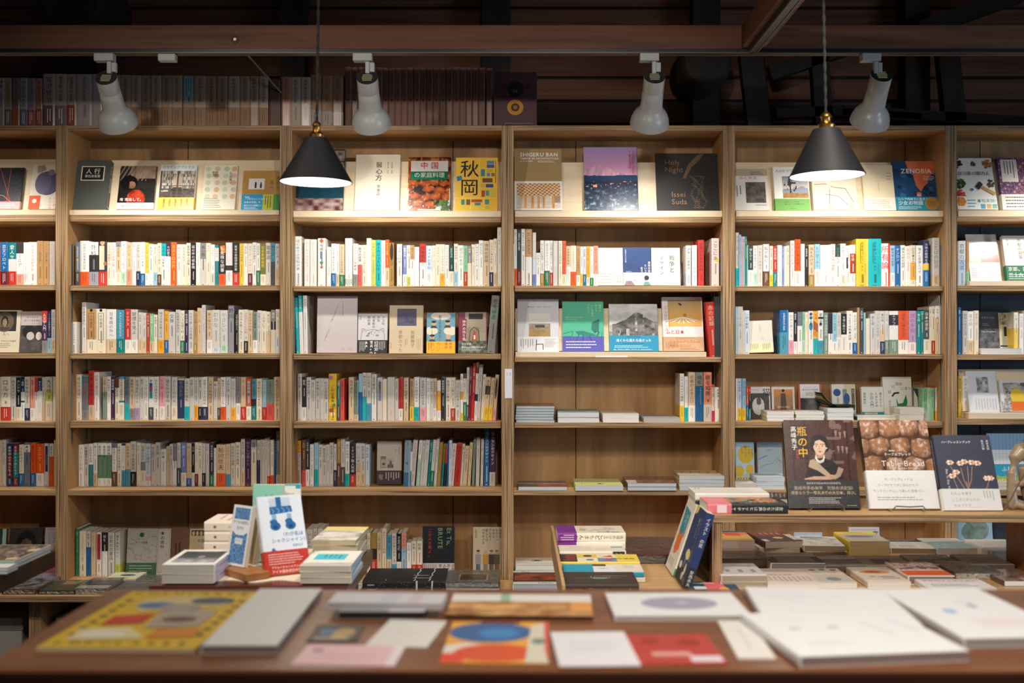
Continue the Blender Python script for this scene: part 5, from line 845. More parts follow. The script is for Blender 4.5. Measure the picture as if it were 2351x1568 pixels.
stack(2066,2121,4.85,S4(4),pile(2,28,'d8d2c2',[Ls(.1,.2,.9,.5,3,'9a968a')],'thick cream-paged book in pair beside green spines, fourth shelf of fifth bookcase',page='ded9cf'),group=g4)
# fanned magazine: one curved sheet stack on the pile
def fanned():
    mb=MB(); n=12
    for s in range(5):
        vs=[];fs=[]
        for i in range(n+1):
            u=i/n; x=-.075+.15*u; zc=.003+.002*s+(.03+.006*s)*max(0,(.45-u)/.45)**2
            vs+=[(x,-.01,zc),(x,.12,zc)]
        fs=[(2*i,2*i+2,2*i+3,2*i+1) for i in range(n)]
        mb.add(vs,fs,['3f4a5a','c9b85a','e4e4e0','6a7a4a','2f3a44'][s],0)
    return {'cover':mb}
item(fanned,T3(PX(1925,4.88),4.88,zt),'open magazine with fanned dark and yellow pages on top of pile',900,True,'magazine','magazine',g4)
g5='books lying flat on the fifth shelves'
S5=lambda b:shelfz(b,5)
def harbor(c): c.g(0,0,1,1,30,22,lambda u,v:(C('27486b') if v<.4 else C('c9d4dc') if v<.5 else mix('c8402c','3a3230',fbm(u*5,v*6,4)*1.6-.3) if u>.35 else mix('4a5550','23282a',vn(u*9,v*9,2))))
stack(1190,1302,4.80,S5(3),pile(1,16,'2f3336',[harbor],'magazine with blue and red harbour photo lying flat, fifth shelf',page='d5d9de',gloss=True,name='magazine',cat='magazine'),D=.2,group=g5)
stack(1322,1431,4.79,S5(3),pile(1,22,'d4d98a',[('r',.22,.62,.3,.64,'3a3a30'),('p',[(.45,.8),(.53,.66),(.6,.8)],'2a2a26'),('l',[(.15,.55),(.15,.8),(.2,.8)],.006,'3a3a30'),('l',[(.62,.55),(.62,.8),(.57,.8)],.006,'3a3a30'),Ls(.5,.03,.95,.07,1,'6a6a40')],'soft yellow-green book lying flat on fifth shelf of fourth bookcase',page='cfd6e0'),D=.24,group=g5)
stack(1441,1553,4.79,S5(3),pile(2,16,'4a3a30',[G(0,0,1,1,26,24,lambda u,v:C('d8702f') if abs(math.sin(u*9+v*5))<.12 else mix('5a4434','8a6f58',vn(u*14,v*14,4))),('r',0,.55,.2,1,'dcd5cb')],'brown street-map magazine with orange lines, fifth shelf of fourth bookcase',page='ccd2da',gloss=True,name='magazine',cat='magazine'),D=.24,group=g5)
stack(1561,1664,4.80,S5(3),pile(4,15.5,'cdb692',[('l',[(.15+.2*i,.2),(.1+.2*i,.6)],.012,'4a4034') for i in range(5)],'tan-covered book in four-high pile at right end of fifth shelf',page='cdd6dd'),D=.2,group=g5)
stack(1738,1802,4.82,S5(4),pile(3,17,'c9d2d8',[Ls(.1,.2,.9,.7,3,'9aa8b0')],'white-paged book in three-high pile behind the woman portrait book',page='d2dbe2'),group=g5)
stack(1689,1737,4.80,S5(4),pile(2,13,'dcd8d0',[Ls(.1,.2,.9,.7,3,'aaa69e')],'low white book pair beside fourth pillar on fifth shelf',page='d8d6d0'),D=.17,group=g5)
stack(2292,2362,4.80,S5(5),[(16,'8fb4d0',[],'blue-covered book lying under pink one behind the stone figure'),(14,'dcc3bc',[],'pink-covered book lying on blue one behind the stone figure')],D=.18,group=g5)
stack(2258,2348,4.83,shelfz(5,3),pile(1,26,'cfc2b2',[],'thick white-paged book lying in front of covers on third shelf of far-right bookcase',page='e6e9ee',yaw=-6),D=.14)
# --- bottom ledge
gl_='books lying on the bottom ledge'
Z6=LEDZ
stack(6,80,4.52,Z6,pile(1,20,'b5672c',[G(.02,.02,.98,.98,26,26,lambda u,v:mix('2c2a2a','d8d2ca',fbm(u*6,v*9,5)*2-.5)),('l',[(.1,.9),(.9,.3)],.05,'2a2829')],'black-and-white photo book with orange board edges, wrapped in film on bottom ledge',hard=True,gloss=True,wrap=True),D=.19,group=gl_)
stack(88,171,4.52,Z6,pile(1,15,'5a6452',[('r',.3,.06,.72,.4,'cbb794')],'dark green wrapped book with beige label plate on bottom ledge',hard=True,gloss=True,wrap=True),D=.2,group=gl_)
stack(174,246,4.52,Z6,pile(1,25,'dcd6c8',[('r',0,0,1,.72,'39424e'),('r',.2,.1,.36,.72,'26406a'),('r',.5,.1,.64,.6,'4a2f3a'),('r',.05,.05,.95,.1,'c9b2a4'),('r',.4,.18,.95,.22,'cfc6b8')],'dark blue and white wrapped book at pedestal end of front ledge row',hard=True,gloss=True,wrap=True),D=.2,group=gl_)
stack(252,336,4.55,Z6,pile(1,10,'8d8680',[Ls(.45,.3,.95,.6,2,'cfc0b4')],'grey-brown magazine in crinkled film half hidden by yellow magazine',gloss=True,wrap=True,name='magazine',cat='magazine'),D=.3,group=gl_)
stack(240,312,4.74,Z6,pile(1,16,'e2dcc0',[('e',.55,.45,.25,.14,'4a6a62'),('r',.0,.8,.7,.95,'d9a03a'),('r',.3,.05,.8,.12,'5a5a4a')],'cream booklet with green oval and amber strip, behind dark blue book',name='booklet',cat='booklet'),D=.14,group=gl_)
stack(46,121,4.72,Z6,pile(1,14,'7f93b5',[G(0,0,1,1,18,18,a_photo('5f7396','cfd0d6',3,4))],'blue photo book lying below pink-banded cover on bottom ledge',hard=True,gloss=True,wrap=True),D=.16,group=gl_)
stack(-44,36,4.70,Z6,pile(1,16,'a5603f',[G(0,0,1,1,18,18,a_photo('8f4a30','d0a080',3,12))],'red-brown patterned book on bottom ledge under left table corner',hard=True,gloss=True),D=.2,group=gl_)
def slipc(c):
    c.l([(.02+.12*vn(i*.9,1),.28+0*i) for i in range(2)],.01,'d5d5d2'); 
    for u in (.16,.34): c.l([(1-i/9,1-(u+.012*math.sin(i*2.1)+.004*i)) for i in range(10)],.016,'d5d6d4')
    for i in range(40): c.e(hsh(i,1),.05+.9*hsh(i,2),.004,None,'a9a9a4',6)
    c.lines(.1,.6,.5,.9,2,'8a8f8f','v')
stack(832,1021,4.51,Z6,pile(1,56,'232325',[slipc],'large black slipcase with chalky white lines on bottom ledge',hard=True,spine=[('l',[(.0,.66),(1,.66)],.14,'d5d6d4'),('l',[(.0,.84),(1,.85)],.12,'d5d6d4'),Ls(.2,.06,.9,.2,2,'a5a8a8','v')]+[('e',hsh(i,7),hsh(i,8),.03,None,'9a8f78',6) for i in range(60)]),rot=90,D=.25,group=gl_)
zt=stack(1024,1147,4.51,Z6,[(16,'3a3f6a',[],'lowest book with navy cover under grey photo books',{'page':'c9c6c2','hard':True}),(14,'9a9488',[],'grey photo book in middle of ledge stack beside black slipcase',{'page':'c2c6cc','hard':True}),(20,'9a9488',[('r',.22,.3,.78,.86,'cfc9be'),G(.25,.34,.75,.82,20,18,a_lily),Tt('超「自然写真家」',.28,.1,.07,'3a352f','h',1)],'topmost grey photo book in film, on ledge beside black slipcase',{'page':'c2c6cc','hard':True,'gloss':True,'wrap':True})],D=.24,group=gl_)
stack(806,826,4.53,Z6,pile(1,14,'cfc8ba',[Ls(.1,.1,.9,.9,3,'8a8478')],'slim cream booklet squeezed between pedestal and black slipcase',name='booklet',cat='booklet'),D=.19,group=gl_)
def leiter(c):
    c.r(0,.1,1,.84,'2c2422'); c.g(.03,.14,.97,.74,26,18,lambda u,v:mix('2a1f1c','a8502c',fbm(u*4,v*6,3)*1.5-.3) if v>.35-.25*math.sin(u*3) else C('6a3a22'))
    c.t('Saul',.18,.015,.1,'26262a','h',2); c.t('Leiter',.52,.875,.115,'26262a','h',2)
    c.lines(.1,.77,.9,.81,1,'a9a49c')
stack(1178,1290,4.50,Z6,pile(1,46,'d4d2ce',[leiter],'white-bordered photo book with dark red car picture on bottom ledge',page='b9bfc8',hard=True),D=.25,group=gl_)
stack(1183,1283,4.78,Z6,[(22,'d8d4ca',[],'lowest of three books behind red car photo book',{}),(20,'cfcabc',[],'middle of three books behind red car photo book',{}),(22,'dcd6c6',[('r',.38,.3,.62,.5,'b5a892'),('r',.44,.34,.56,.46,'3f4560'),Ls(.2,.7,.9,.8,1,'9a9486')],'cream book with small dark plate and blue underside, behind red car photo book',{'bands':[(.97,1,'5fb0d0')]})],D=.17,group=gl_)
# --- long display table
TZ=0.845; gm='books piled on the display table'
def baba(c):
    c.r(0,.72,1,1,'7d2a8f'); c.lines(.1,.75,.9,.98,5,'e8d4ee','v',.5)
    for i in range(16): c.l([(.15+.7*hsh(i,1)+.06*math.sin(k*1.7+i),.06+.6*hsh(i,2)+.03*k) for k in range(4)],.015,['3a3632','c9502f','2f6a8a','d8a83a'][i%4])
    c.t('馬場のほる',.88,.08,.1,'3a3632','v',1)
stack(1280,1436,3.44,TZ,[(25,'efe7d6',[],'lowest of three thick children’s comic volumes on table',{'obi':(.72,'7d2a8f')}),(24,'efe7d6',[],'middle of three thick children’s comic volumes on table',{'obi':(.72,'7d2a8f')}),(26,'efe7d6',[baba],'topmost cream comic volume with purple band and doodled animals',{'obi':(.72,'7d2a8f',None,[Ls(.1,.15,.9,.9,3,'e8d4ee','v')]),'spine':[Tt('馬場のほる',.5,.04,.42,'2f2b28','v',1),Tt('こどもまんが',.5,.3,.62,'3a6a5a','v',2)]})],rot=-90,D=.135,group=gm)
stack(1284,1437,3.33,TZ,[(20,'d8d2c4',[],'white book under red-lettered one on display table',{}),(20,'e9e2d2',[Ls(.15,.5,.85,.95,7,'d4b8a8','v'),Tt('こどもの画文集',.62,.12,.085,'c8452f','v',1),('r',.25,.02,.45,.2,'8aa0c0')],'thin white book with red lettering in front of comic volumes',{'spine':[('r',0,.02,1,.2,'2b3038'),Tt('ハバ',.5,.04,.6,'e9e2d2','v')]})],rot=-90,D=.105,group=gm)
def patch(c):
    for (a,b,u,v,k) in((0,0,1,.28,'edcf5a'),(0,.28,.5,.52,'e8dcc0'),(.5,.28,1,.52,'6a93b8'),(0,.52,.5,.78,'e6c860'),(.5,.52,1,.78,'ece4cc'),(0,.78,1,1,'2c2624')): c.r(a,b,u,v,k)
    c.p([(.15,.34),(.4,.32),(.35,.46)],'c8452f'); c.p([(.6,.33),(.9,.36),(.75,.48)],'c8452f'); c.e(.25,.64,.12,.06,'2f2b28'); c.e(.75,.62,.1,.05,'3f7fae')
    c.t('動物会議',.6,.05,.14,'6a5a2a','v',1); c.lines(.1,.8,.9,.98,4,'c8502f','v')
stack(1288,1471,3.205,TZ,[(16,'3a3532',[],'book under patchwork cover on display table',{}),(18,'edcf5a',[patch],'patchwork cover in yellow, blue and black with small animals on display table',{})],rot=-90,D=.115,group=gm)
def bluew(c):
    c.r(0,0,1,.45,'e4ddd0'); c.r(0,.45,1,.62,'3a3532'); c.r(.25,.35,1,.66,'e6e6ea'); c.r(0,.62,1,1,'1f97b8'); c.p([(.5,.42),(.58,.5),(.52,.58)],'4a6a7a'); c.lines(.1,.1,.5,.3,2,'b9b0a0','v')
stack(1296,1481,3.092,TZ,[(14,'d9d4ca',[],'book below blue and white cover on display table',{'page':'d2d4d8'}),(14,'1f97b8',[bluew],'blue and white cover with small fish drawing on display table',{'page':'d2d4d8'})],rot=-90,D=.108,group=gm)
def plankton(c):
    c.e(.52,.5,.06,.12,'7a8f8f',16)
    for i in range(7): c.l([(.52,.38+.04*i),(.45-.03*abs(3-i),.35+.045*i)],.012,'8aa09e')
    c.l([(.52,.2),(.52,.85)],.012,'8aa09e'); c.lines(.3,.1,.38,.6,1,'a0815a','v')
stack(1298,1467,2.93,TZ,pile(1,30,'3a2f2a',[plankton],'dark brown hardback with pale creature drawing at near end of display table',hard=True,spine=[Tt('CATTAIL',.5,.42,.3,'a08458','r'),Ls(.3,.1,.6,.14,1,'a08458'),Ls(.3,.62,.6,.7,2,'a08458','v'),Ls(.3,.78,.7,.9,1,'a08458','v')]),rot=-90,D=.155,group=gm)
stack(1298,1382,2.86,TZ,pile(1,10,'d8572f',[Ls(.1,.2,.9,.8,3,'e8a080')],'orange-red booklet edge in front of dark brown hardback',name='booklet',cat='booklet'),D=.06,group=gm)
stack(1438,1602,3.35,TZ,pile(1,26,'7a4a3a',[G(0,0,1,1,24,24,lambda u,v:mix('6a3a30','b5826a',fbm(u*3,v*5,3)) if v<.8 else C('a0302a')),Ls(.5,.5,.95,.54,1,'d0b0a0')],'large reddish-brown book in shiny film behind leaning navy book',page='8a8884',hard=True,gloss=True,wrap=True),D=.31,group=gm)
def upright(x,y,lean,W,H,T,col,cmds,label,spine,yaw=0,**k):
    Y=(CAMZ-TZ)*F/(y-CY)
    mt=T3(PX(x,Y),Y,TZ)@rotz(yaw)@Matrix.Rotation(R(lean),4,'Y')@T3(-T,W,0)@Matrix.Rotation(R(-90),4,'Z')
    item(lambda:book(W,H,T,col,(),k.get('obi'),cmds,spine,'R',False),mt,label,8000,True,'book','book','books leaning on the display bench end',k.get('gloss',False))
upright(1585,1355,18,.148,.208,.022,'27396b',[('p',[(0,0),(.3,0),(.25,.08),(.1,.12),(0,.1)],'e8d070'),('p',[(.0,.74),(1,.74),(1,1),(0,1)],'2a2c33'),('e',.55,.62,.2,.07,'e8dc8a',14),('l',[(.5,.66),(.45,.8)],.025,'d8d8d4'),('e',.2,.8,.12,.05,'e0ddd4',12),('e',.7,.8,.08,.08,'e0ddd4',12),('e',.6,.9,.1,.05,'e0ddd4',12),Tt('イラストレーションの',.82,.1,.08,'e4e2da','v'),Tt('話すこと',.62,.12,.09,'e4e2da','v',1),Ls(.5,.88,.95,.98,4,'9a9aa0','v')],'navy illustrated book with white spots leaning against display bench end',[('r',0,.72,1,1,'2a2c33'),Tt('イラスト',.5,.06,.55,'e4e2da','v',1),Tt('の花',.5,.34,.55,'e4e2da','v',1),Tt('安西水丸',.5,.76,.5,'d8d8d4','v',1)])
upright(1558,1326,19,.148,.206,.018,'e9e1d2',[('p',[(.1,.1),(.75,.14),(.8,.5),(.6,.44),(.55,.6),(.4,.5),(.2,.46)],'2b93a8'),('p',[(.2,.44),(.45,.5),(.7,.4),(.72,.66),(.4,.78),(.2,.7)],'e8752c'),Tt('話し方\nの本',.6,.18,.09,'d8ecec','v',1),Ls(.1,.82,.7,.96,4,'8aa0a8','v')]+[('e',.15+.7*hsh(i,1),.04+.8*hsh(i,2),.02,None,'e0a89a',6) for i in range(30)],'white cover with orange and teal speech shapes behind leaning navy book',[('r',0,.9,1,1,'3f9a6a')])
# back row, middle row, front row under the display bench
def under(x0,x1,ybot,D,items,**k):
    Y=(CAMZ-TZ)*F/(ybot-CY); return stack(x0,x1,Y,TZ,items,D=D,group='books lying under and before the display bench',**k)
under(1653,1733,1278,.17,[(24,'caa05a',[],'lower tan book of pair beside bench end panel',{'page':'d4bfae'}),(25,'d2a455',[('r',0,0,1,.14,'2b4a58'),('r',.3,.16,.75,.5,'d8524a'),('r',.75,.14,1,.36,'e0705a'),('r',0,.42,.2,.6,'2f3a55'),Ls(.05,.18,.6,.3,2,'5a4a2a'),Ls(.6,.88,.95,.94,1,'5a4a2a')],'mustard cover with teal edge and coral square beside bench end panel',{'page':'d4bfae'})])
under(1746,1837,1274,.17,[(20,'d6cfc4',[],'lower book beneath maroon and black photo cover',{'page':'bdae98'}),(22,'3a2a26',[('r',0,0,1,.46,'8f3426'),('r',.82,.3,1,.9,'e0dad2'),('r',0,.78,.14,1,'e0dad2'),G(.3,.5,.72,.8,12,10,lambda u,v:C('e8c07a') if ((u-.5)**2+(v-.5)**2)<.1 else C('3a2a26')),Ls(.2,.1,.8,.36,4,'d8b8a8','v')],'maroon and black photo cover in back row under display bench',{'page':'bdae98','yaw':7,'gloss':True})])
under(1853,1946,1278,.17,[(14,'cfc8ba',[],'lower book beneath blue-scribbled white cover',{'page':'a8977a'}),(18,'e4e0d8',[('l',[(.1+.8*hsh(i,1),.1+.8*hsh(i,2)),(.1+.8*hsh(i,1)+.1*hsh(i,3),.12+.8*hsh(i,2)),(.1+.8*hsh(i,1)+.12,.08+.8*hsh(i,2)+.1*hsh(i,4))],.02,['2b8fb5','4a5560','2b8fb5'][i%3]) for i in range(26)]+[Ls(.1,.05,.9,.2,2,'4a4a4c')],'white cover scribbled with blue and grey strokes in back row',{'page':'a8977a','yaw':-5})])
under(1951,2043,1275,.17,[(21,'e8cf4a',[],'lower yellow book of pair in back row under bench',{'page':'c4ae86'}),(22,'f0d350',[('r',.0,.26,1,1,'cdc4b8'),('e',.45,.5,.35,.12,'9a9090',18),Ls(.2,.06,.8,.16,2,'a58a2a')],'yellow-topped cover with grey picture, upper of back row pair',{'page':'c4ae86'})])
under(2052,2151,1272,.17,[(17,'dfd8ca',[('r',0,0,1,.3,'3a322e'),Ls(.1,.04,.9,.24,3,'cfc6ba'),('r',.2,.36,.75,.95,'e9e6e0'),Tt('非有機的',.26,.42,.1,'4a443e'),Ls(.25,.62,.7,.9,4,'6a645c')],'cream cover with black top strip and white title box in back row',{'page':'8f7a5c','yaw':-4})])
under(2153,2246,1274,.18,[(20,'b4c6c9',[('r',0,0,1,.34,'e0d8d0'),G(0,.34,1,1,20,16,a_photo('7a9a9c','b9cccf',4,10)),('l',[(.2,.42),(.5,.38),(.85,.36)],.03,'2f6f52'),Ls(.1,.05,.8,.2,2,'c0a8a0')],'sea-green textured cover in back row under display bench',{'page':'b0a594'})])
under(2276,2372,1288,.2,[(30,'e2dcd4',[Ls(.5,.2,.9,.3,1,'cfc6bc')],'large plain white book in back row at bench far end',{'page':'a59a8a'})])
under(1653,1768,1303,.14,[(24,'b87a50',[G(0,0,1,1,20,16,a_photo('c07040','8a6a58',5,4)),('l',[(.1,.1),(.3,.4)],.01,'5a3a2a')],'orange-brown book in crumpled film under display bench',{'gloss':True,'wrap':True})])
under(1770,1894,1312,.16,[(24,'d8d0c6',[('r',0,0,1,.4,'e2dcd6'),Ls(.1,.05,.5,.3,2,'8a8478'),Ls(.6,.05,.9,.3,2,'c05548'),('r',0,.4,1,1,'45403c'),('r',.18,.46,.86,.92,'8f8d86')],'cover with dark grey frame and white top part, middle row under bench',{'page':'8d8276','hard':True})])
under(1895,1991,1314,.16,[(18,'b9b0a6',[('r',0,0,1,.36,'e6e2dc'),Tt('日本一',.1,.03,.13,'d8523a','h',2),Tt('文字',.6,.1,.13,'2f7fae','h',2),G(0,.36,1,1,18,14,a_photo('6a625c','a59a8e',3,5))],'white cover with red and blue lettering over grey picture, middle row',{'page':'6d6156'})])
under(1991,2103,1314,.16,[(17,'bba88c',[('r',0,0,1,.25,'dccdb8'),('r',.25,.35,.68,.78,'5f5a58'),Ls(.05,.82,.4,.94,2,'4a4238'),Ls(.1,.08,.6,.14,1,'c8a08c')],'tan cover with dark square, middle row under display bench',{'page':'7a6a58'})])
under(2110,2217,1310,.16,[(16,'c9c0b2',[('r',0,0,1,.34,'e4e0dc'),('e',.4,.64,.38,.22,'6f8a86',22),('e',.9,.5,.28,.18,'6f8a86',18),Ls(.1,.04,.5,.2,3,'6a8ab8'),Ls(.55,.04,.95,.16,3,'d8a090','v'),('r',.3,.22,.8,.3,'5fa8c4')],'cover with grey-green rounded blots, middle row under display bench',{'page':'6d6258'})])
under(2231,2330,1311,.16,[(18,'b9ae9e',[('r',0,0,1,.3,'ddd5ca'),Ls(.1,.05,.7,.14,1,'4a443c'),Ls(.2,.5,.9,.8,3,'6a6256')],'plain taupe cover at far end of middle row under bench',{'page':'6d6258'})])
under(1656,1761,1350,.17,pile(2,16,'d8d4d0',[Tt('ヨコハマの記憶',.1,.2,.11,'5a5a6a'),Ls(.1,.5,.95,.75,3,'9a9aa8','v'),('r',0,.86,1,1,'e8e6e4')],'pale book of pair in front row beside bench end panel',page='ab9b86'))
under(1764,1884,1352,.2,[(14,'e0d6cc',[Ls(.05,.08,.9,.2,2,'c8907c'),Tt('力学系多様性',.1,.4,.09,'4a4440','h',1),Ls(.1,.55,.95,.9,9,'d0a090','v')],'cover with black title over rows of red print, front row',{})])
under(1884,1968,1350,.19,[(14,'ddd4c4',[('e',.2,.12,.1,.05,'5a4a42',14),('e',.5,.1,.1,.05,'4f5a4a',14),('e',.8,.12,.1,.05,'8a5048',14),('l',[(.05,.5),(.95,.5)],.01,'4a443c'),('r',.05,.52,.95,1,'cfc8bc'),('e',.5,.75,.2,.12,'8a9aa0',18),Tt('料理人という仕事',.12,.28,.085,'5a5248')],'cover with three small dark discs across its top, front row',{})])
under(1994,2092,1352,.2,[(18,'e2d6c8',[('e',.5,.35,.38,.1,'d0913a',20),('e',.45,.33,.2,.06,'b5402a',14),Tt('発光',.2,.6,.18,'d8502c','h',1),Ls(.5,.6,.95,.8,2,'6a645c'),Tt('北の味',.75,.06,.09,'4a443c','h')],'cover with drawn tart and orange characters, front row before bench',{})])
under(2086,2192,1343,.2,[(24,'e0d2c6',[G(.05,.0,1,.6,20,12,a_mix([C('e6dcd0'),C('c9a58c'),C('d8d4d0'),C('b5604a'),C('6a8aa0')],4,7)),('r',0,.64,1,.95,'e2622f')],'illustrated cover with bright orange strip, front row before bench',{'page':'8d7d6c','hard':True})])
under(2196,2302,1330,.17,[(16,'ddd6cf',[G(0,0,1,1,18,14,a_photo('d8d2ca','9a8070',6,5)),('r',.1,.6,.5,.85,'b5604a')],'white magazine in glaring film, front row before bench',{'gloss':True,'wrap':True,'name':'magazine','cat':'magazine'})])
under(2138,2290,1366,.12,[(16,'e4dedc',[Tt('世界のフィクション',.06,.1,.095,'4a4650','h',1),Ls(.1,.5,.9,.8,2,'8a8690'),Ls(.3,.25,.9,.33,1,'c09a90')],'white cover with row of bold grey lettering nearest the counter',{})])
under(2306,2400,1346,.16,[(14,'5a4438',[G(0,0,1,1,16,12,a_photo('3f3028','b59a86',4,6)),('r',.5,.75,1,1,'e8b0b0')],'brown photo cover with pink corner at right end of front row',{'gloss':True})])
under(1588,1702,1366,.11,[(10,'244a5e',[('r',.35,0,.75,1,'d8646a'),Ls(.05,.05,.6,.25,1,'d8e4e8'),('e',.7,.75,.1,.2,'e0a84a',12),('r',.1,.5,.35,.8,'cfd8dc')],'teal and pink picture book peeking above near counter',{'name':'book'})])
# --- on the display bench
BZ=1.037; BY0=3.04
def onbench(y): return (CAMZ-BZ)*F/(y-CY)
gb='books on the display bench'
stack(1624,1809,onbench(1180),BZ,[(27,'26282b',[G(.0,.08,.78,.72,18,16,a_mix([C('3f7f88'),C('d9913a'),C('c9503f'),C('7a9a88'),C('2a2c2f'),C('e0a08a')],5,6)),Tt('ヒットチャートの外に',.9,.04,.088,'e6e4de','v',1)],'black book with colourful shapes and pink band, spine outward on display bench',{'obi':(.7,'e27a84',[('r',.1,.1,.9,.9,'e68a92')],[('r',.1,.2,.9,.6,'f0d8dc')]),'spine':[Tt('女性たちの声はヒットチャート',.5,.06,.42,'e6e4de','v',1)]})],rot=-90,D=.13,group=gb)
stack(1596,1766,3.195,BZ,[(16,'222426',[],'black book lying beneath white dotted one on display bench',{}),(20,'e2ddd6',[('l',[(.2+.18*i,.2),(.16+.18*i,.5)],.008,'8a857c') for i in range(5)]+[Ls(.1,.85,.3,.95,2,'8a857c')],'white book with thin slanting dashes lying on display bench',{})],rot=-90,D=.13,group=gb)
stack(1768,1830,3.2,BZ,[(20,'2c2b2c',[Ls(.05,.1,.95,.9,6,'b9b4ae','v',.4),Ls(.1,.1,.9,.9,4,'8a8580')],'black cover crowded with white lettering behind the woman portrait book',{'yaw':-12})],D=.13,group=gb)
def lady(c):
    c.g(0,0,1,1,52,66,a_lady)
    for (u,v) in((.72,.12),(.78,.14),(.85,.13),(.8,.3),(.86,.31),(.74,.3)): c.p([(u,v),(u+.04,v),(u+.025,v+.08),(u+.015,v+.08)],'8a7468')
    mv=lambda u,v:(u-.06,(.165+(v-.315)*1.0) if v<.56 else .41+(v-.56)*.63)
    def P(q,k): c.p([mv(*x) for x in q],k)
    def L(q,w,k): c.l([mv(*x) for x in q],w,k)
    def E(u,v,a,b,k,n=12): c.e(*mv(u,v),a,b,k,n)
    # neck, face, hair
    E(.555,.405,.125,.085,'15110f',30); E(.5,.45,.085,.075,'15110f',26); E(.64,.46,.05,.06,'15110f',20)
    P([(.49,.5),(.6,.49),(.62,.6),(.55,.68),(.47,.62)],'b08a70')
    P([(.47,.38),(.52,.365),(.6,.37),(.645,.42),(.64,.49),(.6,.54),(.55,.56),(.5,.54),(.465,.48),(.455,.43)],'d4b298')
    P([(.45,.46),(.455,.39),(.53,.35),(.62,.36),(.665,.42),(.655,.5),(.64,.46),(.625,.41),(.56,.378),(.495,.395),(.468,.45)],'15110f')
    for u in(.505,.595): E(u,.447,.022,.008,'f0e6dc',12); E(u,.447,.011,.008,'1c1513',10); L([(u-.03,.432),(u,.427),(u+.03,.433)],.008,'2a1d18')
    L([(.55,.45),(.545,.485),(.558,.49)],.006,'9a7058'); P([(.525,.512),(.55,.506),(.58,.511),(.553,.523)],'8f3a34'); E(.65,.475,.012,.008,'e8dcd0',8)
    # dress, stole, hands, pearls
    P([(.32,.97),(.36,.78),(.44,.66),(.5,.61),(.6,.6),(.74,.67),(.84,.8),(.86,.97)],'14110f')
    P([(.4,.64),(.46,.62),(.6,.8),(.68,.9),(.64,.95),(.5,.83),(.37,.76)],'b09a82')
    P([(.8,.76),(.87,.8),(.82,.93),(.74,.99),(.7,.95),(.76,.88)],'a08a72')
    P([(.3,.97),(.44,.93),(.6,.93),(.7,.9),(.76,.92),(.74,.97),(.66,.99),(.3,.99)],'c09a80')
    for k in range(4): L([(.69+.015*k,.93),(.66+.02*k,.985)],.008,'a57e66')
    for r in(.0,.018,.036): L([(.49-r*.3,.56+r),(.5,.625+r),(.54,.66+r),(.59,.63+r),(.61,.555+r)],.009,'efe8dc')
    c.p([(.1,.06),(.33,.06),(.33,.44),(.1,.44)],'17110f'); c.t('瓶の中',.25,.075,.15,'e2a92c','v',1); c.t('高峰秀子',.13,.075,.085,'e9e6e0','v',1); c.t('新装版',.165,.34,.045,'c8402c','v',1)
front(4,0,1813,1975,964,1172,22,'251a18',[lady],'dark cover with portrait of woman in pearls on wire easel on display bench',obi=(.69,'303033',[Tt('高峰秀子生誕100年記念新装復刊。',.52,.06,.033,'c9c4ba','h',1,'c'),Tt('高峰秀子の美学　究極の決定版!',.5,.2,.059,'b9a684','h',2,'c'),Tt('貴重なカラー写真満載の大型本、再び。',.51,.38,.053,'b9a684','h',2,'c'),Ls(.28,.6,.78,.84,4,'c9c4ba'),Ls(.82,.88,.96,.92,1,'c9c4ba')]),lean=17,Y=3.115,z=BZ+.006,hard=True,gloss=True,group=gb,bind='R')
front(4,0,1999,2158,965,1173,24,'2a211d',[G(0,0,1,1,110,134,a_bread),Tt('Table Bread',.56,.45,.12,'f2ece4','h',-.6,'c'),Tt('テーブルブレッド',.5,.375,.05,'f2ece4','h',1,'c'),Tt('ムラヨシマサユキ',.62,.54,.034,'f2ece4','h',1,'c'),Tt('増補版',.42,.34,.03,'f2ece4','h',0,'c')],'glossy cover photo of round bread loaves above white band on display bench',obi=(.575,'e3e1de',[Tt('テーブルブレッドは\nスープやサラダに合わせたり、\nサンドイッチにして楽しむ食事パン。',.46,.2,.046,'7a746c','h',0,'c',1.9),Ls(.12,.68,.88,.8,2,'9a958c')]),lean=24,Y=3.11,z=BZ+.006,gloss=True,group=gb,bind='L')
def herb(c):
    b='b98a6a'
    for p in([(.5,1),(.47,.8),(.46,.62)],[(.47,.82),(.4,.7),(.22,.42)],[(.46,.7),(.42,.6),(.4,.44)],[(.47,.72),(.55,.6),(.6,.42)],[(.53,1),(.6,.84),(.8,.7),(.86,.6)],[(.4,.9),(.3,.74),(.24,.58)],[(.47,.8),(.5,.6),(.52,.42)]): c.l(p,.011,b)
    for i in range(26):
        x,y=.15+.75*hsh(i,1),.62+.36*hsh(i,2); c.l([(x,y),(x+.06*(hsh(i,3)-.5),y-.05)],.003,'8a6a5a')
    for (u,v) in((.22,.37),(.4,.38),(.47,.36),(.6,.37),(.7,.38),(.3,.5),(.22,.55),(.82,.58),(.88,.58)):
        for k in range(6): c.e(u+.045*math.cos(k*1.05),v+.02*math.sin(k*1.05),.024,None,['f0dcc8','d8a888'][k%2],8)
    c.t('ハーブレッスンブック',.12,.08,.052,'eceae6','h',1); c.t('Day to Day Herbalism',.14,.46,.055,'eceae6','r'); c.t('真木文絵\n石丸沙織',.93,.07,.045,'eceae6','v',1,'l',1.9)
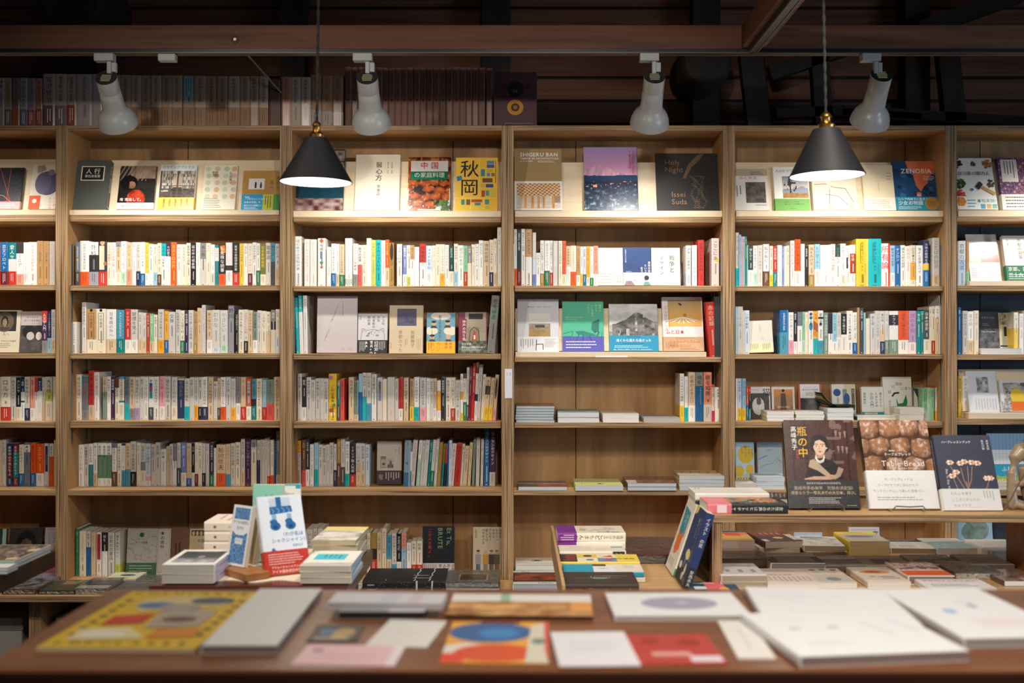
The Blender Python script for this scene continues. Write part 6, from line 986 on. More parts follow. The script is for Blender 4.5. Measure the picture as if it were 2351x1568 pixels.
front(4,0,2169,2302,999,1171,32,'3a3d4d',[herb],'slate-blue herb book with pressed flower stems, beside stone figure on bench',obi=(.72,'dcdad6',[Tt('わたしを癒す\nこころとからだの\n セルフケア',.14,.14,.062,'8a8680','h',0,'l',1.75),Ls(.7,.08,.9,.6,4,'aaa69e','v'),Ls(.42,.82,.66,.87,1,'aaa69e')]),lean=24,Y=3.10,z=BZ+.002,group=gb,bind='L',spine=[Ls(.3,.05,.7,.7,1,'c9c6c0','v')])
# --- pedestal with three standing books
PZT=0.947; gp='books on the red-brown pedestal'
stack(371,491,2.60,PZT,[(21,'e6e3de',[],'lower white book of pair at pedestal near corner',{'spine':[('r',0,.05,1,.95,'c9bfd2'),Ls(.3,.1,.7,.8,1,'6a6480','v')],'bind':'R','page':'cdc6ba'}),(21,'e9e6e2',[('r',.1,.12,.93,.84,'3f4044'),G(.12,.14,.91,.82,26,26,lambda u,v:mix('2f3a34','5a5660',v) if v<.6 else mix('6a6a70','cfd0d6',(v-.6)*2*vn(u*9,v*9,2)*1.5)),('e',.55,.48,.07,.07,'a08aa0',12),Tt('忘れられた日本の',.35,.16,.055,'d8d0d8')],'white cover with framed dark picture of small figure, upper book at pedestal near corner',{'spine':[('r',0,.05,1,.95,'c9bfd2'),Ls(.3,.1,.7,.8,1,'6a6480','v')],'bind':'R','page':'cdc6ba'})],D=.19,group=gp,jit=.8)
def torn(c):
    c.r(.14,.22,.78,.6,'45bcc9'); c.lines(.3,.26,.7,.55,4,'2a6a78','v',.3)
    pts=[(i/20,.78+.06*(hsh(i,3)-.5)+.04) for i in range(21)]; c.p(pts+[(1,1),(0,1)],'c9c4bc'); c.l(pts,.03,'8a8680')
stack(689,806,2.60,PZT,[(13,'dcd6ca',[],'bottom of three turquoise-labelled books on pedestal',{'spine':[('r',0,0,1,1,'a9bccb')],'bind':'R','page':'c9bfae'}),(13,'dcd6ca',[],'middle of three turquoise-labelled books on pedestal',{'spine':[('r',0,0,1,1,'9ab4c8')],'bind':'R','page':'c9bfae'}),(13,'e6e3da',[torn],'top white book with turquoise rectangle and torn-paper edge on pedestal',{'spine':[('r',0,0,1,1,'a9bccb')],'bind':'R','page':'c9bfae'})],D=.19,group=gp)
def dunes(c): c.r(0,0,1,.28,'e2d08a'); c.g(0,.34,1,1,24,16,lambda u,v:mix('e6e0d8','6d6054',fbm(u*3,v*7,5)*2-.7)); c.lines(.2,.3,.7,.34,1,'8a7a5a')
stack(716,818,2.825,PZT,pile(5,11.5,'ddd2bc',[dunes],'book with yellow and dune-grey cover in five-high pile on pedestal',page='c5b497'),D=.21,group=gp,jit=3)
def redl(c): c.lines(.1,.1,.9,.9,5,'c0685a','h',.2)
stack(468,604,2.85,PZT,[(25,'e9ddcf',[],'lowest of four cream volumes piled behind standing books',{'spine':[Tt('世紀のこころ',.5,.3,.3,'a05a4a','v',1)]}),(25,'e9ddcf',[],'third of four cream volumes piled behind standing books',{'spine':[Tt('世紀のこころ',.5,.3,.3,'a05a4a','v',1),('e',.5,.82,.16,None,'a8443a',10)]}),(25,'e9ddcf',[],'second of four cream volumes piled behind standing books',{'spine':[Tt('世紀のこころ',.5,.3,.3,'a05a4a','v',1),('e',.5,.82,.16,None,'a8443a',10)]}),(25,'e9ddcf',[redl],'topmost cream volume with red lines of print behind standing books',{'spine':[Tt('世紀のこころ',.5,.3,.3,'a05a4a','v',1),('e',.5,.82,.16,None,'a8443a',10)]})],rot=-90,D=.13,group=gp,jit=.6)
def moc(c):
    c.r(.24,.05,.74,.1,'e0e4ec'); c.r(.24,.03,.4,.14,'c9d2e2'); c.r(.52,.03,.72,.14,'c9d2e2'); c.r(.4,.02,.52,.2,'2b6aa0'); c.p([(.24,.14),(.74,.14),(.76,.22),(.24,.24)],'2b6aa0')
    for k in range(4): c.l([(.28+.12*k,.16),(.34+.12*k,.2),(.3+.12*k,.22)],.012,'9ac0dc')
    for u in(.27,.62):
        c.r(u,.24,u+.1,.33,'8fb4d4'); c.e(u+.06,.39,.12,.055,'2b6aa0',16); c.e(u+.03,.335,.09,.035,'2b6aa0',12); c.e(u+.06,.4,.05,.025,'174a7a',10)
    c.t('〈わが名は',.42,.47,.105,'2f64a0','h'); c.t('シャクシャイン〉',.2,.545,.105,'2f64a0','h'); c.t('名取弘文',.66,.63,.062,'4a78a8','h'); c.p([(.18,.68),(.22,.66),(.38,.76),(.16,.78)],'2b6aa0'); c.e(.44,.76,.02,None,'2b6aa0',6); c.e(.5,.755,.015,None,'2b6aa0',6)
front(0,0,613,703,1140,1322,20,'e4e9f0',[moc],'white cover with blue moccasins standing angled at front of pedestal',obi=(.70,'c03a30',[Ls(.08,.1,.92,.6,5,'f0c8c0'),Tt('アテルイからシャクシャイン',.12,.64,.062,'f4e6e2','h',1),Tt('アイヌ民族抵抗の叙事詩',.12,.8,.075,'f4e6e2','h',1)]),lean=20,Y=2.665,z=PZT+.003,yaw=33,gloss=True,bind='L',group=gp,spine=[Ls(.3,.05,.7,.7,1,'5a6a80','v')],roll=0)
def waves(u,v): return C('2f63a0') if math.sin(u*36+3*vn(u*9,v*14,2))*math.sin(v*52+4*vn(u*8,v*9,3))>-.05 else C('7fa8d0')
front(0,0,518,569,1157,1283,12,'e9ecef',[G(.1,.04,.92,.23,24,16,waves),G(.1,.44,.92,.96,24,34,waves),('p',[(.1,.43),(.3,.49),(.72,.49),(.92,.43)],'e9ecef'),Tt('アイヌの世界に',.5,.255,.125,'2a2a30','h',1,'c'),Tt('生きる',.5,.345,.125,'2a2a30','h',1,'c'),('r',.3,.54,.72,.64,'e4e6e8'),Tt('茅辺かのう',.51,.565,.07,'6a6a74','h',0,'c')],'slim white paperback with blue wave pattern standing on wooden wedge',lean=11,Y=2.735,z=PZT+.018,yaw=-38,bind='L',group=gp,spine=[('r',0,0,1,1,'d8c49a')])
front(0,0,545,592,1168,1288,12,'e4d2ac',[],'second slim paperback tucked behind blue wave-patterned one',lean=11,Y=2.765,z=PZT+.018,yaw=-38,bind='L',group=gp)
front(0,0,578,648,1112,1293,16,'8fd0bc',[Tt('孫たちよ\nもう三つの',.62,.12,.11,'5a8a80','v',0,'l',1.5),('e',.65,.8,.2,.12,'6ab0a0',16)],'mint-green book standing behind the slim blue wave-patterned paperback',lean=3,Y=2.845,z=PZT+.003,yaw=-8,bind='L',group=gp)
front(0,0,630,688,1112,1290,14,'e9e4da',[('r',.0,0,1,.02,'2a9cc0'),('r',.8,0,1,.06,'2a9cc0'),Ls(.2,.1,.8,.3,3,'c9b9a0')],'white book with turquoise corner behind blue moccasin cover',lean=4,Y=2.875,z=PZT+.003,yaw=4,bind='L',group=gp)
# --- left table
stack(-150,32,2.767,PZT,[(9,'d8ccb0',[],'lower of two broad books at left table corner',{'page':'cfd6e0'}),(10,'d8ccb0',[('r',.02,.02,.98,.97,'332c2a'),G(.05,.1,.9,.9,34,24,a_crowd),('p',[(.86,.3),(.97,.22),(.99,.4),(.88,.46)],'e0d0a0'),('p',[(.82,.82),(.96,.78),(.97,.92),(.84,.94)],'e0d0a0')],'dark collage photo cover with cream edges at left table corner',{'page':'cfd6e0','gloss':True})],D=.22,group='books on the left table',jit=.3)
stack(-140,16,2.70,PZT,[(8,'2f7a5c',[],'lower white-paged book at picture edge on left table',{'page':'d4d8dc'}),(8,'e0dcd6',[('r',.7,0,1,.2,'2f9a6c')],'green-cornered book at picture edge on left table',{'page':'d4d8dc'})],D=.06,group='books on the left table',jit=.3)
# ---------------------------------------------------------------- printed matter on the near counter
CZ=1.103
def on(px,py,z=CZ): 
    Y=(CAMZ-z)*F/(py-CY); return Vector((PX(px,Y),Y,z))
def flatthing(q,T,col,cmds,label,name,cat,group='printed matter on the near counter',z=CZ,page='d8d6d2',nm=None,parts=True):
    """q: near-left, near-right and far-left corner pixels of its top face"""
    a,b,c=[on(px,py,z+T/1000) for px,py in q]; W=(b-a).length; H=(c-a).length
    yaw=math.degrees(math.atan2(b.y-a.y,b.x-a.x))
    mt=T3(*a)@rotz(yaw)@FLAT
    if T<2.2:
        def mk():
            mb=MB(); mb.box(0,W,0,T/1000,0,H,col); Canvas(mb,(0,0,H),(1,0,0),(0,0,-1),(0,-1,0),W,H).draw(cmds); return {'cover':mb}
    else: mk=lambda:book(W,H,T/1000,col,(),None,cmds,None,'L',False,page=page)
    item(mk,mt,label,50000,True,name,cat,group)
def popeye(c):
    for v in(.02,.9): 
        for i in range(9): c.t('POPULAR EYE'[i] if i!=7 else 'E',.06+.1*i,v,.09,'5a5a30','h',2)
    for i in range(7): c.e(.1,.2+.1*i,.03,.02,'6a6430'); c.e(.93,.2+.1*i,.03,.02,'6a6430')
    c.p([(.2,.16),(.5,.1),(.84,.14),(.86,.3),(.3,.42),(.2,.3)],'d9c48a'); c.e(.72,.2,.16,.07,'5a646a'); c.e(.36,.3,.14,.06,'5a7fa8'); c.e(.55,.33,.15,.07,'a9a09a')
    c.p([(.18,.5),(.44,.45),(.44,.62),(.18,.66)],'cf4a34'); c.p([(.46,.4),(.85,.38),(.85,.66),(.5,.7)],'b5a594'); c.p([(.1,.72),(.4,.68),(.6,.86),(.12,.9)],'e6d9a8'); c.p([(.6,.7),(.9,.7),(.9,.84),(.6,.86)],'d98a3a'); c.e(.66,.55,.12,.05,'6a5a4a'); c.e(.3,.8,.14,.05,'efe6d0')
flatthing([(82,1486),(447,1490),(271,1357)],5,'e2bb3c',[popeye],'yellow magazine with busy picture collage at counter near-left corner','magazine','magazine')
flatthing([(462,1482),(636,1482),(600,1351)],11,'e2e0dc',[Ls(.1,.7,.6,.73,1,'c9d4e2'),('r',0,0,1,1,'e2e0dc')],'narrow white block of leaflets beside yellow magazine','leaflet_pad','leaflet pad',page='8a7a74')
flatthing([(776,1404),(975,1404),(800,1384)],11,'9a969a',[('r',.58,0,1,1,'dcdce2'),('r',0,0,.58,1,'a5a2a6')],'grey and white brochure with black edge under white magazine','brochure','brochure',page='2a2624')
flatthing([(752,1383),(1014,1386),(770,1359)],9,'d4d2d8',[('r',.44,0,.6,1,'c6cad8'),('r',.7,0,.8,1,'d0c0c8')],'white magazine lying across grey and white brochure','magazine','magazine',page='b5b0b0',z=CZ+.0115)
flatthing([(703,1472),(820,1472),(736,1434)],1.6,'5a544e',[('e',.3,.45,.16,.2,'5f7f9a'),('e',.65,.5,.22,.28,'b59a6a'),('r',.1,.75,.8,.9,'a59a90'),('e',.55,.75,.15,.12,'c9b080')],'small dark picture card in front of grey and white brochure','postcard','card')
flatthing([(838,1481),(980,1486),(866,1421)],1.2,'e6e2dc',[Ls(.3,.4,.7,.6,3,'dcd8d2')],'blank cream square card beside dark picture card','card','card')
flatthing([(667,1525),(905,1529),(696,1479)],0.8,'eec4c8',[('r',.9,0,1,1,'f0e4e6'),('e',.15,.3,.06,.1,'b08a9a'),Ls(.2,.4,.8,.8,3,'e0b0b8')],'pink slip lying below dark picture card at counter edge','ticket_slip','slip')
def amber(c): c.r(0,0,1,.36,'e4e0dc'); c.r(.35,0,.42,.36,'9ac0a0'); c.g(0,.36,1,1,34,10,lambda u,v:mix('8a4a20','e6b878',fbm(u*7,v*3,4)*2-.5)); c.r(.85,.36,1,.8,'e0a05a')
flatthing([(1022,1412),(1362,1415),(1050,1363)],5,'3a2620',[amber],'brown food photo magazine with white strip at far counter edge','magazine','magazine',page='2a1c18')
def orange(c):
    c.r(0,0,1,1,'e8a84a'); c.e(.42,.28,.42,.26,'44689a',30); c.e(.5,.3,.2,.13,'4a86c0',24); c.r(.3,0,.7,.05,'7a2a3a'); c.p([(0,.62),(.2,.55),(.4,.6),(.2,.8),(0,.85)],'e2dccc'); c.e(.5,.78,.4,.2,'d85a38',24); c.p([(0,.8),(.25,.78),(.2,1),(0,1)],'e2503a'); c.p([(.82,.1),(1,0),(1,1),(.78,1)],'d6d0bc'); c.e(.9,.5,.07,.07,'7a8a80'); c.p([(.95,0),(1,0),(1,1),(.96,.7)],'d8645a')
flatthing([(1008,1521),(1260,1523),(1022,1427)],1.4,'e8a84a',[orange],'orange postcard with big blue oval in middle of counter','postcard','card')
flatthing([(1412,1414),(1726,1413),(1384,1361)],7,'e9e8e8',[('e',.53,.48,.29,.27,'a6a2b6',34),('e',.55,.45,.05,.06,'c4c0cc')],'white booklet with grey-lilac oval at far counter edge','booklet','booklet',page='b0a8a0')
flatthing([(1440,1525),(1672,1523),(1432,1457)],1.4,'b8423a',[('e',.35,.25,.1,.1,'9a322c'),('e',.75,.3,.12,.12,'9a322c'),('r',.3,.62,.7,.75,'d8a09a'),('r',.66,.76,.98,.94,'e0d4dc')],'red card partly covered by white card on counter','card','card')
flatthing([(1284,1529),(1472,1527),(1281,1451)],1.6,'e2e0e4',[Ls(.2,.3,.85,.65,3,'d2ccd4')],'white card overlapping the red card on counter','card','card',z=CZ+.0017)
flatthing([(1694,1510),(1782,1511),(1634,1425)],2.0,'e6e2dc',[Ls(.4,.2,.6,.8,1,'d4d0ca','v')],'slim white upright card beside thick open pamphlets','card','card')
flatthing([(1762,1430),(2120,1436),(1706,1347)],12,'e9e9ea',[Ls(.2,.62,.8,.74,3,'d8d8e0'),Ls(.1,.2,.7,.4,3,'e0e0e6')],'thick white pamphlet pile at far side, under the larger front pamphlet','pamphlet','pamphlet',page='8a8684')
flatthing([(1838,1508),(2226,1494),(1766,1408)],13,'eaeaeb',[('e',.2,.4,.04,.03,'c0c4d0'),('e',.44,.4,.04,.03,'c0c4d0'),('l',[(.66,.3),(.74,.6)],.02,'cfd0d8'),('l',[(.86,.25),(.94,.55)],.02,'cfd4de'),Ls(.15,.7,.45,.8,2,'d8d8de'),Ls(.15,.15,.35,.2,1,'e4d8dc')],'large thick white pamphlet nearest the counter edge','pamphlet','pamphlet',page='8d7a74')
flatthing([(2215,1466),(2480,1462),(2002,1352)],12,'eaeaea',[('e',.3,.5,.06,.05,'a8c0e0'),('e',.6,.4,.05,.04,'b0b4c0'),Ls(.35,.65,.95,.82,3,'ecc4cc'),Ls(.5,.3,.7,.34,1,'c8ccd4')],'white pamphlet with pink and blue print at right counter end','pamphlet','pamphlet',page='9a9694')
DAYR=62; DAYF=32; CNT=140; AIS=94; EXPO=0.0
# ---------------------------------------------------------------- bookcases
names=['far-left','second','third','fourth','fifth','far-right']
SEAM=[-20,432,1040,1322,2078,2250]
def part(name,mb,mats,parent,loc,**k):
    o=mb.build(name,mats,None,**k); o.parent=parent; o.location=-Vector(loc) if loc else (0,0,0); return o
for b in range(6):
    xa,xb=SX[b]+.0006,SX[b+1]-.0006; loc=Vector(((xa+xb)/2,YF,LEDZ))
    e=empty('bookcase',loc,f"birch plywood bookcase, {['first from the left, cut by picture edge','second from the left','third from the left, behind the left pendant lamp','fourth from the left, with empty shelf space','fifth from the left, behind the right pendant lamp','last on the right, with bluish daylight-tinted lower back'][b]}",'bookcase','plywood bookcases along the wall')
    for xs in((xa,xa+PT),(xb-PT,xb)):
        mb=MB(); mb.box(xs[0],xs[1],YF,YB+.006,LEDZ,TOPZ,None,0,my=1); part('side_panel',mb,['ply','edgev'],e,loc,bevel=.0008)
    mb=MB(); mb.box(xa+PT,xb-PT,YF+.001,YB+.006,TOPB,TOPZ,None,0,my=1); part('top_board',mb,['plyh','edgeh'],e,loc,bevel=.0008)
    sx=PX(SEAM[b],YB)
    for u0,u1 in((xa+PT,sx-.002),(sx+.002,xb-PT)):
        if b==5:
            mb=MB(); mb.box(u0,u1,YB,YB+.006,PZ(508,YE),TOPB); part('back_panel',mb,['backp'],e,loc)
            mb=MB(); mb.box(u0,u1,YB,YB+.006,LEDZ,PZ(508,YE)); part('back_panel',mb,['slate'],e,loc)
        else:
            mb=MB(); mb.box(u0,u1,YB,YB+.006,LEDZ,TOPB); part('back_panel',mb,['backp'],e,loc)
    mb=MB(); mb.box(sx-.012,sx+.012,YB+.0062,YB+.02,LEDZ,TOPB); part('back_batten',mb,['timber'],e,loc)
    for r in range(1,6):
        t,u=LEV[b][r-1]; y0=YF+.0005 if r==5 else YE
        gap=.0 if r==5 else .0035
        mb=MB(); mb.box(xa+PT+gap,xb-PT-gap,y0,YB-.001,PZ(u,y0),PZ(t,y0),None,0,my=1); part('shelf',mb,['plyh','edgeh'],e,loc,bevel=.0008)
    for side,xs in((1,xa+PT),(-1,xb-PT)):
        for y in(4.835,5.0):
            mb=MB(); x0,x1=(xs,xs+.0025) if side>0 else (xs-.0025,xs); z0,z1=PZ(1018,4.83),PZ(560,4.83)
            for r in (2,3,4,5):   # the strip runs between the shelves
                a=PZ(LEV[b][r-1][0],YE)+.001 if r<5 else PZ(1018,4.83); c=PZ(LEV[b][r-2][1],YE)-.001 if r>2 else z1
                if c>a: mb.box(x0,x1,y,y+.014,a,c)
            part('shelf_rail',mb,['rail'],e,loc)
    for r in (2,3,4):
        for side,xs in((1,xa+PT),(-1,xb-PT)):
            z=PZ(LEV[b][r-1][1],YE); mb=MB(); mb.tube([(xs+side*.004,4.84,z-.026),(xs+side*.006,4.84,z-.014),(xs+side*.022,4.845,z-.002)],.0012,6); part('shelf_clip',mb,['blackm'],e,loc)
# shelf-edge card on the middle pillar
mb=MB(); X=PX(1167.5,YF); w=.0155; z0,z1=PZ(914,YF),PZ(847,YF); mb.box(X-w,X+w,YF-.002,YF-.0002,z0,z1,'e4e5ea')
cv=Canvas(mb,(X-w,YF-.002,z1),(1,0,0),(0,0,-1),(0,-1,0),2*w,z1-z0); cv.draw([Tt('新本',.72,.13,.2,'4a4a50','v'),Tt('古本',.3,.13,.2,'4a4a50','v'),Tt('new book',.72,.38,.17,'b0b2b8','r'),Tt('secondhand book',.3,.38,.14,'b0b2b8','r')])
tag(mb.build('label_card',['matte']),'small white card lettered for new and old books on the middle pillar','sign')
# sloped display racks
def rack(b,row,x0,x1,ytop,ylip0,ylip1,label,name='display_rack'):
    Y0=4.822; e=empty(name,(0,0,0),label,'display rack','sloped wooden display racks'); xa,xb=PX(x0,Y0),PX(x1,Y0)
    zb=shelfz(b,row); zt=PZ(ylip0,Y0)
    mb=MB(); mb.box(xa,xb,Y0,Y0+.066,zb+.0005,zt,None,0); part('lip',mb,['pale'],e,None,bevel=.0015)
    c,s=math.cos(R(RLEAN)),math.sin(R(RLEAN)); a=(ytop-CY)/F; yb0=RACKY; H=(CAMZ-zt-a*yb0)/(c+a*s); th=.009
    vs=[];
    for x in(xa,xb):
        for h,t in((0.0006,0),(H,0),(H,th),(0.0006,th)): vs.append((x,yb0+h*s+t*c,zt+h*c-t*s+(.003 if h<.01 else 0)))
    mb=MB(); mb.add(vs,[(0,1,2,3),(7,6,5,4),(0,4,5,1),(1,5,6,2),(2,6,7,3),(3,7,4,0)]); part('backboard',mb,['pale'],e,None)
rk_l=['pale sloped rack on top shelf of far-left bookcase','pale sloped rack with grey slipcase on top shelf of second bookcase','pale sloped rack behind left pendant lamp on top shelf','pale sloped rack with pink mountain cover on top shelf','pale sloped rack behind right pendant lamp on top shelf','pale sloped rack with mineral cover on top shelf of far-right bookcase']
ex=[(-360,127),(158.5,641),(673,1150.5),(1181.5,1658),(1690,2167),(2200,2678)]
lipy=[(481.5,493),(482,493),(484,496),(484,496),(484,496),(483,495)]
topy=[366,368,371,373,373,372]
for b in range(6): rack(b,1,*ex[b],topy[b],*lipy[b],rk_l[b])
rack(3,3,1183,1622,708,808,818,'pale sloped rack carrying four covers on third shelf of fourth bookcase')
rack(5,2,2226,2400,552,645,655,'pale sloped rack under red car magazine on second shelf of far-right bookcase')
rack(5,4,2224,2400,848,948,960,'pale sloped rack on fourth shelf of far-right bookcase')
mb=MB(); mb.box(PX(1367,4.82),PX(1441,4.82),4.8195,4.8212,PZ(820,4.82),PZ(816,4.82)); tag(mb.build('price_rail_card',['label']),'blank white strip on lip of rack on third shelf of fourth bookcase','label')
# ---------------------------------------------------------------- projecting ledge and boxes
e=empty('display_ledge',(0,0,0),'deep plywood ledge running along the foot of all bookcases','ledge')
mb=MB(); mb.box(SX[0],SX[6],4.495,YB+.006,LEDZ-.025,LEDZ-.0004,None,0,my=1); part('ledge_board',mb,['plyh','edgeh'],e,None,bevel=.001)
for i in range(13):
    X=PX(80,4.60)+(i-1)*.472
    mb=MB(); mb.box(X-.0125*1.9,X+.0125*1.9,4.60,5.05,0.001,LEDZ-.0255,None,0,my=1); part('divider',mb,['ply','edgev'],e,None)
mb=MB(); mb.box(SX[0],SX[6],5.05,5.06,.001,LEDZ-.0255); part('back_panel',mb,['timber'],e,None)
def cbox(x0,x1,ytop,lab):
    Y=4.66; e=empty('storage_box',(PX((x0+x1)/2,Y),Y,.02),lab,'box','lidded boxes under the ledge'); w=(PX(x1,Y)-PX(x0,Y))/2; zt=PZ(ytop,Y)
    mb=MB(); mb.box(-w+.004,w-.004,.004,.29,0,zt-.02-.05); o=mb.build('box_body',['box'],e)
    mb=MB(); mb.box(-w,w,0,.294,zt-.02-.05,zt-.02); mb.build('box_lid',['box'],e,bevel=.002)
    mb=MB(); mb.box(-w,w,0,.294,0.0,0.0015); mb.build('box_base',['box'],e)
for bx in bpy.data.objects: pass
cbox(-48,51,1419,'grey lidded card box under the ledge at picture edge'); cbox(128,330,1418,'pale lidded card box under the ledge beside plywood divider')
# ---------------------------------------------------------------- display table, bench, pedestal, left table, counter
e=empty('display_table',(1.0,3.25,0),'long light-wood display table holding flat book stacks before the bookcases','table')
TX0,TX1,TY0,TY1=.122,1.98,2.82,3.74
def loc_build(e,name,mb,mats,**k): return part(name,mb,mats,e,e.location,**k)
mb=MB(); mb.box(TX0,TX1,TY0,TY1,TZ-.03,TZ-.0003); loc_build(e,'table_top',mb,['lwood'],bevel=.002)
mb=MB(); mb.box(TX0-.008,TX0+.0,TY0,TY1,TZ-.03,TZ+.05); loc_build(e,'end_rim',mb,['lwood'])
for x in(TX0+.03,TX1-.09):
    for y in(TY0+.03,TY1-.09): mb=MB(); mb.box(x,x+.06,y,y+.06,0,TZ-.03); loc_build(e,'leg',mb,['lwood'])
mb=MB(); mb.box(TX0+.05,TX1-.05,TY0+.05,TY0+.07,TZ-.12,TZ-.03); loc_build(e,'apron',mb,['lwood'])
e=empty('display_bench',(1.0,3.2,TZ),'plywood bench standing on the display table with books above and below','bench')
BX0,BX1=PX(1636,3.04),1.475
mb=MB(); mb.box(BX0,BX1,BY0,3.362,BZ-.021,BZ,None,0,my=1); loc_build(e,'bench_top',mb,['plyh','edgeh'],bevel=.001)
for x0,x1 in((BX0+.0,BX0+.026),(BX1-.03,BX1-.004)):
    mb=MB(); mb.box(x0,x1,BY0+.004,3.355,TZ,BZ-.0215,None,0,my=1); loc_build(e,'end_panel',mb,['honey','edgev'])
mb=MB(); mb.box(BX0-.004,BX0-.0003,BY0+.06,3.3,TZ+.03,BZ-.05); loc_build(e,'inset_panel',mb,['dwood'])
e=empty('pedestal_table',(-.61,2.82,0),'polished red-brown pedestal table with cream cloth under standing books','table')
mb=MB(); mb.box(-.836,-.384,2.585,3.05,PZT-.04,PZT-.003); loc_build(e,'table_top',mb,['redwood'],bevel=.004)
mb=MB(); mb.box(-.80,-.42,2.62,3.03,0,PZT-.04); loc_build(e,'pedestal_body',mb,['dwood'])
e=MB(); n=24; vs=[];fs=[]
for i in range(n+1):
    u=i/n; x=-.80+.372*u; vs+=[(x,2.628+.012*math.sin(u*21)+.008*vn(u*9,1,2),PZT-.0026),(x,3.04,PZT-.0026),(x,2.628+.012*math.sin(u*21)+.008*vn(u*9,1,2),PZT-.0008),(x,3.04,PZT-.0008)]
for i in range(n): a=4*i; fs+=[(a+2,a+6,a+7,a+3),(a,a+4,a+6,a+2),(a,a+1,a+5,a+4)]
e.add(vs,fs); tag(e.build('table_cloth',['cloth']),'cream cloth runner with wavy front edge spread on the red-brown pedestal','cloth')
# low wooden wedge under the slim paperbacks
a=on(527,1298,PZT); 
mb=MB(); w=.135; mb.add([(-.01,-.012,0),(w,-.012,0),(w,.05,0),(-.01,.05,0),(-.01,-.012,.016),(w,-.012,.016),(w,.05,.016),(-.01,.05,.016)],[(0,3,2,1),(4,5,6,7),(0,1,5,4),(1,2,6,5),(2,3,7,6),(3,0,4,7)])
o=mb.build('wooden_wedge',['honey'],bevel=.001); o.location=(PX(514,2.735),2.725,PZT+.0003); o.rotation_euler=(0,0,R(-48)); tag(o,'honey-coloured wooden block under the slim blue-patterned paperbacks on pedestal','book stand')
e=empty('side_table',(-1.45,2.75,0),'dark-stained table corner with collage book at far-left of picture','table')
mb=MB(); mb.box(-1.9,-1.222,2.45,3.02,PZT-.045,PZT-.0003); loc_build(e,'table_top',mb,['dwood'],bevel=.003)
mb=MB(); mb.box(-1.85,-1.62,2.5,2.97,0,PZT-.045); loc_build(e,'table_base',mb,['dwood'])
e=empty('counter',(.5,1.6,0),'warm brown wooden counter in front, out of focus, strewn with printed matter','counter')
c0=on(12,1512); 
mb=MB(); mb.box(-.655,1.75,1.372,1.828,CZ-.028,CZ-.0004,None,0,my=1); loc_build(e,'counter_top',mb,['walnut','counterface'],bevel=.005)
mb=MB(); mb.box(-.64,1.735,1.385,1.815,0,CZ-.028); loc_build(e,'counter_front',mb,['counterface'])
# ---------------------------------------------------------------- easels, sculpture
def easel(x0,x1,y,Y,h,z,lab):
    e=empty('wire_easel',(PX((x0+x1)/2,Y),Y,z),lab,'book easel'); w=(PX(x1,Y)-PX(x0,Y))/2
    mb=MB(); mb.tube([(-w,-.012,.004),(-w,-.03,.006),(-w+.004,-.034,h),(-w*.8,-.036,h+.006),(0,-.036,h+.004),(w*.8,-.036,h+.006),(w-.004,-.034,h),(w,-.03,.006),(w,-.012,.004)],.0017,8); mb.build('front_rest',['steel'],e,smooth=True)
    mb=MB()
    for s in(-1,1): mb.tube([(s*w,-.012,.003),(s*w,.09,.003),(s*w*.7,.075,.1)],.0017,8)
    mb.build('back_frame',['steel'],e,smooth=True)
easel(1855,1932,1165,3.115,.016,BZ,'wire easel holding the woman portrait book on display bench')
easel(2040,2116,1168,3.11,.012,BZ,'wire easel holding the bread-loaf book on display bench')
easel(1155,1226,288,4.845,.006,TOPZ,'wire easel under the maroon volume shown on top of bookcases')
mb=MB(); Y=3.13
def q(px,py,dy=0): return PW(px,py,Y+dy)
mb.tube([q(2326,1168),q(2322,1130),q(2324,1090,.005),q(2330,1058,.01),q(2342,1044,.015),q(2362,1042,.02),q(2384,1056,.02),q(2398,1090,.01),q(2402,1130),q(2400,1168)],[.016,.013,.014,.018,.026,.031,.028,.02,.015,.018],14)
mb.tube([q(2318,1112,.0),q(2340,1116,-.008),q(2366,1112,-.008),q(2394,1104)],[.010,.008,.009,.011],12)
mb.tube([q(2316,1166),q(2336,1163),q(2352,1168,-.02)],[.014,.012,.008],12); mb.tube([q(2346,1075,.01),q(2352,1110,.015),q(2362,1140,.015),q(2352,1166,.01)],[.012,.015,.02,.014],12)
mb.xf(T3(0,0,.006)); o=mb.build('stone_figure',['stone'],smooth=True); o.modifiers.clear(); rm=o.modifiers.new('merge','REMESH'); rm.mode='VOXEL'; rm.voxel_size=.003; sm=o.modifiers.new('soft','SMOOTH'); sm.iterations=8; rm.use_smooth_shade=True
tag(o,'polished tan stone figure of looping limbs at right end of display bench','sculpture')
mb=MB(); tw=[q(2306,1166,-.03),q(2324,1140,-.03),q(2340,1108,-.03),q(2358,1078,-.028),q(2360,1040,-.02),q(2352,1012,-.02)]
mb.tube(tw,[.0022,.002,.0018,.0016,.0012,.001],6)
for i in range(18): p=tw[4].lerp(tw[5],i/17); mb.tube([p,p+Vector((.006*math.cos(i*2.4),.006*math.sin(i*2.4),.003))],.0011,5)
tag(mb.build('dry_twig',['twig']),'thin dry seed twig leaning through the stone figure','twig')
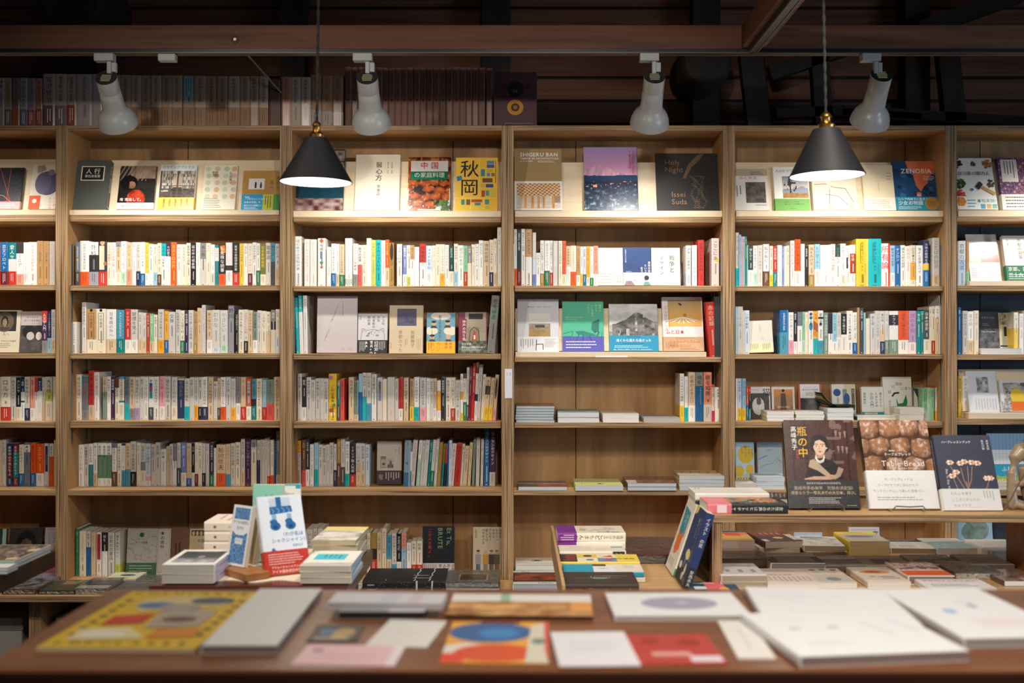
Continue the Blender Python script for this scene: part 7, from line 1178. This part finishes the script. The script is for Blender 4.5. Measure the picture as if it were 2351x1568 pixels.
# ---------------------------------------------------------------- lamps
YT=4.25
def spot(px,rim,top,lab,adx,flip=1):
    """track spotlight: adapter, knuckle, tilted housing and bell; RIM and TOP are pixel centres of bell mouth and cap"""
    a=PW(px,132,YT); e=empty('track_spotlight',a,lab,'spotlight','white track spotlights over the bookcases')
    p0=PW(top[0],top[1],YT-.012)-a; p1=PW(rim[0],rim[1],YT+.135)-a
    d=(p1-p0); L=d.length; dz=d.normalized(); x=Vector((1,0,0)); x=(x-dz*x.dot(dz)).normalized(); y=dz.cross(x); m=Matrix(((x.x,y.x,dz.x,p0.x),(x.y,y.y,dz.y,p0.y),(x.z,y.z,dz.z,p0.z),(0,0,0,1)))
    k=YT/F
    mb=MB(); s=flip; x0,x1=sorted((-34*k*s*.3-10*k*s,34*k*s)); mb.box(-24*k,20*k,-.02,.02,-10*k,9*k); mb.build('adapter',['lampgrey'],e,bevel=.003)
    kx=12*k*flip
    mb=MB(); mb.box(kx-8*k,kx+2*k,-.012,.006,-38*k,-10*k); mb.box(kx+2*k,kx+13*k,-.008,.012,-34*k,-12*k); mb.build('knuckle',['lampgrey'],e,bevel=.003)
    r=24.5*k
    def slant(mb,n):   # the cap is cut obliquely, its lower lip on the side away from the shelves
        for i in range(min(n,len(mb.V))):
            w=Vector(mb.V[i]); q=w-p0; ax=dz*q.dot(dz); rad=q-ax; mb.V[i]=tuple(w+dz*(.1*r+rad.dot(y)*sgn*.16))
    sgn=1 if y.y<0 else -1
    mb=MB(); mb.lathe([(r,0),(r,L*.12),(r,L*.30),(r*.985,L*.305),(r*1.0,L*.31),(r*1.0,L*.40),(r*1.03,L*.41),(r*1.03,L*.415)],40,m); slant(mb,40); mb.build('housing',['lampgrey'],e,smooth=True)
    mb=MB(); prof=[(r*1.02,L*.415),(r*1.05,L*.56),(r*1.09,L*.65),(r*1.18,L*.695),(r*1.42,L*.745),(r*1.65,L*.81),(r*1.82,L*.9),(r*1.9,L),(r*1.80,L*1.005)]
    prof+=[(r*1.76,L*.98),(r*1.6,L*.85),(r*1.36,L*.785),(r*1.1,L*.735),(r*.6,L*.715),(0.0005,L*.71)]
    mb.lathe(prof,48,m); mb.build('bell_shade',['lampgrey'],e,smooth=True)
    # slanted vent cap
    mb=MB(); mb.lathe([(r*.97,-.0008),(r*.5,-.0012),(0.0005,-.0012)],40,m); slant(mb,120); v=mb.build('vent_cap',['vent'],e)
    for i in range(5):
        s_=MB(); wv=r*(.62-.05*abs(i-2)); wv*=.8; s_.box(-wv,wv,-r*.3+i*r*.19,-r*.3+i*r*.19+r*.06,-.0026,-.0012); s_.xf(m); slant(s_,99); s_.build('vent_slot',['slotm'],v)
    mb=MB(); mb.lathe([(r*.7,L*.722),(r*.7,L*.76),(r*.55,L*.8),(0.0005,L*.81)],24,m); mb.build('bulb',['bulb'],e,smooth=True)
    ld=bpy.data.lights.new('spot_beam','SPOT'); lo=bpy.data.objects.new('spot_beam',ld); COL.objects.link(lo); lo.parent=e
    ld.energy=SPOTW; ld.color=(1,.94,.86); ld.spot_size=R(104); ld.spot_blend=1.0; ld.shadow_soft_size=.035
    lo.location=p0+dz*(L*1.02); aim=Vector((0,4.86-YT,1.62-a.z))-Vector((0,lo.location.y,lo.location.z)); aim.x=dz.x*.35*aim.length
    lo.rotation_euler=aim.to_track_quat('-Z','Y').to_euler()
SPOTW=28
spot(243,(272,284),(243,176),'leftmost white track spotlight, tilted towards the right',0)
spot(835,(853,286),(843,175),'second white track spotlight, over the third bookcase',0)
spot(1492,(1491,284),(1503,173),'third white track spotlight, over the fourth bookcase',0)
spot(2000,(1996,280),(2025,169),'rightmost white track spotlight, beside the right pendant lamp',0)
mb=MB(); k=YT/F; mb.box(-20*k,20*k,-.018,.018,-9*k,8*k); o=mb.build('track_feed_box',['lampgrey'],bevel=.004); o.location=PW(385,133,YT); tag(o,'small white feed box clipped on the track between first two spotlights','track connector')
def pendant(cx,rimy,rw,topy,tw,Y,lab,tilt):
    k=Y/F; z=PZ(rimy,Y); e=empty('pendant_lamp',(PX(cx,Y),Y,z),lab,'lamp','black cone pendant lamps'); h=(rimy-topy)*k; r0=tw*k/2; r1=rw*k/2
    e.rotation_euler=(0,R(tilt),0)
    mb=MB(); mb.lathe([(r0*.6,h+.004),(r0,h),(r1,0),(r1*1.012,-.002),(r1,-.004)],64); mb.build('shade',['blackm'],e,smooth=True)
    mb=MB(); mb.lathe([(r0*.6,h-.004),(r0-.002,h-.004),(r1-.0025,-.003)],64); mb.build('shade_lining',['whitein'],e,smooth=True)
    mb=MB(); mb.lathe([(r0*.62,h+.003),(r0*.66,h+.010),(r0*.5,h+.016),(r0*.36,h+.018),(r0*.34,h+.03),(r0*.42,h+.034),(r0*.36,h+.04),(r0*.2,h+.045),(.003,h+.046)],28); mb.build('lamp_holder',['brass'],e,smooth=True)
    mb=MB(); top=PZ(-260,Y)-z; n=int((top-h)/.012)
    for s in(0,math.pi): mb.tube([(.0022*math.cos(i*1.1+s),.0022*math.sin(i*1.1+s),h+.044+(top-h-.044)*i/n) for i in range(n+1)],.0024,6)
    mb.build('cord',['cord'],e)
    mb=MB(); mb.lathe([(.0005,h*.18),(.016,h*.22),(.026,h*.36),(.026,h*.46),(.018,h*.62),(.013,h*.75),(.013,h*.95)],24); mb.build('bulb',['bulb'],e,smooth=True)
    ld=bpy.data.lights.new('pendant_glow','POINT'); ld.energy=PENW; ld.color=(1,.9,.78); ld.shadow_soft_size=.022; lo=bpy.data.objects.new('pendant_glow',ld); COL.objects.link(lo); lo.parent=e; lo.location=(0,0,h*.12)
PENW=5
pendant(725.5,416,165,318,50,3.05,'black cone pendant lamp hanging left of centre before third bookcase',0.8)
pendant(1899,401,169,297,62,3.05,'black cone pendant lamp hanging before fifth bookcase',-1.2)
# ---------------------------------------------------------------- structure: beams, track, roof wall, posts
def sbox(name,x0,x1,y0,y1,z0,z1,mat,bev=0,**k):
    mb=MB(); mb.box(x0,x1,y0,y1,z0,z1,**k); return struct(mb.build(name,mat if isinstance(mat,list) else [mat],bevel=bev))
bz0,bz1=PZ(113,4.24),PZ(57,4.24)
sbox('trim_1',-3.2,3.2,4.24,4.345,bz0,bz1,'beam',.003)
sbox('trim_2',-3.2,3.2,4.232,4.268,PZ(124,YT),bz0,'track'); sbox('trim_3',-3.2,3.2,4.2285,4.232,PZ(125.2,YT),PZ(122.8,YT),'trackline')
bx=PX(1702,4.24); sbox('trim_4',bx,bx+.085,1.0,4.2395,bz0+.001,bz1,'beam',.003)
sbox('trim_5',bx+.018,bx+.055,1.0,4.2,PZ(120,4.2),bz0+.001,'track')
for i,dx in enumerate((.02,.0475)): sbox(f'trim_{6+i}',bx+dx,bx+dx+.005,1.0,4.2,PZ(121.5,4.2),PZ(120,4.2),'trackline')
mb=MB(); mb.lathe([(.0005,-.006),(.008,-.006),(.012,-.002),(.014,0)],20,Matrix.Rotation(R(90),4,'X')); mb.lathe([(.006,0),(.006,.006),(.0005,.006)],6,Matrix.Rotation(R(90),4,'X')); o=mb.build('beam_bolt',['steel']); o.location=PW(540,91,4.238); tag(o,'steel bolt head in the long ceiling beam','bolt')
mb=MB(); mb.tube([PW(569,127,4.7),PW(645,213,4.86)],.004,8); tag(mb.build('brace_rod',['plaster']),'thin pale diagonal rod above the third bookcase','rod')
YW=5.42; mb=MB(); mb.box(-4.2,4.2,YW+.03,YW+.05,0,3.9,None,1); pitch=53.4*YW/F; zg=PZ(178.5,YW)
for i in range(-14,14):
    z0=zg+i*pitch+.0075; z1=z0+pitch-.015
    if z1>2.2 and z0<3.85: mb.box(-4.2,4.2,YW,YW+.025,z0,z1,None,0)
struct(mb.build('wall_back',['plank','timber']))
n=8
def tim(pts,w,d,Y):
    global n
    mb=MB(); mb.bar(PW(*pts[0],Y),PW(*pts[1],Y),w,d); struct(mb.build(f'trim_{n}',['timber'])); n+=1
for x,w in((181,57),(676,56),(1140,64),(1618,62),(2098,56)): tim(((x,330),(x,-200)),w*5.33/F,.11,5.33)
for a,b_,w in(((1742,300),(1720,110),52),((1890,300),(1878,110),40),((1766,170),(1960,105),34),((2190,280),(2172,110),48),((1780,262),(2040,252),22),((2040,262),(2360,282),22),((2110,70),(2340,-12),36),((1930,260),(2110,272),18)): tim((a,b_),w*5.2/F,.06,5.2)
for cx,cy,r,yy in((1622,140,.118,5.02),(160,-6,.155,4.9)):
    mb=MB(); mb.lathe([(.0005,0),(r*.8,0),(r,.03),(r*1.02,.33)],22,Matrix.Translation(PW(cx,cy,yy))@Matrix.Rotation(R(-90),4,'X')); struct(mb.build(f'trim_{n}',['timber'],smooth=True)); n+=1
sbox('floor',-4.2,4.2,-2.6,5.45,-.03,0,'floor'); sbox('ceiling',-4.2,4.2,-2.6,5.47,3.88,3.94,'timber')
sbox('wall_left',-4.25,-4.2,-2.6,5.47,0,3.9,'plaster')
# right and front walls have the daylight windows
def wallwin(name,axis,pos,a0,a1,wins):
    mb=MB(); zs=(0,.9,2.3,3.9)
    cuts=[a0]+[c for w in wins for c in w]+[a1]
    for i in range(len(cuts)-1):
        u0,u1=cuts[i],cuts[i+1]; hole=i%2==1
        for z0,z1 in(((0,.9),(2.3,3.9)) if hole else ((0,3.9),)):
            mb.box(pos,pos+.05,u0,u1,z0,z1) if axis=='x' else mb.box(u0,u1,pos,pos+.05,z0,z1)
    struct(mb.build(name,['plaster']))
wallwin('wall_right','x',4.2,-2.6,5.47,[(.2,2.4)]); wallwin('wall_front','y',-2.65,-4.2,4.2,[(-.2,1.2),(1.8,3.4)])
def window(i,axis,pos,u0,u1):
    mb=MB(); z0,z1=.9,2.3
    for a,b,c,d in((u0,u1,z0,z0+.05),(u0,u1,z1-.05,z1),(u0,u0+.05,z0,z1),(u1-.05,u1,z0,z1),((u0+u1)/2-.02,(u0+u1)/2+.02,z0,z1)):
        mb.box(pos,pos+.05,a,b,c,d) if axis=='x' else mb.box(a,b,pos,pos+.05,c,d)
    o=struct(mb.build(f'window_{i}',['dwood']))
    g=MB(); g.box(pos+.02,pos+.026,u0,u1,z0,z1) if axis=='x' else g.box(u0,u1,pos+.02,pos+.026,z0,z1); g.build('pane',['glass'],o)
window(1,'x',4.2,.2,2.4); window(2,'y',-2.65,-.2,1.2); window(3,'y',-2.65,1.8,3.4)
def area(name,loc,rot,sx,sy,en,col,spread=None):
    ld=bpy.data.lights.new(name,'AREA'); ld.shape='RECTANGLE'; ld.size=sx; ld.size_y=sy; ld.energy=en; ld.color=col
    if spread: ld.spread=R(spread)
    o=bpy.data.objects.new(name,ld); COL.objects.link(o); o.location=loc; o.rotation_euler=rot; return o
area('window_daylight',(4.17,1.3,1.6),(0,R(90),0),1.4,2.2,DAYR,(.62,.8,1))
area('window_daylight',(.5,-2.57,1.6),(R(-90),0,0),1.4,1.4,DAYF,(.75,.87,1)); area('window_daylight',(2.6,-2.57,1.6),(R(-90),0,0),1.6,1.4,DAYF,(.72,.86,1))
# out of view: room lamps over the counter, added fill spots for the aisle
def roomspot(x,y,z,tx,ty,tz,en,size=70,col=(1,.91,.8)):
    e=empty('unseen_spot',(x,y,z),None); 
    ld=bpy.data.lights.new('unseen_spot_beam','SPOT'); ld.energy=en; ld.color=col; ld.spot_size=R(size); ld.spot_blend=.6; ld.shadow_soft_size=.05
    o=bpy.data.objects.new('unseen_spot_beam',ld); COL.objects.link(o); o.location=(x,y,z); o.rotation_euler=(Vector((tx,ty,tz))-Vector((x,y,z))).to_track_quat('-Z','Y').to_euler(); bpy.data.objects.remove(e)
roomspot(.9,.6,2.75,1.0,1.65,1.1,CNT,80); roomspot(-.7,.7,2.75,-.4,1.65,1.1,CNT*.5,80)
roomspot(bx+.04,2.5,2.56,1.1,4.7,.8,AIS*.8,60); roomspot(-1.4,2.0,2.75,-.9,4.6,.6,AIS*.95,90); roomspot(.2,1.7,2.75,.3,4.7,.5,AIS*.95,90)
for px in(-170,2560):   # the same track carries on past both picture edges
    ld=bpy.data.lights.new('spot_beam','SPOT'); ld.energy=SPOTW; ld.color=(1,.94,.86); ld.spot_size=R(104); ld.spot_blend=1.0; ld.shadow_soft_size=.035
    o=bpy.data.objects.new('spot_beam',ld); COL.objects.link(o); o.location=PW(px,286,YT+.135); o.rotation_euler=(Vector((o.location.x,4.86,1.62))-o.location).to_track_quat('-Z','Y').to_euler()
w=bpy.data.worlds.new('dusk'); scene.world=w; w.use_nodes=True; w.node_tree.nodes['Background'].inputs['Color'].default_value=(.55,.72,1,1); w.node_tree.nodes['Background'].inputs['Strength'].default_value=.35
# ---------------------------------------------------------------- books become objects: the 300 that show largest, the rest one mass
nbook=sum(1 for i in ITEMS if i['cat']=='book'); forced=[i for i in ITEMS if i['force'] or i['cat']!='book']
rest=sorted([i for i in ITEMS if not i['force'] and i['cat']=='book'],key=lambda i:-i['area'])
left=max(0,300-sum(1 for i in forced if i['cat']=='book'))
indiv=forced+rest[:left]; mass=rest[left:]
print('BOOKS',nbook,'forced',len(forced),'spines individual',left,'mass',len(mass))
labs={}
for it in indiv:
    e=bpy.data.objects.new(it['name'],None); e.empty_display_size=.03; COL.objects.link(e); e.matrix_world=it['mat']; tag(e,it['label'],it['cat'],it['group'])
    ps=it['make'](); wrap=it['wrap']
    if not ps.get('page_block') and len(ps)==1:      # a single sheet or card: one mesh is the thing itself
        mb=ps['cover']; bpy.data.objects.remove(e); o=mb.build(it['name'],[PM['cover'][1 if it['gloss'] else 0]]); o.matrix_world=it['mat']; tag(o,it['label'],it['cat'],it['group']); continue
    for nm,mb in ps.items():
        mats=PM[nm]; mats=[mats[-1]] if it['gloss'] else [mats[0]]
        mb.build(nm,mats,e)
    if wrap:
        vs=np.array(ps['cover'].V); lo,hi=vs.min(0)-.0014,vs.max(0)+.0014; wb=MB(); k=6; 
        wb.box(lo[0],hi[0],lo[1],hi[1],lo[2],hi[2]); wb.build('clear_wrap',['film'],e)
    labs.setdefault(it['label'],[]).append(it)
for l,v in labs.items():
    if len(v)>1: print('DUP',l,len(v))
big=MB()
for it in mass:
    ps=it['make']()
    for nm,mb in ps.items():
        mb.xf(it['mat']); big.merge(mb,{0:2 if nm=='page_block' else (1 if it['gloss'] else 0)})
if mass:
    o=big.build('books',['matte','gloss','pages']); o['kind']='stuff'; o['label']='remaining narrow spine-out books filling the bookcase rows between the wider ones'; o['category']='books'
# ---------------------------------------------------------------- camera and view
cd=bpy.data.cameras.new('camera'); cam=bpy.data.objects.new('camera',cd); COL.objects.link(cam); cam.location=(0,0,CAMZ); cam.rotation_euler=(R(90),0,0)
cd.sensor_width=36; cd.lens=F*36/2351; cd.shift_x=-(CX-1175.5)/2351; cd.shift_y=0
cd.dof.use_dof=True; cd.dof.focus_distance=4.2; cd.dof.aperture_fstop=3.2; cd.clip_start=.05
scene.camera=cam
vs=scene.view_settings; vs.view_transform='Standard'; vs.look='None'; vs.gamma=1; vs.use_curve_mapping=False; vs.exposure=EXPO
